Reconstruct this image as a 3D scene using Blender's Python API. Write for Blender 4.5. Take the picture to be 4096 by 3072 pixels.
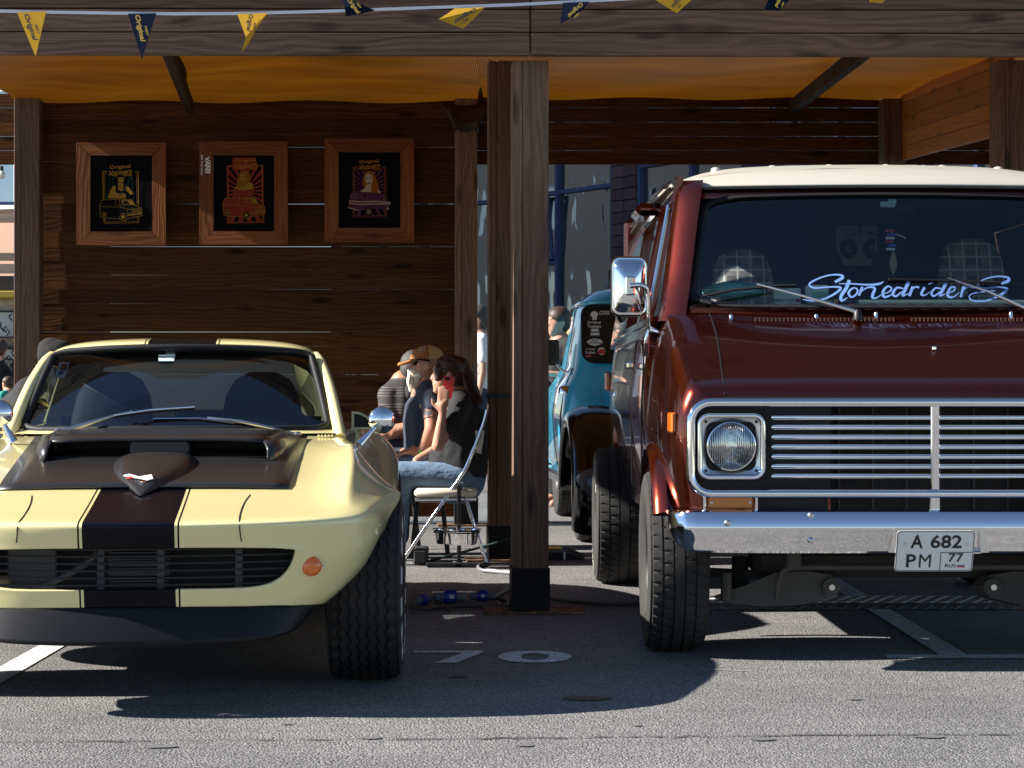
import bpy, bmesh, math, random
from mathutils import Vector, Matrix

random.seed(7)
R = math.radians
scene = bpy.context.scene
for o in list(bpy.data.objects):
    bpy.data.objects.remove(o, do_unlink=True)
col = scene.collection

# ------------------------------------------------------------------ camera
F = 8170.0          # focal length in pixels of the 4096 px photograph
CAM_H = 1.08
cam_data = bpy.data.cameras.new("camera")
cam = bpy.data.objects.new("camera", cam_data)
col.objects.link(cam)
cam.location = (0, 0, CAM_H)
cam.rotation_euler = (R(90), 0, 0)
cam_data.sensor_width = 36.0
cam_data.lens = 36.0 * F / 4096.0
cam_data.clip_end = 2000
scene.camera = cam

# ------------------------------------------------------------------ light
SUN_EL, SUN_AZ = R(31), R(3.8)       # the sun stands to the left, a little towards the camera
world = bpy.data.worlds.new("World")
scene.world = world
world.use_nodes = True
wn = world.node_tree.nodes
wl = world.node_tree.links
wn.clear()
sky = wn.new("ShaderNodeTexSky")
sky.sky_type = 'NISHITA'
sky.sun_disc = False
sky.sun_elevation = SUN_EL
sky.sun_rotation = math.atan2(-math.cos(SUN_AZ), -math.sin(SUN_AZ))
sky.air_density = 1.0
sky.ozone_density = 2.0
sky.dust_density = 0.0
sky.altitude = 1500
bg = wn.new("ShaderNodeBackground")
bg.inputs["Strength"].default_value = 0.058
wo = wn.new("ShaderNodeOutputWorld")
wl.new(sky.outputs[0], bg.inputs[0])
wl.new(bg.outputs[0], wo.inputs[0])
sd = bpy.data.lights.new("sun", 'SUN')
sd.energy = 5.0
sd.angle = R(0.53)
sd.color = (1.0, 0.95, 0.88)
sun = bpy.data.objects.new("sun", sd)
col.objects.link(sun)
sdir = Vector((-math.cos(SUN_EL) * math.cos(SUN_AZ), -math.cos(SUN_EL) * math.sin(SUN_AZ), math.sin(SUN_EL)))
sun.rotation_euler = sdir.to_track_quat('Z', 'Y').to_euler()
sun.location = sdir * 30
vs = scene.view_settings
vs.view_transform = 'Standard'
vs.look = 'None'
vs.gamma = 1.0
vs.use_curve_mapping = False
vs.exposure = 1.38
scene.cycles.max_bounces = 10
scene.cycles.transparent_max_bounces = 12
scene.cycles.use_denoising = True
scene.cycles.sample_clamp_indirect = 6.0
scene.cycles.caustics_reflective = False
scene.cycles.caustics_refractive = False


def P(x, y, d):
    """Point at depth d that the photograph shows at pixel (x, y)."""
    return Vector(((x - 2048) / F * d, d, CAM_H + (1536 - y) / F * d))


# ------------------------------------------------------------------ materials
M = {}


def sock(node, name, v):
    s = node.inputs[name]
    if isinstance(v, (tuple, list)) and len(v) == 3 and s.type == 'RGBA':
        v = (*v, 1)
    s.default_value = v


def mat(name, color=(.5, .5, .5), rough=.5, metal=0.0, **kw):
    m = bpy.data.materials.new(name)
    m.use_nodes = True
    b = m.node_tree.nodes["Principled BSDF"]
    sock(b, "Base Color", color)
    sock(b, "Roughness", rough)
    sock(b, "Metallic", metal)
    for k, v in kw.items():
        sock(b, k.replace("_", " "), v)
    M[name] = m
    return m


class NT:
    """small helper to write node trees"""
    def __init__(s, m):
        s.t = m.node_tree
        s.b = s.t.nodes["Principled BSDF"]

    def n(s, typ, **kw):
        nd = s.t.nodes.new("ShaderNode" + typ)
        for k, v in kw.items():
            if k[0] == '_':
                setattr(nd, k[1:], v)
            else:
                key = k.replace("_", " ")
                s.put(nd.inputs[int(k[1:])] if k[0] == 'i' and k[1:].isdigit() else nd.inputs[key], v)
        return nd

    def put(s, inp, v):
        if isinstance(v, bpy.types.NodeSocket):
            s.t.links.new(v, inp)
        elif isinstance(v, bpy.types.Node):
            s.t.links.new(v.outputs[0], inp)
        else:
            if isinstance(v, (tuple, list)) and len(v) == 3 and inp.type == 'RGBA':
                v = (*v, 1)
            inp.default_value = v

    def math(s, op, a, b=0.0, c=0.0):
        nd = s.t.nodes.new("ShaderNodeMath")
        nd.operation = op
        for i, v in enumerate((a, b, c)):
            s.put(nd.inputs[i], v)
        return nd.outputs[0]

    def ramp(s, fac, stops):
        nd = s.t.nodes.new("ShaderNodeValToRGB")
        e = nd.color_ramp.elements
        while len(e) < len(stops):
            e.new(0.5)
        for el, (p, c) in zip(e, stops):
            el.position = p
            el.color = (*c, 1) if len(c) == 3 else c
        s.put(nd.inputs[0], fac)
        return nd.outputs[0]

    def mix(s, fac, a, b, mode='MIX'):
        nd = s.t.nodes.new("ShaderNodeMix")
        nd.data_type = 'RGBA'
        nd.blend_type = mode
        s.put(nd.inputs[0], fac)
        s.put(nd.inputs[6], a)
        s.put(nd.inputs[7], b)
        return nd.outputs[2]

    def obj(s):
        return s.n("TexCoord").outputs["Object"]

    def noise(s, vec, scale, detail=4, rough=.55, dist=0.0):
        nd = s.n("TexNoise", Vector=vec, Scale=scale, Detail=detail, Roughness=rough, Distortion=dist)
        return nd.outputs["Fac"]

    def vmul(s, vec, k):
        nd = s.n("Mapping", Vector=vec)
        nd.inputs["Scale"].default_value = k
        return nd.outputs[0]

    def bump(s, h, strength=.3, dist=.01, normal=None):
        nd = s.n("Bump", Height=h, Strength=strength, Distance=dist)
        if normal is not None:
            s.put(nd.inputs["Normal"], normal)
        s.put(s.b.inputs["Normal"], nd.outputs[0])
        return nd.outputs[0]

    def set(s, **kw):
        for k, v in kw.items():
            s.put(s.b.inputs[k.replace("_", " ")], v)


def wood(name, dark, light, rough=.6, knots=True, spec=.4):
    """stained softwood; the grain runs along the board's own X axis"""
    m = mat(name, rough=rough)
    t = NT(m)
    info = t.n("ObjectInfo")
    rnd = info.outputs["Random"]
    off = t.n("CombineXYZ", X=t.math('MULTIPLY', rnd, 37.0), Y=t.math('MULTIPLY', rnd, 91.0), Z=t.math('MULTIPLY', rnd, 53.0))
    vec = t.n("VectorMath", _operation='ADD', i0=t.obj(), i1=off.outputs[0]).outputs[0]
    warp = t.noise(t.vmul(vec, (1.2, 5, 5)), 1.0, 2)
    v2 = t.n("VectorMath", _operation='ADD', i0=vec,
             i1=t.n("CombineXYZ", Y=t.math('MULTIPLY', warp, .22), Z=t.math('MULTIPLY', warp, .22)).outputs[0]).outputs[0]
    rings = t.n("TexWave", Vector=t.vmul(v2, (.12, 1, 1)), Scale=9.0, Distortion=3.5, Detail=3.0, Detail_Scale=1.2)
    rings.bands_direction = 'Z'
    fibre = t.noise(t.vmul(vec, (2.5, 130, 130)), 1.0, 5, .65)
    broad = t.noise(t.vmul(vec, (.8, 4, 4)), 1.0, 3)
    streak = t.noise(t.vmul(v2, (.9, 38, 38)), 1.0, 4, .6)
    g = t.math('ADD', t.math('ADD', t.math('MULTIPLY', rings.outputs["Fac"], .16), t.math('MULTIPLY', fibre, .42)), t.math('MULTIPLY', streak, .42))
    c = t.ramp(g, [(.26, dark), (.72, light)])
    c = t.mix(t.math('MULTIPLY', broad, .55), c, tuple(x * .45 for x in dark), 'MIX')
    tone = t.math('ADD', t.math('MULTIPLY', rnd, .5), .75)
    c = t.mix(1.0, c, t.n("CombineXYZ", X=tone, Y=tone, Z=tone).outputs[0], 'MULTIPLY')
    if knots:
        vo = t.n("TexVoronoi", Vector=t.vmul(vec, (2.2, 7.5, 7.5)), Scale=1.0, Randomness=1.0)
        k = t.ramp(vo.outputs["Distance"], [(.09, (1, 1, 1)), (.24, (0, 0, 0))])
        c = t.mix(t.math('MULTIPLY', k, .75), c, tuple(x * .25 for x in dark))
    t.set(Base_Color=c, Roughness=t.math('ADD', t.math('MULTIPLY', fibre, .3), rough - .15), Specular_IOR_Level=spec)
    t.bump(t.math('ADD', fibre, t.math('MULTIPLY', rings.outputs["Fac"], .4)), .55, .004)
    return m


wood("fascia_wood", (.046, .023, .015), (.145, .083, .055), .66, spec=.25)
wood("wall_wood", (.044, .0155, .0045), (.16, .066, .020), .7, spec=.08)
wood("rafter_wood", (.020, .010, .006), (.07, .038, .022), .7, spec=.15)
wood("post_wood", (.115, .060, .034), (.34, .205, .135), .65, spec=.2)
wood("frame_wood", (.11, .028, .006), (.30, .10, .024), .5, spec=.25)
wood("orange_lit_wood", (.40, .12, .016), (.78, .29, .045), .5)  # same planks with the orange light under the fabric roof put into their colour
wood("pale_wood", (.22, .15, .10), (.42, .31, .22), .7)

mat("chrome", (.86, .86, .87), .06, 1.0)
mat("satin_steel", (.62, .6, .57), .28, 1.0)
mat("black_rubber", (.010, .010, .011), .6, Specular_IOR_Level=.3)
mat("black_plastic", (.010, .010, .011), .5, Specular_IOR_Level=.25)
mat("gloss_black", (.008, .008, .009), .12, Coat_Weight=.5)
mat("white_plastic", (.75, .77, .74), .4)
mat("cream", (.72, .66, .52), .45)
mat("black_steel", (.012, .012, .013), .45, 0.0, Specular_IOR_Level=.35)
mat("cable_black", (.02, .019, .018), .5)
mat("white_print", (.78, .78, .76), .5)
mat("black_print", (.012, .012, .012), .5)
mat("red_print", (.55, .04, .03), .45)
mat("blue_print", (.05, .1, .45), .45)


# ------------------------------------------------------------------ mesh builder
def cr(pts, n):
    """Catmull-Rom through pts (any dimension), n steps per span"""
    out = []
    N = len(pts)
    for i in range(N - 1):
        p0 = pts[i - 1] if i else [2 * a - b for a, b in zip(pts[0], pts[1])]
        p1, p2 = pts[i], pts[i + 1]
        p3 = pts[i + 2] if i + 2 < N else [2 * a - b for a, b in zip(pts[-1], pts[-2])]
        for k in range(n):
            t = k / n
            out.append([.5 * (2 * b + (c - a) * t + (2 * a - 5 * b + 4 * c - d) * t * t + (3 * b - a - 3 * c + d) * t ** 3)
                        for a, b, c, d in zip(p0, p1, p2, p3)])
    out.append(list(pts[-1]))
    return out


def cr_closed(pts, n):
    out = []
    N = len(pts)
    for i in range(N):
        p0, p1, p2, p3 = pts[i - 1], pts[i], pts[(i + 1) % N], pts[(i + 2) % N]
        for k in range(n):
            t = k / n
            out.append([.5 * (2 * b + (c - a) * t + (2 * a - 5 * b + 4 * c - d) * t * t + (3 * b - a - 3 * c + d) * t ** 3)
                        for a, b, c, d in zip(p0, p1, p2, p3)])
    return out


def rrect(cx, cy, w, h, r, n=5):
    """rounded rectangle outline, counter-clockwise"""
    out = []
    for sx, sy, a0 in ((1, 1, 0), (-1, 1, 90), (-1, -1, 180), (1, -1, 270)):
        for k in range(n + 1):
            a = R(a0 + 90 * k / n)
            out.append((cx + sx * (w / 2 - r) + r * math.cos(a), cy + sy * (h / 2 - r) + r * math.sin(a)))
    return out


class MB:
    def __init__(s):
        s.v, s.f = [], []

    def add(s, vs, fs):
        o = len(s.v)
        s.v += [Vector(p) for p in vs]
        s.f += [tuple(i + o for i in f) for f in fs]
        return s

    def box(s, x0, x1, y0, y1, z0, z1, mtx=None):
        vs = [Vector((x, y, z)) for z in (z0, z1) for y in (y0, y1) for x in (x0, x1)]
        if mtx:
            vs = [mtx @ p for p in vs]
        return s.add(vs, [(0, 2, 3, 1), (4, 5, 7, 6), (0, 1, 5, 4), (2, 6, 7, 3), (0, 4, 6, 2), (1, 3, 7, 5)])

    def bbox(s, x0, x1, y0, y1, z0, z1, b=.004):
        """box with chamfered edges"""
        x0, x1 = min(x0, x1), max(x0, x1); y0, y1 = min(y0, y1), max(y0, y1); z0, z1 = min(z0, z1), max(z0, z1)
        bm = bmesh.new()
        bmesh.ops.create_cube(bm, size=1)
        for v in bm.verts:
            v.co = Vector(((x0 + x1) / 2 + v.co.x * (x1 - x0), (y0 + y1) / 2 + v.co.y * (y1 - y0), (z0 + z1) / 2 + v.co.z * (z1 - z0)))
        bmesh.ops.bevel(bm, geom=bm.edges[:], offset=b, segments=1, affect='EDGES')
        bm.verts.index_update()
        s.add([v.co.copy() for v in bm.verts], [[v.index for v in f.verts] for f in bm.faces])
        bm.free()
        return s

    def grid(s, rows, closed=False, flip=False):
        n = len(rows[0])
        vs = [p for r in rows for p in r]
        fs = []
        for i in range(len(rows) - 1):
            for j in range(n if closed else n - 1):
                k = (j + 1) % n
                q = (i * n + j, i * n + k, (i + 1) * n + k, (i + 1) * n + j)
                fs.append(q[::-1] if flip else q)
        return s.add(vs, fs)

    def tube(s, pts, r, n=8, cap=True, radii=None):
        pts = [Vector(p) for p in pts]
        rows = []
        up = None
        for i, p in enumerate(pts):
            a = pts[max(0, i - 1)]
            b = pts[min(len(pts) - 1, i + 1)]
            t = (b - a)
            if t.length < 1e-9:
                t = Vector((0, 0, 1))
            t.normalize()
            if up is None:
                up = Vector((0, 0, 1)) if abs(t.z) < .9 else Vector((1, 0, 0))
            x = t.cross(up)
            if x.length < 1e-6:
                x = t.cross(Vector((.3, 1, .2)))
            x.normalize()
            y = x.cross(t).normalized()
            up = y
            rr = radii[i] if radii else r
            rows.append([p + (x * math.cos(2 * math.pi * k / n) + y * math.sin(2 * math.pi * k / n)) * rr for k in range(n)])
        o = len(s.v)
        s.grid(rows, closed=True)
        if cap:
            s.f.append(tuple(o + k for k in range(n))[::-1])
            s.f.append(tuple(o + (len(pts) - 1) * n + k for k in range(n)))
        return s

    def lathe(s, prof, origin=(0, 0, 0), axis='Z', n=24, caps=True):
        """prof: list of (radius, height along axis)"""
        o0 = Vector(origin)
        rows = []
        for r, h in prof:
            row = []
            for k in range(n):
                a = 2 * math.pi * k / n
                c, q = r * math.cos(a), r * math.sin(a)
                row.append(o0 + Vector({'Z': (c, q, h), 'Y': (q, h, c), 'X': (h, c, q)}[axis]))
            rows.append(row)
        o = len(s.v)
        s.grid(rows, closed=True)
        if caps:
            s.f.append(tuple(o + k for k in range(n))[::-1])
            s.f.append(tuple(o + (len(prof) - 1) * n + k for k in range(n)))
        return s

    def prism(s, outline, a0, a1, plane='XZ'):
        """closed outline extruded between a0 and a1 along the plane's normal"""
        n = len(outline)
        mk = {'XZ': lambda p, a: Vector((p[0], a, p[1])), 'XY': lambda p, a: Vector((p[0], p[1], a)), 'YZ': lambda p, a: Vector((a, p[0], p[1]))}[plane]
        vs = [mk(p, a0) for p in outline] + [mk(p, a1) for p in outline]
        fs = [tuple(range(n)), tuple(range(2 * n - 1, n - 1, -1))]
        fs += [(i, i + n, (i + 1) % n + n, (i + 1) % n) for i in range(n)]
        return s.add(vs, fs)

    def ring(s, outer, inner, a0, a1, plane='XZ'):
        """frame: outline with a hole (same point count), extruded"""
        n = len(outer)
        mk = {'XZ': lambda p, a: Vector((p[0], a, p[1])), 'XY': lambda p, a: Vector((p[0], p[1], a)), 'YZ': lambda p, a: Vector((a, p[0], p[1]))}[plane]
        rows = [[mk(p, a0) for p in outer], [mk(p, a0) for p in inner], [mk(p, a1) for p in inner], [mk(p, a1) for p in outer], [mk(p, a0) for p in outer]]
        return s.grid(rows, closed=True)

    def ball(s, c, r, n=10, m=7):
        c = Vector(c)
        if not isinstance(r, (tuple, list)):
            r = (r, r, r)
        rows = []
        for i in range(m + 1):
            th = math.pi * i / m
            rr = max(math.sin(th), 1e-3)
            rows.append([c + Vector((r[0] * rr * math.cos(2 * math.pi * k / n), r[1] * rr * math.sin(2 * math.pi * k / n), r[2] * math.cos(th))) for k in range(n)])
        return s.grid(rows, closed=True, flip=True)

    def flat(s, poly, z=0.0, fn=None):
        """single n-gon; fn maps 2-D point to 3-D"""
        return s.add([fn(p) for p in poly], [tuple(range(len(poly)))])

    def xf(s, mtx):
        s.v = [mtx @ p for p in s.v]
        return s

    def build(s, name, material, parent=None, smooth=None, sub=0, solid=0.0, world=False, fix=True, weld=0.0):
        me = bpy.data.meshes.new(name)
        vs = s.v
        if world and parent is not None:
            off = Vector(parent.location)
            q = parent
            while q.parent is not None:
                q = q.parent
                off += Vector(q.location)
            vs = [p - off for p in vs]
        me.from_pydata([tuple(p) for p in vs], [], s.f)
        if fix or weld:
            bm = bmesh.new()
            bm.from_mesh(me)
            if weld:
                bmesh.ops.remove_doubles(bm, verts=bm.verts, dist=weld)
            bmesh.ops.recalc_face_normals(bm, faces=bm.faces)
            bm.to_mesh(me)
            bm.free()
        me.materials.append(M[material] if isinstance(material, str) else material)
        if smooth is not None:
            me.polygons.foreach_set("use_smooth", [True] * len(me.polygons))
            if smooth < 180:
                me.set_sharp_from_angle(angle=R(smooth))
        o = bpy.data.objects.new(name, me)
        col.objects.link(o)
        if parent is not None:
            o.parent = parent
        if sub:
            md = o.modifiers.new("subdivision", 'SUBSURF')
            md.levels = sub
            md.render_levels = sub
        if solid:
            md = o.modifiers.new("thickness", 'SOLIDIFY')
            md.thickness = solid
            md.offset = 0
        return o


def thing(name, label, cat, loc=(0, 0, 0), rz=0.0, group=None):
    o = bpy.data.objects.new(name, None)
    col.objects.link(o)
    o.location = loc
    o.rotation_euler = (0, 0, rz)
    o.empty_display_size = .1
    tag(o, label, cat, group)
    return o


def tag(o, label, cat, group=None):
    o["label"] = label
    o["category"] = cat
    if group:
        o["group"] = group
    return o


def struct(o):
    o["kind"] = "structure"
    return o


def node(name, parent, loc=(0, 0, 0)):
    """an Empty part that holds sub-parts"""
    o = bpy.data.objects.new(name, None)
    col.objects.link(o)
    o.parent = parent
    o.location = loc
    o.empty_display_size = .05
    return o


def put(me_obj, parent, loc, rot=(0, 0, 0), scale=(1, 1, 1)):
    """a copy that shares mesh data"""
    c = me_obj.copy()
    col.objects.link(c)
    c.parent = parent
    c.location = loc
    c.rotation_euler = rot
    c.scale = scale
    return c


_board_cache = {}


def board(name, L, T, H, material, parent, loc, rot=(0, 0, 0), b=.003):
    """board of length L (X), thickness T (Y), height H (Z), centred"""
    key = (round(L, 3), round(T, 3), round(H, 3), material)
    if key not in _board_cache:
        o = MB().bbox(-L / 2, L / 2, -T / 2, T / 2, -H / 2, H / 2, b).build(name, material, parent)
        _board_cache[key] = o.data
    else:
        o = bpy.data.objects.new(name, _board_cache[key])
        col.objects.link(o)
        o.parent = parent
    o.location = loc
    o.rotation_euler = rot
    return o


_text_cache = {}


def text_geo(s, size=1.0, bold=0.0, shear=0.0, spacing=1.0):
    """flat lettering as (verts2d, faces), centred on x, baseline centred on cap height"""
    cu = bpy.data.curves.new("lettering", 'FONT')
    cu.body = s
    cu.size = size
    cu.align_x = 'CENTER'
    cu.align_y = 'CENTER'
    cu.offset = bold
    cu.shear = shear
    cu.space_character = spacing
    cu.resolution_u = 3
    o = bpy.data.objects.new("lettering", cu)
    col.objects.link(o)
    dg = bpy.context.evaluated_depsgraph_get()
    me = bpy.data.meshes.new_from_object(o.evaluated_get(dg))
    vs = [(v.co.x, v.co.y) for v in me.vertices]
    fs = [tuple(p.vertices) for p in me.polygons]
    bpy.data.objects.remove(o, do_unlink=True)
    bpy.data.curves.remove(cu)
    bpy.data.meshes.remove(me)
    return vs, fs


def ribbon(pts, n=6, close=False):
    """stroke with varying width: pts (x, y, w) -> (verts2d, faces)"""
    q = cr(pts, n)
    vs, fs = [], []
    for i, (x, y, w) in enumerate(q):
        a = q[max(0, i - 1)]
        b = q[min(len(q) - 1, i + 1)]
        dx, dy = b[0] - a[0], b[1] - a[1]
        l = math.hypot(dx, dy) or 1
        nx, ny = -dy / l, dx / l
        vs += [(x + nx * w / 2, y + ny * w / 2), (x - nx * w / 2, y - ny * w / 2)]
        if i:
            fs.append((2 * i - 2, 2 * i - 1, 2 * i + 1, 2 * i))
    return vs, fs


def map2(mb, geo, fn):
    vs, fs = geo
    return mb.add([fn(p) for p in vs], fs)
# ------------------------------------------------------------------ ground
def asphalt(name="asphalt", gain=1.0):
    m = mat(name, rough=.85)
    t = NT(m)
    o = t.obj()
    vo = t.n("TexVoronoi", Vector=o, Scale=135.0, Randomness=1.0)
    vo2 = t.n("TexVoronoi", Vector=o, Scale=260.0, Randomness=1.0)
    cell = t.n("SeparateColor", Color=vo.outputs["Color"]).outputs[0]
    big = t.noise(o, .55, 4, .6)
    mid = t.noise(o, 6.0, 4, .6)
    streak = t.noise(t.vmul(o, (1.0, 9.0, 1.0)), 1.3, 3, .6)
    stone = t.ramp(cell, [(.0, (.085, .084, .085)), (.45, (.145, .142, .139)), (.8, (.215, .209, .203)), (1.0, (.32, .31, .295))])
    edge = t.ramp(vo.outputs["Distance"], [(.25, (1, 1, 1)), (.75, (.42, .42, .42))])
    c = t.mix(1.0, stone, edge, 'MULTIPLY')
    c = t.mix(t.math('MULTIPLY', vo2.outputs["Distance"], .35), c, (.19, .18, .175))
    k = t.math('ADD', t.math('ADD', t.math('MULTIPLY', big, 1.25), t.math('MULTIPLY', mid, .35)), .25)
    k = t.math('MULTIPLY', k, gain)
    c = t.mix(1.0, c, t.n("CombineXYZ", X=k, Y=k, Z=k).outputs[0], 'MULTIPLY')
    dust = t.ramp(streak, [(.5, (0, 0, 0)), (.75, (1, 1, 1))])
    c = t.mix(t.math('MULTIPLY', dust, .22), c, (.30, .285, .27))
    t.set(Base_Color=c, Roughness=t.math('ADD', t.math('MULTIPLY', cell, -.25), .9), Specular_IOR_Level=.35)
    t.bump(t.math('ADD', t.math('MULTIPLY', vo.outputs["Distance"], -1.0), t.math('MULTIPLY', mid, .3)), .8, .006)


asphalt("asphalt", 1.28)
m = mat("road_paint", (.6, .6, .58), .7)
t = NT(m)
wear = t.ramp(t.noise(t.obj(), 60.0, 5, .7), [(.36, (.2, .197, .193)), (.52, (.72, .72, .71))])
t.set(Base_Color=wear)
t.bump(t.noise(t.obj(), 120.0, 3), .5, .003)
mat("oil_faint", (.125, .122, .119), .85)
mat("oil", (.03, .03, .032), .5)
mat("crack", (.035, .033, .03), .9)

G = 300
ground = struct(MB().add([(-G, -G, 0), (G, -G, 0), (G, G, 0), (-G, G, 0)], [(0, 1, 2, 3)]).build("ground", "asphalt"))


def sheet(name, polys, z, material):
    mb = MB()
    for p in polys:
        mb.add([(x, y, z) for x, y in p], [tuple(range(len(p)))])
    return mb.build(name, material, ground, fix=False)


def gp(x, y):
    d = F * CAM_H / (y - 1536)
    return ((x - 2048) / F * d, d)


# painted bay lines, the bay number and worn spots
sheet("painted_line", [[(-1.95, 6.4), (-1.84, 6.4), (-1.84, 12.4), (-1.95, 12.4)]], .004, "road_paint")
sheet("painted_line", [[(1.70, 8.13), (1.81, 8.13), (1.81, 13.2), (1.70, 13.2)]], .004, "road_paint")
sheet("painted_line", [[(1.48, 8.02), (2.9, 8.02), (2.9, 8.13), (1.48, 8.13)]], .004, "road_paint")
# number 70, readable from the front
s7 = [(-.395, 8.245), (-.115, 8.245), (-.115, 8.195), (-.215, 7.89), (-.30, 7.89), (-.19, 8.185), (-.395, 8.185)]
mb = MB().add([(x, y, .004) for x, y in s7], [(0, 1, 6), (1, 5, 6), (1, 2, 5), (2, 3, 5), (3, 4, 5)])
mb.build("painted_digit", "road_paint", ground, fix=False)
ow, iw = [], []
for k in range(28):
    a = 2 * math.pi * k / 28
    ow.append((.09 + .145 * math.copysign(abs(math.cos(a)) ** .8, math.cos(a)), 8.065 + .17 * math.sin(a)))
    iw.append((.09 + .055 * math.cos(a), 8.065 + .10 * math.sin(a)))
MB().grid([[(x, y, .004) for x, y in ow], [(x, y, .004) for x, y in iw]], closed=True).build("painted_digit", "road_paint", ground, fix=False)
# crack across the foreground
pts = []
x = -4.0
random.seed(3)
while x < 4.0:
    pts.append((x, 6.22 + .045 * x + random.uniform(-.012, .012), random.choice((.002, .006, .010, .014))))
    x += random.uniform(.025, .06)
mb = MB()
map2(mb, ribbon(pts, 1), lambda p: (p[0], p[1], .0035))
mb.build("crack", "crack", ground, fix=False)
# pale tyre scuffs in front of the post
mat("scuff", (.30, .29, .28), .9)
for pts_ in ([(1650, 2508), (1800, 2516), (1980, 2524), (2100, 2528)], [(2040, 2560), (2200, 2568), (2330, 2572), (2480, 2566)], [(2060, 2578), (2220, 2582), (2380, 2580), (2540, 2566)], [(2460, 2560), (2520, 2564), (2560, 2575)], [(2700, 2672), (2850, 2680), (3010, 2688)]):
    mb = MB()
    map2(mb, ribbon([(*gp(*q_), w_) for q_, w_ in zip(pts_, (.003, .012, .009, .003))], 6), lambda p: (p[0], p[1], .0032))
    mb.build("tyre_scuff", "scuff", ground, fix=False)
# oil spots
random.seed(11)


def blob(cx, cy, rx, ry, n=22, j=.18):
    return [(cx + rx * math.cos(2 * math.pi * k / n) * random.uniform(1 - j, 1 + j), cy + ry * math.sin(2 * math.pi * k / n) * random.uniform(1 - j, 1 + j)) for k in range(n)]


cx, cy = gp(2345, 2797)
sheet("oil_stain", [blob(cx, cy, .085, .045)], .004, "oil")
for q_, r_ in (((640, 2990), .03), ((1150, 2900), .014), ((1480, 2955), .022), ((2550, 2905), .012), ((3050, 2960), .025), ((3420, 2800), .016), ((3720, 2950), .03), ((900, 2860), .01), ((2100, 2985), .018)):
    sheet("oil_drip", [blob(*gp(*q_), r_ * 1.5, r_, 14, .3)], .0038, "oil_faint")
cx, cy = gp(1830, 2710)
sheet("oil_stain", [blob(cx, cy, .035, .02)], .004, "oil")

# ------------------------------------------------------------------ pavilion
fabric = mat("orange_fabric", (.62, .30, .03), .7)
t = NT(fabric)
o = t.obj()
wv = t.n("TexWave", Vector=o, Scale=22.0, Distortion=.6, Detail=1.0)
wv.bands_direction = 'X'
cl = t.mix(t.math('MULTIPLY', wv.outputs["Fac"], .45), (.110, .038, .0022), (.058, .019, .001))
fold = t.ramp(t.noise(t.vmul(o, (.35, 1.6, 1.0)), 1.6, 4, .6), [(.35, (0, 0, 0)), (.65, (1, 1, 1))])
cl = t.mix(t.math('MULTIPLY', fold, .6), cl, (.032, .011, .0008))
t.set(Base_Color=cl, Roughness=.35)
tr = t.n("BsdfTranslucent", Color=t.mix(.022, cl, (1.0, .36, .02)))
mx = t.n("MixShader", i0=.5, i1=t.b.outputs[0], i2=tr.outputs[0])
out = [n for n in t.t.nodes if n.type == 'OUTPUT_MATERIAL'][0]
t.t.links.new(mx.outputs[0], out.inputs[0])
t.bump(t.math('ADD', wv.outputs["Fac"], t.math('MULTIPLY', fold, 3.0)), .35, .01)
rust = mat("rusty_steel", (.2, .1, .05), .75, Specular_IOR_Level=.2)
t = NT(rust)
t.set(Base_Color=t.ramp(t.noise(t.obj(), 14.0, 5, .65), [(.3, (.045, .035, .03)), (.5, (.15, .075, .04)), (.62, (.26, .14, .075)), (.75, (.36, .30, .26))]))
t.bump(t.noise(t.obj(), 40.0, 3), .4, .003)
boot = mat("boot_steel", (.008, .008, .010), .55, Specular_IOR_Level=.2)

pav = thing("wooden_pavilion", "dark stained timber pavilion with orange fabric roof behind the cars", "pavilion", (0, 12.6, 0))
PZ = R(90)


def post(x, y, w, h, yaw=4.0, base=True):
    g = node("post", pav, (x, y - 12.6, 0))
    g.rotation_euler = (0, 0, R(yaw))
    a = w * .26      # two glued timbers with a visible joint
    z0 = .16
    board("timber", h - z0, w, a, "post_wood", g, (-w / 2 + a / 2, 0, (h + z0) / 2), (0, R(-90), 0))
    board("timber", h - z0, w, w - a - .002, "post_wood", g, (a / 2 + .001, 0, (h + z0) / 2), (0, R(-90), 0))
    if base:
        s = w / 2 + .006
        MB().bbox(-s, s, -s, s, .012, .215, .002).build("steel_boot", "boot_steel", g)
        MB().bbox(-w * 1.3, w * 1.55, -w * .75, w * .75, .001, .013, .002).build("base_plate", "rusty_steel", g)
    return g


post(.083, 9.68, .168, 2.60)
post(-3.62, 9.7, .168, 2.60)
post(3.55, 9.7, .168, 2.60)
post(-.062, 12.52, .170, 3.05)
post(3.03, 12.5, .170, 3.05)
post(-3.66, 12.5, .170, 3.05)
post(-3.69, 15.6, .19, 3.25)
post(-.352, 15.6, .168, 3.25)
post(2.90, 15.6, .168, 3.25)

random.seed(5)
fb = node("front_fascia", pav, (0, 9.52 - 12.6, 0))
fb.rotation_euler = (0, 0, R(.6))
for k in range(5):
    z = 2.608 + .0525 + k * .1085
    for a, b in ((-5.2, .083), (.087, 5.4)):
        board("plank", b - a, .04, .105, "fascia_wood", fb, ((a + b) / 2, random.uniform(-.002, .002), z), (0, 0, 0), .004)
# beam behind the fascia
board("beam", 10.4, .10, .30, "post_wood", fb, (0.1, .085, 2.80))

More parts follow.
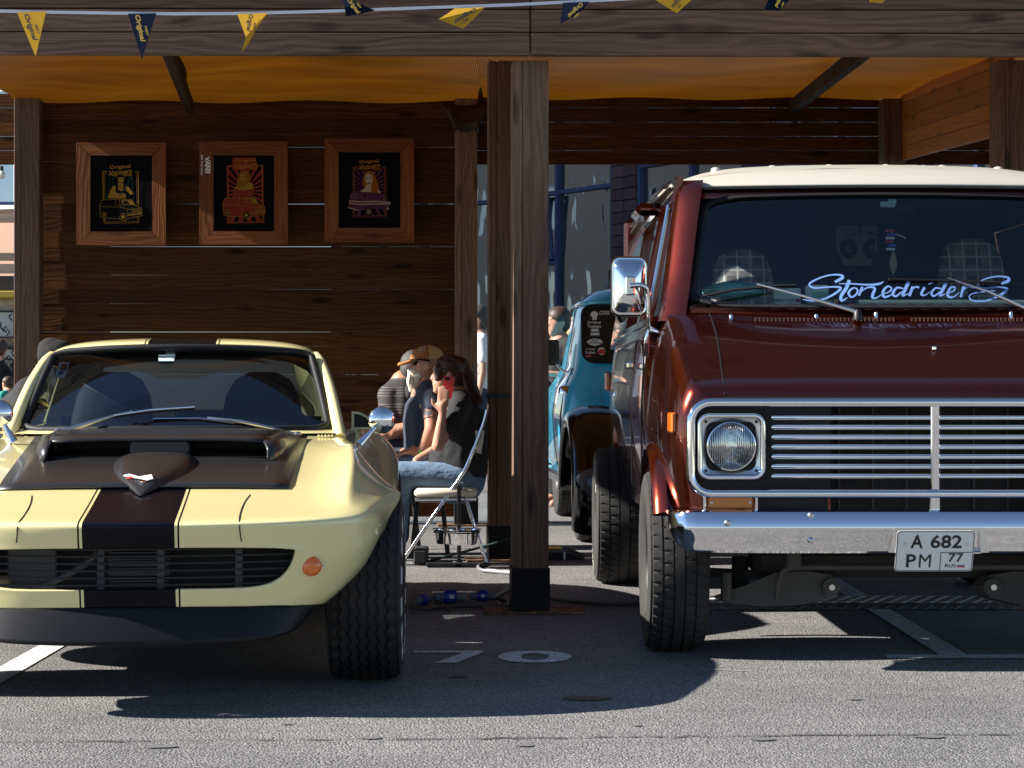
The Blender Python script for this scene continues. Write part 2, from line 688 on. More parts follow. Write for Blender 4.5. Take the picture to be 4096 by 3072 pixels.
PITCH = .1093
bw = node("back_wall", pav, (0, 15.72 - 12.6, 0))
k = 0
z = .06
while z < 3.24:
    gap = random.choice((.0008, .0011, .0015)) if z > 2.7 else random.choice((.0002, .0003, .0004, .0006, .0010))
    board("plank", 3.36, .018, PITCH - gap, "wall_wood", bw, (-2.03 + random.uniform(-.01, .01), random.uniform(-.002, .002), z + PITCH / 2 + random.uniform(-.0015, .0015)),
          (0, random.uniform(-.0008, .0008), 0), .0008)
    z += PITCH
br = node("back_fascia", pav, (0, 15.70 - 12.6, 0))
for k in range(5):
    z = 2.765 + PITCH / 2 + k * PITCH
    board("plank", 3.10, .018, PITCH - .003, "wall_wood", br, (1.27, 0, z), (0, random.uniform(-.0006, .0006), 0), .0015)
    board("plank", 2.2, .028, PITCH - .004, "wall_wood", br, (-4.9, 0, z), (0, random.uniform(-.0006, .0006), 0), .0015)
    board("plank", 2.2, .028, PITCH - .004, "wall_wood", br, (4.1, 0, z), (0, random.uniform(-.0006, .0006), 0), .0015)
# side fascia on the right, running towards the camera
sf = node("side_fascia", pav, (2.99, 15.6 - 12.6, 0))
L = math.hypot(3.1, .08)
for k in range(5):
    z = 2.70 + PITCH / 2 + k * PITCH
    board("plank", L, .028, PITCH - .004, "orange_lit_wood", sf, (.03, -1.56, z), (0, R(3.0), R(-88.5)), .0015)
# rafters and cross beams
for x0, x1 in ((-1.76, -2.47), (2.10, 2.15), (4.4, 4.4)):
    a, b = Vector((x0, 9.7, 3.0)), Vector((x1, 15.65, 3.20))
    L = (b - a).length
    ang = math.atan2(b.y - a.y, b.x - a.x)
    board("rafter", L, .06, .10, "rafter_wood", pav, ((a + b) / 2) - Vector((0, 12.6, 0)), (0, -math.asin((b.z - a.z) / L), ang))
# fabric roof in two bays
for xa, xb, nm in ((-3.82, -.22, 0), (-.30, 5.4, 1)):
    rows = []
    for i in range(25):
        y = 9.6 + (15.72 - 9.6) * i / 24
        row = []
        for j in range(41):
            x = xa + (xb - xa) * j / 40
            s = math.sin(math.pi * min(1, max(0, (x - xa) / (xb - xa))))
            ph = math.sin(math.pi * (i / 24))
            zz = 3.08 + .20 * (i / 24) - .05 * ph * abs(math.sin(math.pi * (x - xa) / 2.45)) + .012 * math.sin(x * 5 + y * 3) - (.03 if i == 24 else 0)
            row.append((x, y - 12.6, zz + (.02 if nm else 0)))
        rows.append(row)
    MB().grid(rows).build("fabric_roof", "orange_fabric", pav, smooth=180)
# gathered fabric round the top of the rear post
mb = MB()
for k, (w_, z_) in enumerate(((.10, 2.98), (.115, 3.06), (.16, 3.14), (.22, 3.22))):
    pass
mb.grid([[(-.352 + w_ * math.cos(a), 2.93 + .03 * math.sin(3 * a) + .05 * math.sin(a), z_ + .01 * math.sin(5 * a)) for a in [math.pi * (1 + q / 12) for q in range(13)]] for w_, z_ in ((.10, 3.0), (.115, 3.07), (.16, 3.15), (.22, 3.2))])
mb.build("gathered_fabric", "orange_fabric", pav, smooth=180, solid=.004)

# ------------------------------------------------------------------ glazed building behind
mat("blue_frame", (.06, .09, .19), .45, Specular_IOR_Level=.2)
gl = mat("window_glass", (.02, .025, .03), .03, 0.0, Specular_IOR_Level=1.0, IOR=2.6)
t = NT(gl)
t.bump(t.noise(t.vmul(t.obj(), (1.0, 1.0, .35)), 1.1, 2), .12, .25)
for nm, c in (("stone_dark", (.085, .050, .058)), ("stone_mid", (.115, .070, .075)), ("stone_pale", (.16, .125, .14))):
    m = mat(nm, c, .7)
    t = NT(m)
    rnd = t.n("ObjectInfo").outputs["Random"]
    k = t.math('ADD', t.math('MULTIPLY', rnd, .35), .8)
    k2 = t.math('MULTIPLY', k, t.math('ADD', t.math('MULTIPLY', t.noise(t.obj(), 7.0, 4), .4), .8))
    t.set(Base_Color=t.mix(1.0, c, t.n("CombineXYZ", X=k2, Y=k2, Z=k2).outputs[0], 'MULTIPLY'), Specular_IOR_Level=.15)
peach = mat("peach_render", (.50, .30, .20), .85)
t = NT(peach)
t.set(Base_Color=t.mix(t.noise(t.obj(), .6, 4), (.46, .27, .18), (.58, .38, .27)))
sandy = mat("sand_render", (.70, .58, .44), .85)

A = Vector((.85, 50.0, 0))
Bv = Vector((1.35, -2.0, 0)).normalized()
ang = math.atan2(Bv.y, Bv.x)
bld = thing("office_building", "glazed office building with blue window frames and purple stone piers", "building", A, ang)
# local x runs along the facade, +y points away behind it
MB().box(-11.5, 17, .35, 9, 0, 13).build("wall", "stone_dark", bld)
random.seed(21)
blk = MB().bbox(-.24, .24, 0, .3, -.128, .128, .008)
BL, BH = .47, .27
protos = {}


def pier(x0, ncol, z0, z1):
    z = z0
    row = 0
    while z < z1:
        for c in range(ncol):
            kind = "stone_pale" if 3.0 < z < 4.0 else ("stone_dark" if random.random() < .6 else "stone_mid")
            if kind not in protos:
                protos[kind] = MB().bbox(-BL / 2 + .008, BL / 2 - .008, 0, .3, -BH / 2 + .008, BH / 2 - .008, .006).build("stone_block", kind, bld)
                o_ = protos[kind]
            else:
                o_ = put(protos[kind], bld, (0, 0, 0))
            o_.location = (x0 + BL * (c + .5), random.uniform(-.01, .01), z + BH / 2)
        z += BH
        row += 1


pier(2.62, 2, 1.3, 8.2)
pier(7.3, 2, 4.6, 8.2)
pier(11.6, 2, 4.6, 8.2)


def glazing(x0, x1, zs, xs, sash=None):
    """panes set in a blue frame; xs and zs are mullion positions"""
    for i in range(len(xs) - 1):
        for j in range(len(zs) - 1):
            pane = MB().box(xs[i] + .04, xs[i + 1] - .04, .16, .18, zs[j] + .04, zs[j + 1] - .04)
            # every pane hangs slightly out of true
            mt = Matrix.Rotation(random.uniform(-.012, .012), 4, 'Z') @ Matrix.Rotation(random.uniform(-.006, .006), 4, 'X')
            pane.build("window_pane", "window_glass", bld)
    for xm in xs:
        MB().bbox(xm - .05, xm + .05, .04, .22, zs[0], zs[-1], .006).build("mullion", "blue_frame", bld)
    for zm in zs:
        MB().bbox(xs[0], xs[-1], .06, .21, zm - .05, zm + .05, .006).build("transom", "blue_frame", bld)
    if sash:
        for (a, b, c, d) in sash:
            fr = MB().ring([(a, c), (b, c), (b, d), (a, d)], [(a + .07, c + .07), (b - .07, c + .07), (b - .07, d - .07), (a + .07, d - .07)], -.03, .05)
            for v in fr.v:
                v.y -= (v.z - c) * .12
            w = fr.build("tilted_sash", "blue_frame", bld)
            pn = MB().box(a + .07, b - .07, .0, .012, c + .07, d - .07)
            for v in pn.v:
                v.y -= (v.z - c) * .12
            pn.build("window_pane", "window_glass", w)


glazing(-3, 2.6, [.3, 1.45, 2.7, 5.75, 8.3], [-10.8, -8.2, -6.0, -4.0, -2.2, -.55, .32, 2.58])
MB().bbox(-.5, .3, .05, .2, 4.0, 4.1).build("transom", "blue_frame", bld)
x0, x1, z0, z1 = -.50, .27, 4.12, 5.70
fr = MB().ring([(x0, z0), (x1, z0), (x1, z1), (x0, z1)], [(x0 + .09, z0 + .09), (x1 - .09, z0 + .09), (x1 - .09, z1 - .09), (x0 + .09, z1 - .09)], -.02, .05)
for v in fr.v:
    v.y -= (z1 - v.z) * -.0 + (v.z - z0) * .10
sash = fr.build("tilted_sash", "blue_frame", bld)
glazing(3.58, 7.3, [.3, 2.4, 6.1, 8.3], [3.62, 5.5, 7.28])
glazing(8.25, 11.6, [.3, 2.4, 4.6, 6.6, 8.3], [8.3, 9.1, 10.2, 11.55])
glazing(12.6, 16.8, [.3, 2.4, 4.6, 6.6, 8.3], [12.65, 14, 15.4, 16.75])

# blocks on the left: a low sunlit one in view and a tall unseen one added to shade the office and fill its windows
def block(name, label, loc, rz, half, height, m_, floors, n, deep):
    b = thing(name, label, "building", loc, rz)
    MB().box(-half, half, 0, deep, 0, height).build("wall", m_, b)
    win = pan = None
    for i in range(n):
        for j in range(floors):
            x, z = -half + (i + .5) * 2 * half / n, 1.5 + j * 3.0
            if win is None:
                win = MB().ring([(-.75, -.9), (.75, -.9), (.75, .9), (-.75, .9)], [(-.65, -.8), (.65, -.8), (.65, .8), (-.65, .8)], -.06, .05).build("window_frame", "white_plastic", b)
                pan = MB().box(-.65, .65, -.03, -.01, -.8, .8).build("window_pane", "window_glass", win)
                win.location = (x, 0, z)
            else:
                put(pan, put(win, b, (x, 0, z)), (0, 0, 0))
    MB().bbox(-half - .3, half + .3, -.4, deep + .3, height, height + .5, .05).build("cornice", "sand_render", b)


block("apartment_block", "low sunlit peach house behind the left end of the pavilion", (-8.7, 30, 0), R(-20), 2.0, 7.0, "peach_render", 2, 2, 2)
block("unseen_shade_block", "tall sand coloured block added out of view to shade the office building and mirror in its windows", (-23, 52, 0), R(90), 20, 23, "sand_render", 7, 11, 10)
# ------------------------------------------------------------------ shared vehicle helpers
def car_paint(name, color, rough=.25, flake=0.0, coat=1.0):
    m = mat(name, color, rough, 0.0, Coat_Weight=coat, Coat_Roughness=.03, Specular_IOR_Level=.5)
    t = NT(m)
    dust = t.noise(t.obj(), 3.0, 5, .65)
    t.put(t.b.inputs["Coat Roughness"], t.math('MULTIPLY', dust, .05))
    return m


class Snap:
    """casts a ray from the camera through a pixel onto a finished part"""
    def __init__(s, *objs):
        from mathutils.bvhtree import BVHTree
        bpy.context.view_layer.update()
        dg = bpy.context.evaluated_depsgraph_get()
        vs, fs = [], []
        for o in objs:
            ev = o.evaluated_get(dg)
            me = ev.to_mesh()
            k = len(vs)
            vs += [o.matrix_world @ v.co for v in me.vertices]
            fs += [tuple(i + k for i in p.vertices) for p in me.polygons]
            ev.to_mesh_clear()
        s.t = BVHTree.FromPolygons(vs, fs)

    def __call__(s, x, y, lift=.002, d=9.0):
        org = Vector((0, 0, CAM_H))
        dr = (P(x, y, 10) - org).normalized()
        loc, nor, _, _ = s.t.ray_cast(org, dr)
        if loc is None:
            return P(x, y, d)
        if nor.dot(dr) > 0:
            nor = -nor
        return loc + nor * lift


def to_local(parent, p):
    return parent.matrix_world.inverted() @ Vector(p)


def mirror_rows(rows):
    return [[(-a, b, c) for a, b, c in r[:0:-1]] + list(r) for r in rows]


def patch_ring(outline, fn, k=8):
    """rings of a rounded outline (u, w in -1..1) mapped by fn to 3-D; a filled smooth panel"""
    mb = MB()
    rows = [[Vector(fn(u * q / k, w * q / k)) for u, w in outline] for q in range(1, k + 1)]
    mb.grid(rows, closed=True)
    c = len(mb.v)
    mb.v.append(Vector(fn(0, 0)))
    n = len(outline)
    mb.f += [(j, (j + 1) % n, c) for j in range(n)]
    return mb


rub = mat("tyre_rubber", (.018, .017, .016), .72)
t = NT(rub)
t.set(Base_Color=t.mix(t.noise(t.obj(), 9.0, 5, .6), (.008, .008, .008), (.026, .024, .022)))
rub2 = mat("dusty_tyre_rubber", (.05, .048, .045), .8)
t = NT(rub2)
t.set(Base_Color=t.mix(t.noise(t.obj(), 14.0, 5, .6), (.012, .0115, .011), (.042, .039, .036)))
mat("tyre_white", (.62, .6, .56), .6)


def tyre(parent, pos, Rr, W, rim, style, material="tyre_rubber", n=144):
    n = 144 if style == "rib" else 288
    """tyre lying along local X, centred at pos"""
    prof = []          # (offset across, radius)
    h = W / 2
    rimr = rim
    side = [(-h * .80, rimr), (-h * .93, rimr + .02), (-h * 1.0, (rimr + Rr) / 2), (-h * .985, Rr - .045), (-h * .93, Rr - .018)]
    prof += side
    if style == 'rib':
        ribs = 7
        x0, x1 = -h * .86, h * .86
        w = (x1 - x0) / ribs
        for i in range(ribs):
            a, b = x0 + i * w + .0035, x0 + (i + 1) * w - .0035
            crown = lambda x: Rr - .012 * (abs(x) / h) ** 2.5
            prof += [(a, crown(a) - .008), (a + .0015, crown(a)), (b - .0015, crown(b)), (b, crown(b) - .008)]
    else:
        ribs = 5
        x0, x1 = -h * .88, h * .88
        w = (x1 - x0) / ribs
        for i in range(ribs):
            a, b = x0 + i * w + .003, x0 + (i + 1) * w - .003
            crown = lambda x: Rr - .014 * (abs(x) / h) ** 2.2
            prof += [(a, crown(a) - .007), (a + .0015, crown(a)), ((a + b) / 2, crown((a + b) / 2)), (b - .0015, crown(b)), (b, crown(b) - .007)]
    prof += [(-a, r) for a, r in side[::-1]]
    rows = []
    for k in range(n):
        an = 2 * math.pi * k / n
        row = []
        zig = (.0042 if k % 4 in (0, 1) else -.0042)
        for a, r in prof:
            aa, rr = a, r
            if style == 'rib':
                if r > Rr - .022 and abs(a) < h * .82:
                    aa += zig
                if r > Rr - .02 and abs(a) > h * .6 and k % 4 == 0 and abs(a) < h * .87:
                    rr -= .006
            else:
                # slanted block cuts
                sh = int(round(a / h * 5))
                if r > Rr - .03 and (k + sh) % 6 == 0 and abs(a) > h * .16:
                    rr -= .007
            row.append((pos[0] + aa, pos[1] + rr * math.sin(an), pos[2] + rr * math.cos(an)))
        rows.append(row)
    rows.append(rows[0])
    ty = MB().grid(rows).build("tyre", material, parent, smooth=35, weld=.0002)
    return ty


def wheel(parent, pos, Rr, W, rim, style, material="tyre_rubber", outer=1, rim_mat="black_steel"):
    ty = tyre(parent, pos, Rr, W, rim, style, material)
    x = pos[0]
    pr = [(rim, -W * .40), (rim - .012, -W * .36), (rim - .03, -W * .1), (rim - .035, W * .15), (rim - .012, W * .36), (rim, W * .40)]
    MB().lathe(pr, pos, 'X', 40, caps=False).build("rim", rim_mat, ty, smooth=40)
    MB().lathe([(rim - .03, 0), (rim * .6, .02 * outer), (rim * .35, .05 * outer), (.03, .06 * outer)], (x + outer * W * .05, pos[1], pos[2]), 'X', 32).build("wheel_disc", rim_mat, ty, smooth=40)
    return ty


# ------------------------------------------------------------------ yellow sports car
yel = car_paint("yellow_paint", (.80, .63, .26), .3)
t = NT(yel)
ox = t.n("SeparateXYZ", Vector=t.obj()).outputs[0]
ax = t.math('ABSOLUTE', ox)
stripe = t.math('LESS_THAN', ax, .147)
pin = t.math('MULTIPLY', t.math('GREATER_THAN', ax, .156), t.math('LESS_THAN', ax, .162))
fac = t.math('MAXIMUM', stripe, pin)
t.set(Base_Color=t.mix(fac, (.86, .75, .36), (.003, .003, .006)), Coat_Weight=t.math('SUBTRACT', 1.0, t.math('MULTIPLY', fac, .85)), Specular_IOR_Level=t.math('SUBTRACT', .5, t.math('MULTIPLY', fac, .4)))
carbon = mat("carbon_fibre", (.015, .015, .016), .3, 0.0, Coat_Weight=.4, Coat_Roughness=.12, Specular_IOR_Level=.3)
t = NT(carbon)
ck = t.n("TexChecker", Vector=t.obj(), Scale=260.0)
t.set(Base_Color=t.mix(ck.outputs["Fac"], (.008, .008, .009), (.034, .032, .031)), Roughness=.34)
dst = t.noise(t.obj(), 40.0, 4, .8)
t.put(t.b.inputs["Coat Roughness"], t.math('ADD', t.math('MULTIPLY', dst, .2), .05))
glass = mat("car_glass", (.55, .68, .66), .0, 0.0, Transmission_Weight=1.0, IOR=1.12, Specular_IOR_Level=1.0)
t = NT(glass)
fr = t.n("LayerWeight", Blend=.22)
tr = t.n("BsdfTransparent", Color=(.66, .77, .77))
gs = t.n("BsdfGlossy", Color=(.9, .95, 1.0), Roughness=.01)
fc = t.math('ADD', t.math('MULTIPLY', fr.outputs["Fresnel"], .85), .06)
mx = t.n("MixShader", i0=fc, i1=tr.outputs[0], i2=gs.outputs[0])
t.t.links.new(mx.outputs[0], [n for n in t.t.nodes if n.type == 'OUTPUT_MATERIAL'][0].inputs[0])
gdark = mat("tinted_windscreen", (.5, .6, .6), .0)
t = NT(gdark)
fr = t.n("LayerWeight", Blend=.30)
tr = t.n("BsdfTransparent", Color=(.40, .50, .52))
gs = t.n("BsdfGlossy", Color=(.9, .95, 1.0), Roughness=.01)
mx = t.n("MixShader", i0=t.math('ADD', t.math('MULTIPLY', fr.outputs["Fresnel"], .9), .08), i1=tr.outputs[0], i2=gs.outputs[0])
t.t.links.new(mx.outputs[0], [n for n in t.t.nodes if n.type == 'OUTPUT_MATERIAL'][0].inputs[0])
clear = mat("side_glass", (.2, .22, .22), .02, 0.0)
t = NT(clear)
tr = t.n("BsdfTransparent", Color=(.35, .40, .40))
gs = t.n("BsdfGlossy", Color=(.9, .95, 1.0), Roughness=.015)
fr = t.n("LayerWeight", Blend=.3)
mx = t.n("MixShader", i0=t.math('ADD', t.math('MULTIPLY', fr.outputs["Fresnel"], .9), .04), i1=tr.outputs[0], i2=gs.outputs[0])
t.t.links.new(mx.outputs[0], [n for n in t.t.nodes if n.type == 'OUTPUT_MATERIAL'][0].inputs[0])
dg_m = mat("dusty_glass", (.3, .3, .3), .6)
t = NT(dg_m)
tr = t.n("BsdfTransparent", Color=(.5, .55, .55))
df = t.n("BsdfDiffuse", Color=(.14, .15, .16))
df2 = t.n("BsdfTranslucent", Color=(.14, .15, .16))
ad = t.n("MixShader", i0=.5, i1=df.outputs[0], i2=df2.outputs[0])
mx = t.n("MixShader", i0=.45, i1=tr.outputs[0], i2=ad.outputs[0])
t.t.links.new(mx.outputs[0], [n for n in t.t.nodes if n.type == 'OUTPUT_MATERIAL'][0].inputs[0])
mat("amber_lens", (.85, .16, .01), .15, Coat_Weight=1.0, Subsurface_Weight=.0)
mat("seat_black", (.014, .014, .017), .7)
mat("radiator_grey", (.10, .10, .105), .5, .5)
mat("bracket_grey", (.34, .34, .35), .45, .6)
mat("tan_duct", (.30, .21, .12), .7)
mat("spoiler_black", (.006, .0065, .009), .45, Specular_IOR_Level=.25)

TH = R(5.0)
car = thing("sports_car", "pale yellow sports car with black stripes and a carbon bonnet scoop", "sports car", (-1.3075, 7.42, 0), TH)
bpy.context.view_layer.update()


def cp(px, py, v):
    """car coordinates (u, v, z) of the photo's pixel at distance v behind the front axle"""
    k = (px - 2048) / F
    c, s = math.cos(TH), math.sin(TH)
    cx, cd = -1.3075, 7.42
    u = (k * (cd + v * c) - cx + v * s) / (c - k * s)
    d = cd + v * c + u * s
    return (u, v, CAM_H + (1536 - py) / F * d)


BR = [
    [(0, .97, .872), (.30, 1.0, .872), (.52, 1.08, .868), (.63, 1.14, .862), (.705, 1.15, .864), (.775, 1.12, .80), (.83, 1.1, .62), (.80, 1.1, .22)],
    [(0, .75, .845), (.30, .75, .845), (.54, .76, .842), (.64, .78, .846), (.715, .78, .866), (.79, .78, .80), (.845, .78, .62), (.82, .62, .22)],
    [(0, .5, .818), (.30, .5, .818), (.54, .5, .811), (.64, .5, .820), (.725, .5, .864), (.80, .5, .775), (.855, .48, .66), (.86, .41, .40)],
    [(0, .3, .795), (.30, .3, .795), (.54, .3, .786), (.64, .3, .797), (.728, .3, .853), (.805, .3, .765), (.862, .27, .70), (.878, .28, .60)],
    [(0, .05, .766), (.30, .05, .766), (.54, .05, .756), (.64, .05, .764), (.727, .05, .819), (.808, .05, .748), (.858, .05, .722), (.905, .05, .70)],
    [(0, -.2, .735), (.30, -.2, .735), (.54, -.2, .725), (.635, -.2, .730), (.718, -.2, .772), (.805, -.18, .712), (.853, -.15, .692), (.900, -.12, .668)],
    [(0, -.45, .694), (.30, -.45, .694), (.53, -.45, .686), (.63, -.45, .687), (.703, -.44, .708), (.785, -.41, .670), (.842, -.33, .672), (.872, -.2, .632)],
    [(0, -.7, .658), (.30, -.69, .657), (.53, -.66, .655), (.63, -.63, .657), (.71, -.58, .662), (.785, -.51, .66), (.832, -.38, .645), (.855, -.24, .606)],
    [(0, -.878, .636), (.30, -.852, .636), (.53, -.785, .637), (.65, -.715, .639), (.74, -.645, .642), (.795, -.545, .640), (.83, -.41, .624), (.845, -.26, .585)],
    [(0, -.89, .624), (.30, -.866, .624), (.53, -.797, .624), (.65, -.727, .624), (.742, -.655, .624), (.797, -.555, .617), (.83, -.42, .597), (.838, -.28, .565)],
    [(0, -.872, .57), (.30, -.848, .57), (.53, -.78, .566), (.648, -.714, .56), (.738, -.644, .555), (.79, -.545, .55), (.815, -.425, .54), (.812, -.31, .53)],
    [(0, -.865, .552), (.30, -.842, .552), (.535, -.775, .541), (.645, -.71, .532), (.733, -.64, .525), (.782, -.54, .52), (.80, -.43, .51), (.795, -.33, .505)],
    [(0, -.84, .48), (.30, -.825, .48), (.525, -.755, .48), (.635, -.695, .468), (.72, -.63, .46), (.755, -.54, .455), (.765, -.45, .445), (.75, -.375, .435)],
    [(0, -.83, .414), (.30, -.81, .414), (.46, -.765, .412), (.605, -.69, .405), (.685, -.62, .40), (.70, -.54, .395), (.70, -.46, .385), (.69, -.40, .375)],
    [(0, -.822, .385), (.30, -.803, .384), (.46, -.755, .38), (.60, -.685, .374), (.66, -.615, .37), (.668, -.54, .365), (.665, -.47, .355), (.655, -.41, .348)],
    [(0, -.812, .357), (.30, -.793, .355), (.46, -.745, .35), (.58, -.68, .345), (.625, -.61, .34), (.63, -.54, .335), (.625, -.48, .328), (.615, -.42, .322)],
]
rows = mirror_rows(BR)
mb = MB().grid(rows)
ncol = 15
# cut the grille mouth out of the nose
keep = []
for f in mb.f:
    r = min(i // ncol for i in f)
    c = min(i % ncol for i in f)
    if r in (11, 12) and 5 <= c <= 8:
        continue
    keep.append(f)
mb.f = keep
body = mb.build("body", yel, car, smooth=180, sub=3, fix=False)
bmx = bmesh.new()
bmx.from_mesh(body.data)
bmesh.ops.delete(bmx, geom=[v_ for v_ in bmx.verts if not v_.link_faces], context='VERTS')
lay = bmx.edges.layers.float.get("crease_edge") or bmx.edges.layers.float.new("crease_edge")
vlay = bmx.verts.layers.float.get("crease_vert") or bmx.verts.layers.float.new("crease_vert")
crest = {tuple(round(q_, 4) for q_ in (sg * r_[4][0], r_[4][1], r_[4][2])): i_ for i_, r_ in enumerate(BR) if 1 <= i_ <= 7 for sg in (1, -1)}
for e_ in bmx.edges:
    ks = [crest.get(tuple(round(q_, 4) for q_ in v_.co)) for v_ in e_.verts]
    if None not in ks and abs(ks[0] - ks[1]) == 1:
        e_[lay] = .45 if min(ks) >= 2 else .2
for v_ in bmx.verts:
    if any((Vector((sg * BR[11][2][0], BR[11][2][1], BR[11][2][2])) - v_.co).length < 1e-4 for sg in (1, -1)):
        v_[vlay] = .9
bmesh.ops.recalc_face_normals(bmx, faces=bmx.faces)
up_ = sum(f_.normal.z for f_ in bmx.faces)
if up_ < 0:
    bmesh.ops.reverse_faces(bmx, faces=bmx.faces)
bmx.to_mesh(body.data)
bmx.free()
md = body.modifiers.new("thickness", 'SOLIDIFY')
md.thickness = .010
md.offset = -1

# flanks with the wide rear haunches, and the tail
SR = [
    [(.63, 1.14, .862), (.705, 1.15, .864), (.775, 1.12, .80), (.83, 1.1, .62), (.80, 1.1, .22)],
    [(.66, 1.5, .88), (.735, 1.5, .868), (.80, 1.5, .80), (.835, 1.5, .62), (.79, 1.5, .22)],
    [(.67, 1.92, .89), (.76, 1.92, .875), (.83, 1.92, .81), (.85, 1.92, .63), (.80, 1.92, .22)],
    [(.67, 2.03, .89), (.78, 2.03, .88), (.875, 2.03, .81), (.90, 2.03, .63), (.88, 2.0, .25)],
    [(.67, 2.10, .90), (.80, 2.10, .885), (.925, 2.09, .81), (.965, 2.10, .70), (.955, 2.14, .42)],
    [(.66, 2.45, .91), (.82, 2.45, .89), (.935, 2.45, .815), (.98, 2.45, .73), (.985, 2.45, .70)],
    [(.62, 2.75, .90), (.80, 2.75, .88), (.91, 2.75, .80), (.965, 2.75, .66), (.965, 2.80, .55)],
    [(.55, 3.1, .88), (.74, 3.1, .86), (.86, 3.1, .77), (.89, 3.0, .62), (.86, 2.92, .33)],
    [(.40, 3.5, .84), (.62, 3.5, .83), (.76, 3.48, .74), (.80, 3.45, .6), (.76, 3.42, .33)],
    [(.0, 3.56, .80), (.0, 3.57, .78), (.0, 3.6, .70), (.0, 3.6, .55), (.0, 3.55, .33)],
]
for s in (1, -1):
    MB().grid([[(s * a, b, c) for a, b, c in r] for r in SR], flip=(s < 0)).build("flank", yel, car, smooth=180, sub=2)

# roof, sail panels, rear glass
RR = [
    [(0, 1.465, 1.250), (.30, 1.485, 1.247), (.47, 1.525, 1.236), (.555, 1.58, 1.216), (.598, 1.64, 1.18)],
    [(0, 1.49, 1.262), (.30, 1.51, 1.259), (.475, 1.55, 1.246), (.56, 1.60, 1.224), (.602, 1.66, 1.185)],
    [(0, 1.62, 1.279), (.30, 1.62, 1.275), (.48, 1.64, 1.259), (.566, 1.67, 1.232), (.606, 1.7, 1.19)],
    [(0, 1.95, 1.288), (.30, 1.95, 1.283), (.48, 1.95, 1.264), (.57, 1.95, 1.232), (.612, 1.95, 1.18)],
    [(0, 2.25, 1.262), (.30, 2.25, 1.256), (.47, 2.25, 1.235), (.56, 2.25, 1.195), (.605, 2.25, 1.14)],
    [(0, 2.42, 1.235), (.30, 2.42, 1.228), (.46, 2.42, 1.205), (.54, 2.42, 1.165), (.60, 2.42, 1.10)],
]
MB().grid(mirror_rows(RR), flip=True).build("roof", yel, car, smooth=180, sub=2, solid=.012)
MB().grid([[(a_ * .98, b_ + .01, c_ - .022) for a_, b_, c_ in r_] for r_ in mirror_rows(RR)]).build("headliner", "seat_black", car, smooth=180)
G1 = [[(x, 2.43, 1.228 - .18 * x * x) for x in (-.46, -.3, -.1, .1, .3, .46)], [(x, 2.8, 1.10 - .18 * x * x) for x in (-.48, -.3, -.1, .1, .3, .48)],
      [(x, 3.15, .95 - .15 * x * x) for x in (-.46, -.3, -.1, .1, .3, .46)]]
MB().grid(G1).build("rear_window", "dusty_glass", car, smooth=180)
TD = [[(x, 3.15, .945 - .12 * x * x) for x in (-.55, -.3, 0, .3, .55)], [(x, 3.4, .87 - .06 * x * x) for x in (-.55, -.3, 0, .3, .55)], [(x, 3.56, .80) for x in (-.4, -.2, 0, .2, .4)]]
MB().grid(TD).build("tail_deck", yel, car, smooth=180)
for s in (1, -1):
    top = [(.605, 2.22, 1.15), (.60, 2.42, 1.10), (.575, 2.8, .99), (.50, 3.15, .93)]
    inn = [(.56, 2.24, 1.195), (.46, 2.42, 1.205), (.48, 2.8, 1.06), (.46, 3.15, .92)]
    bot = [(.66, 2.05, .90), (.66, 2.42, .91), (.62, 2.75, .90), (.55, 3.15, .88)]
    MB().grid([[(s * a, b, c) for a, b, c in r] for r in (inn, top, bot)]).build("sail_panel", yel, car, smooth=180)
    # side glass with its chrome rail
    MB().add([(s * .668, 1.24, .885), (s * .605, 1.66, 1.17), (s * .61, 2.2, 1.15), (s * .668, 2.06, .90)], [(0, 1, 2, 3)]).build("side_window", "side_glass", car)
    # windscreen pillar
    path = cr([(s * .685, 1.12, .855), (s * .665, 1.24, .955), (s * .635, 1.40, 1.075), (s * .597, 1.56, 1.172), (s * .578, 1.63, 1.200)], 5)
    MB().tube(path, .026, 10).build("windscreen_pillar", yel, car, smooth=60)
    # rear quarter air scoop with mesh
    f = MB()
    ol = [(0, 0), (.11, .0), (.10, .03), (.075, .062), (.04, .08), (0.0, .085)]
    il = [(.012, .01), (.096, .01), (.088, .028), (.066, .054), (.038, .068), (.012, .073)]
    f.ring([(s * (.74 + a), .87 + b) for a, b in ol], [(s * (.74 + a), .87 + b) for a, b in il], 1.97, 2.02)
    sc = f.build("quarter_scoop", yel, car)
    MB().prism([(s * (.74 + a), .87 + b) for a, b in il], 1.995, 2.0).build("scoop_mesh", "black_steel", sc)

# windscreen
def ws(a, b):
    """a: -1..1 across, b: -1 bottom .. 1 top"""
    q = (b + 1) / 2
    hw = .640 + (.556 - .640) * q
    u = a * hw
    v0 = .985 + .20 * a * a
    v1 = 1.455 + .115 * a * a
    z0 = .892 - .006 * a * a
    z1 = 1.238 - .022 * a * a
    v = v0 + (v1 - v0) * q
    z = z0 + (z1 - z0) * q + .012 * math.sin(math.pi * q)
    return (u, v, z)


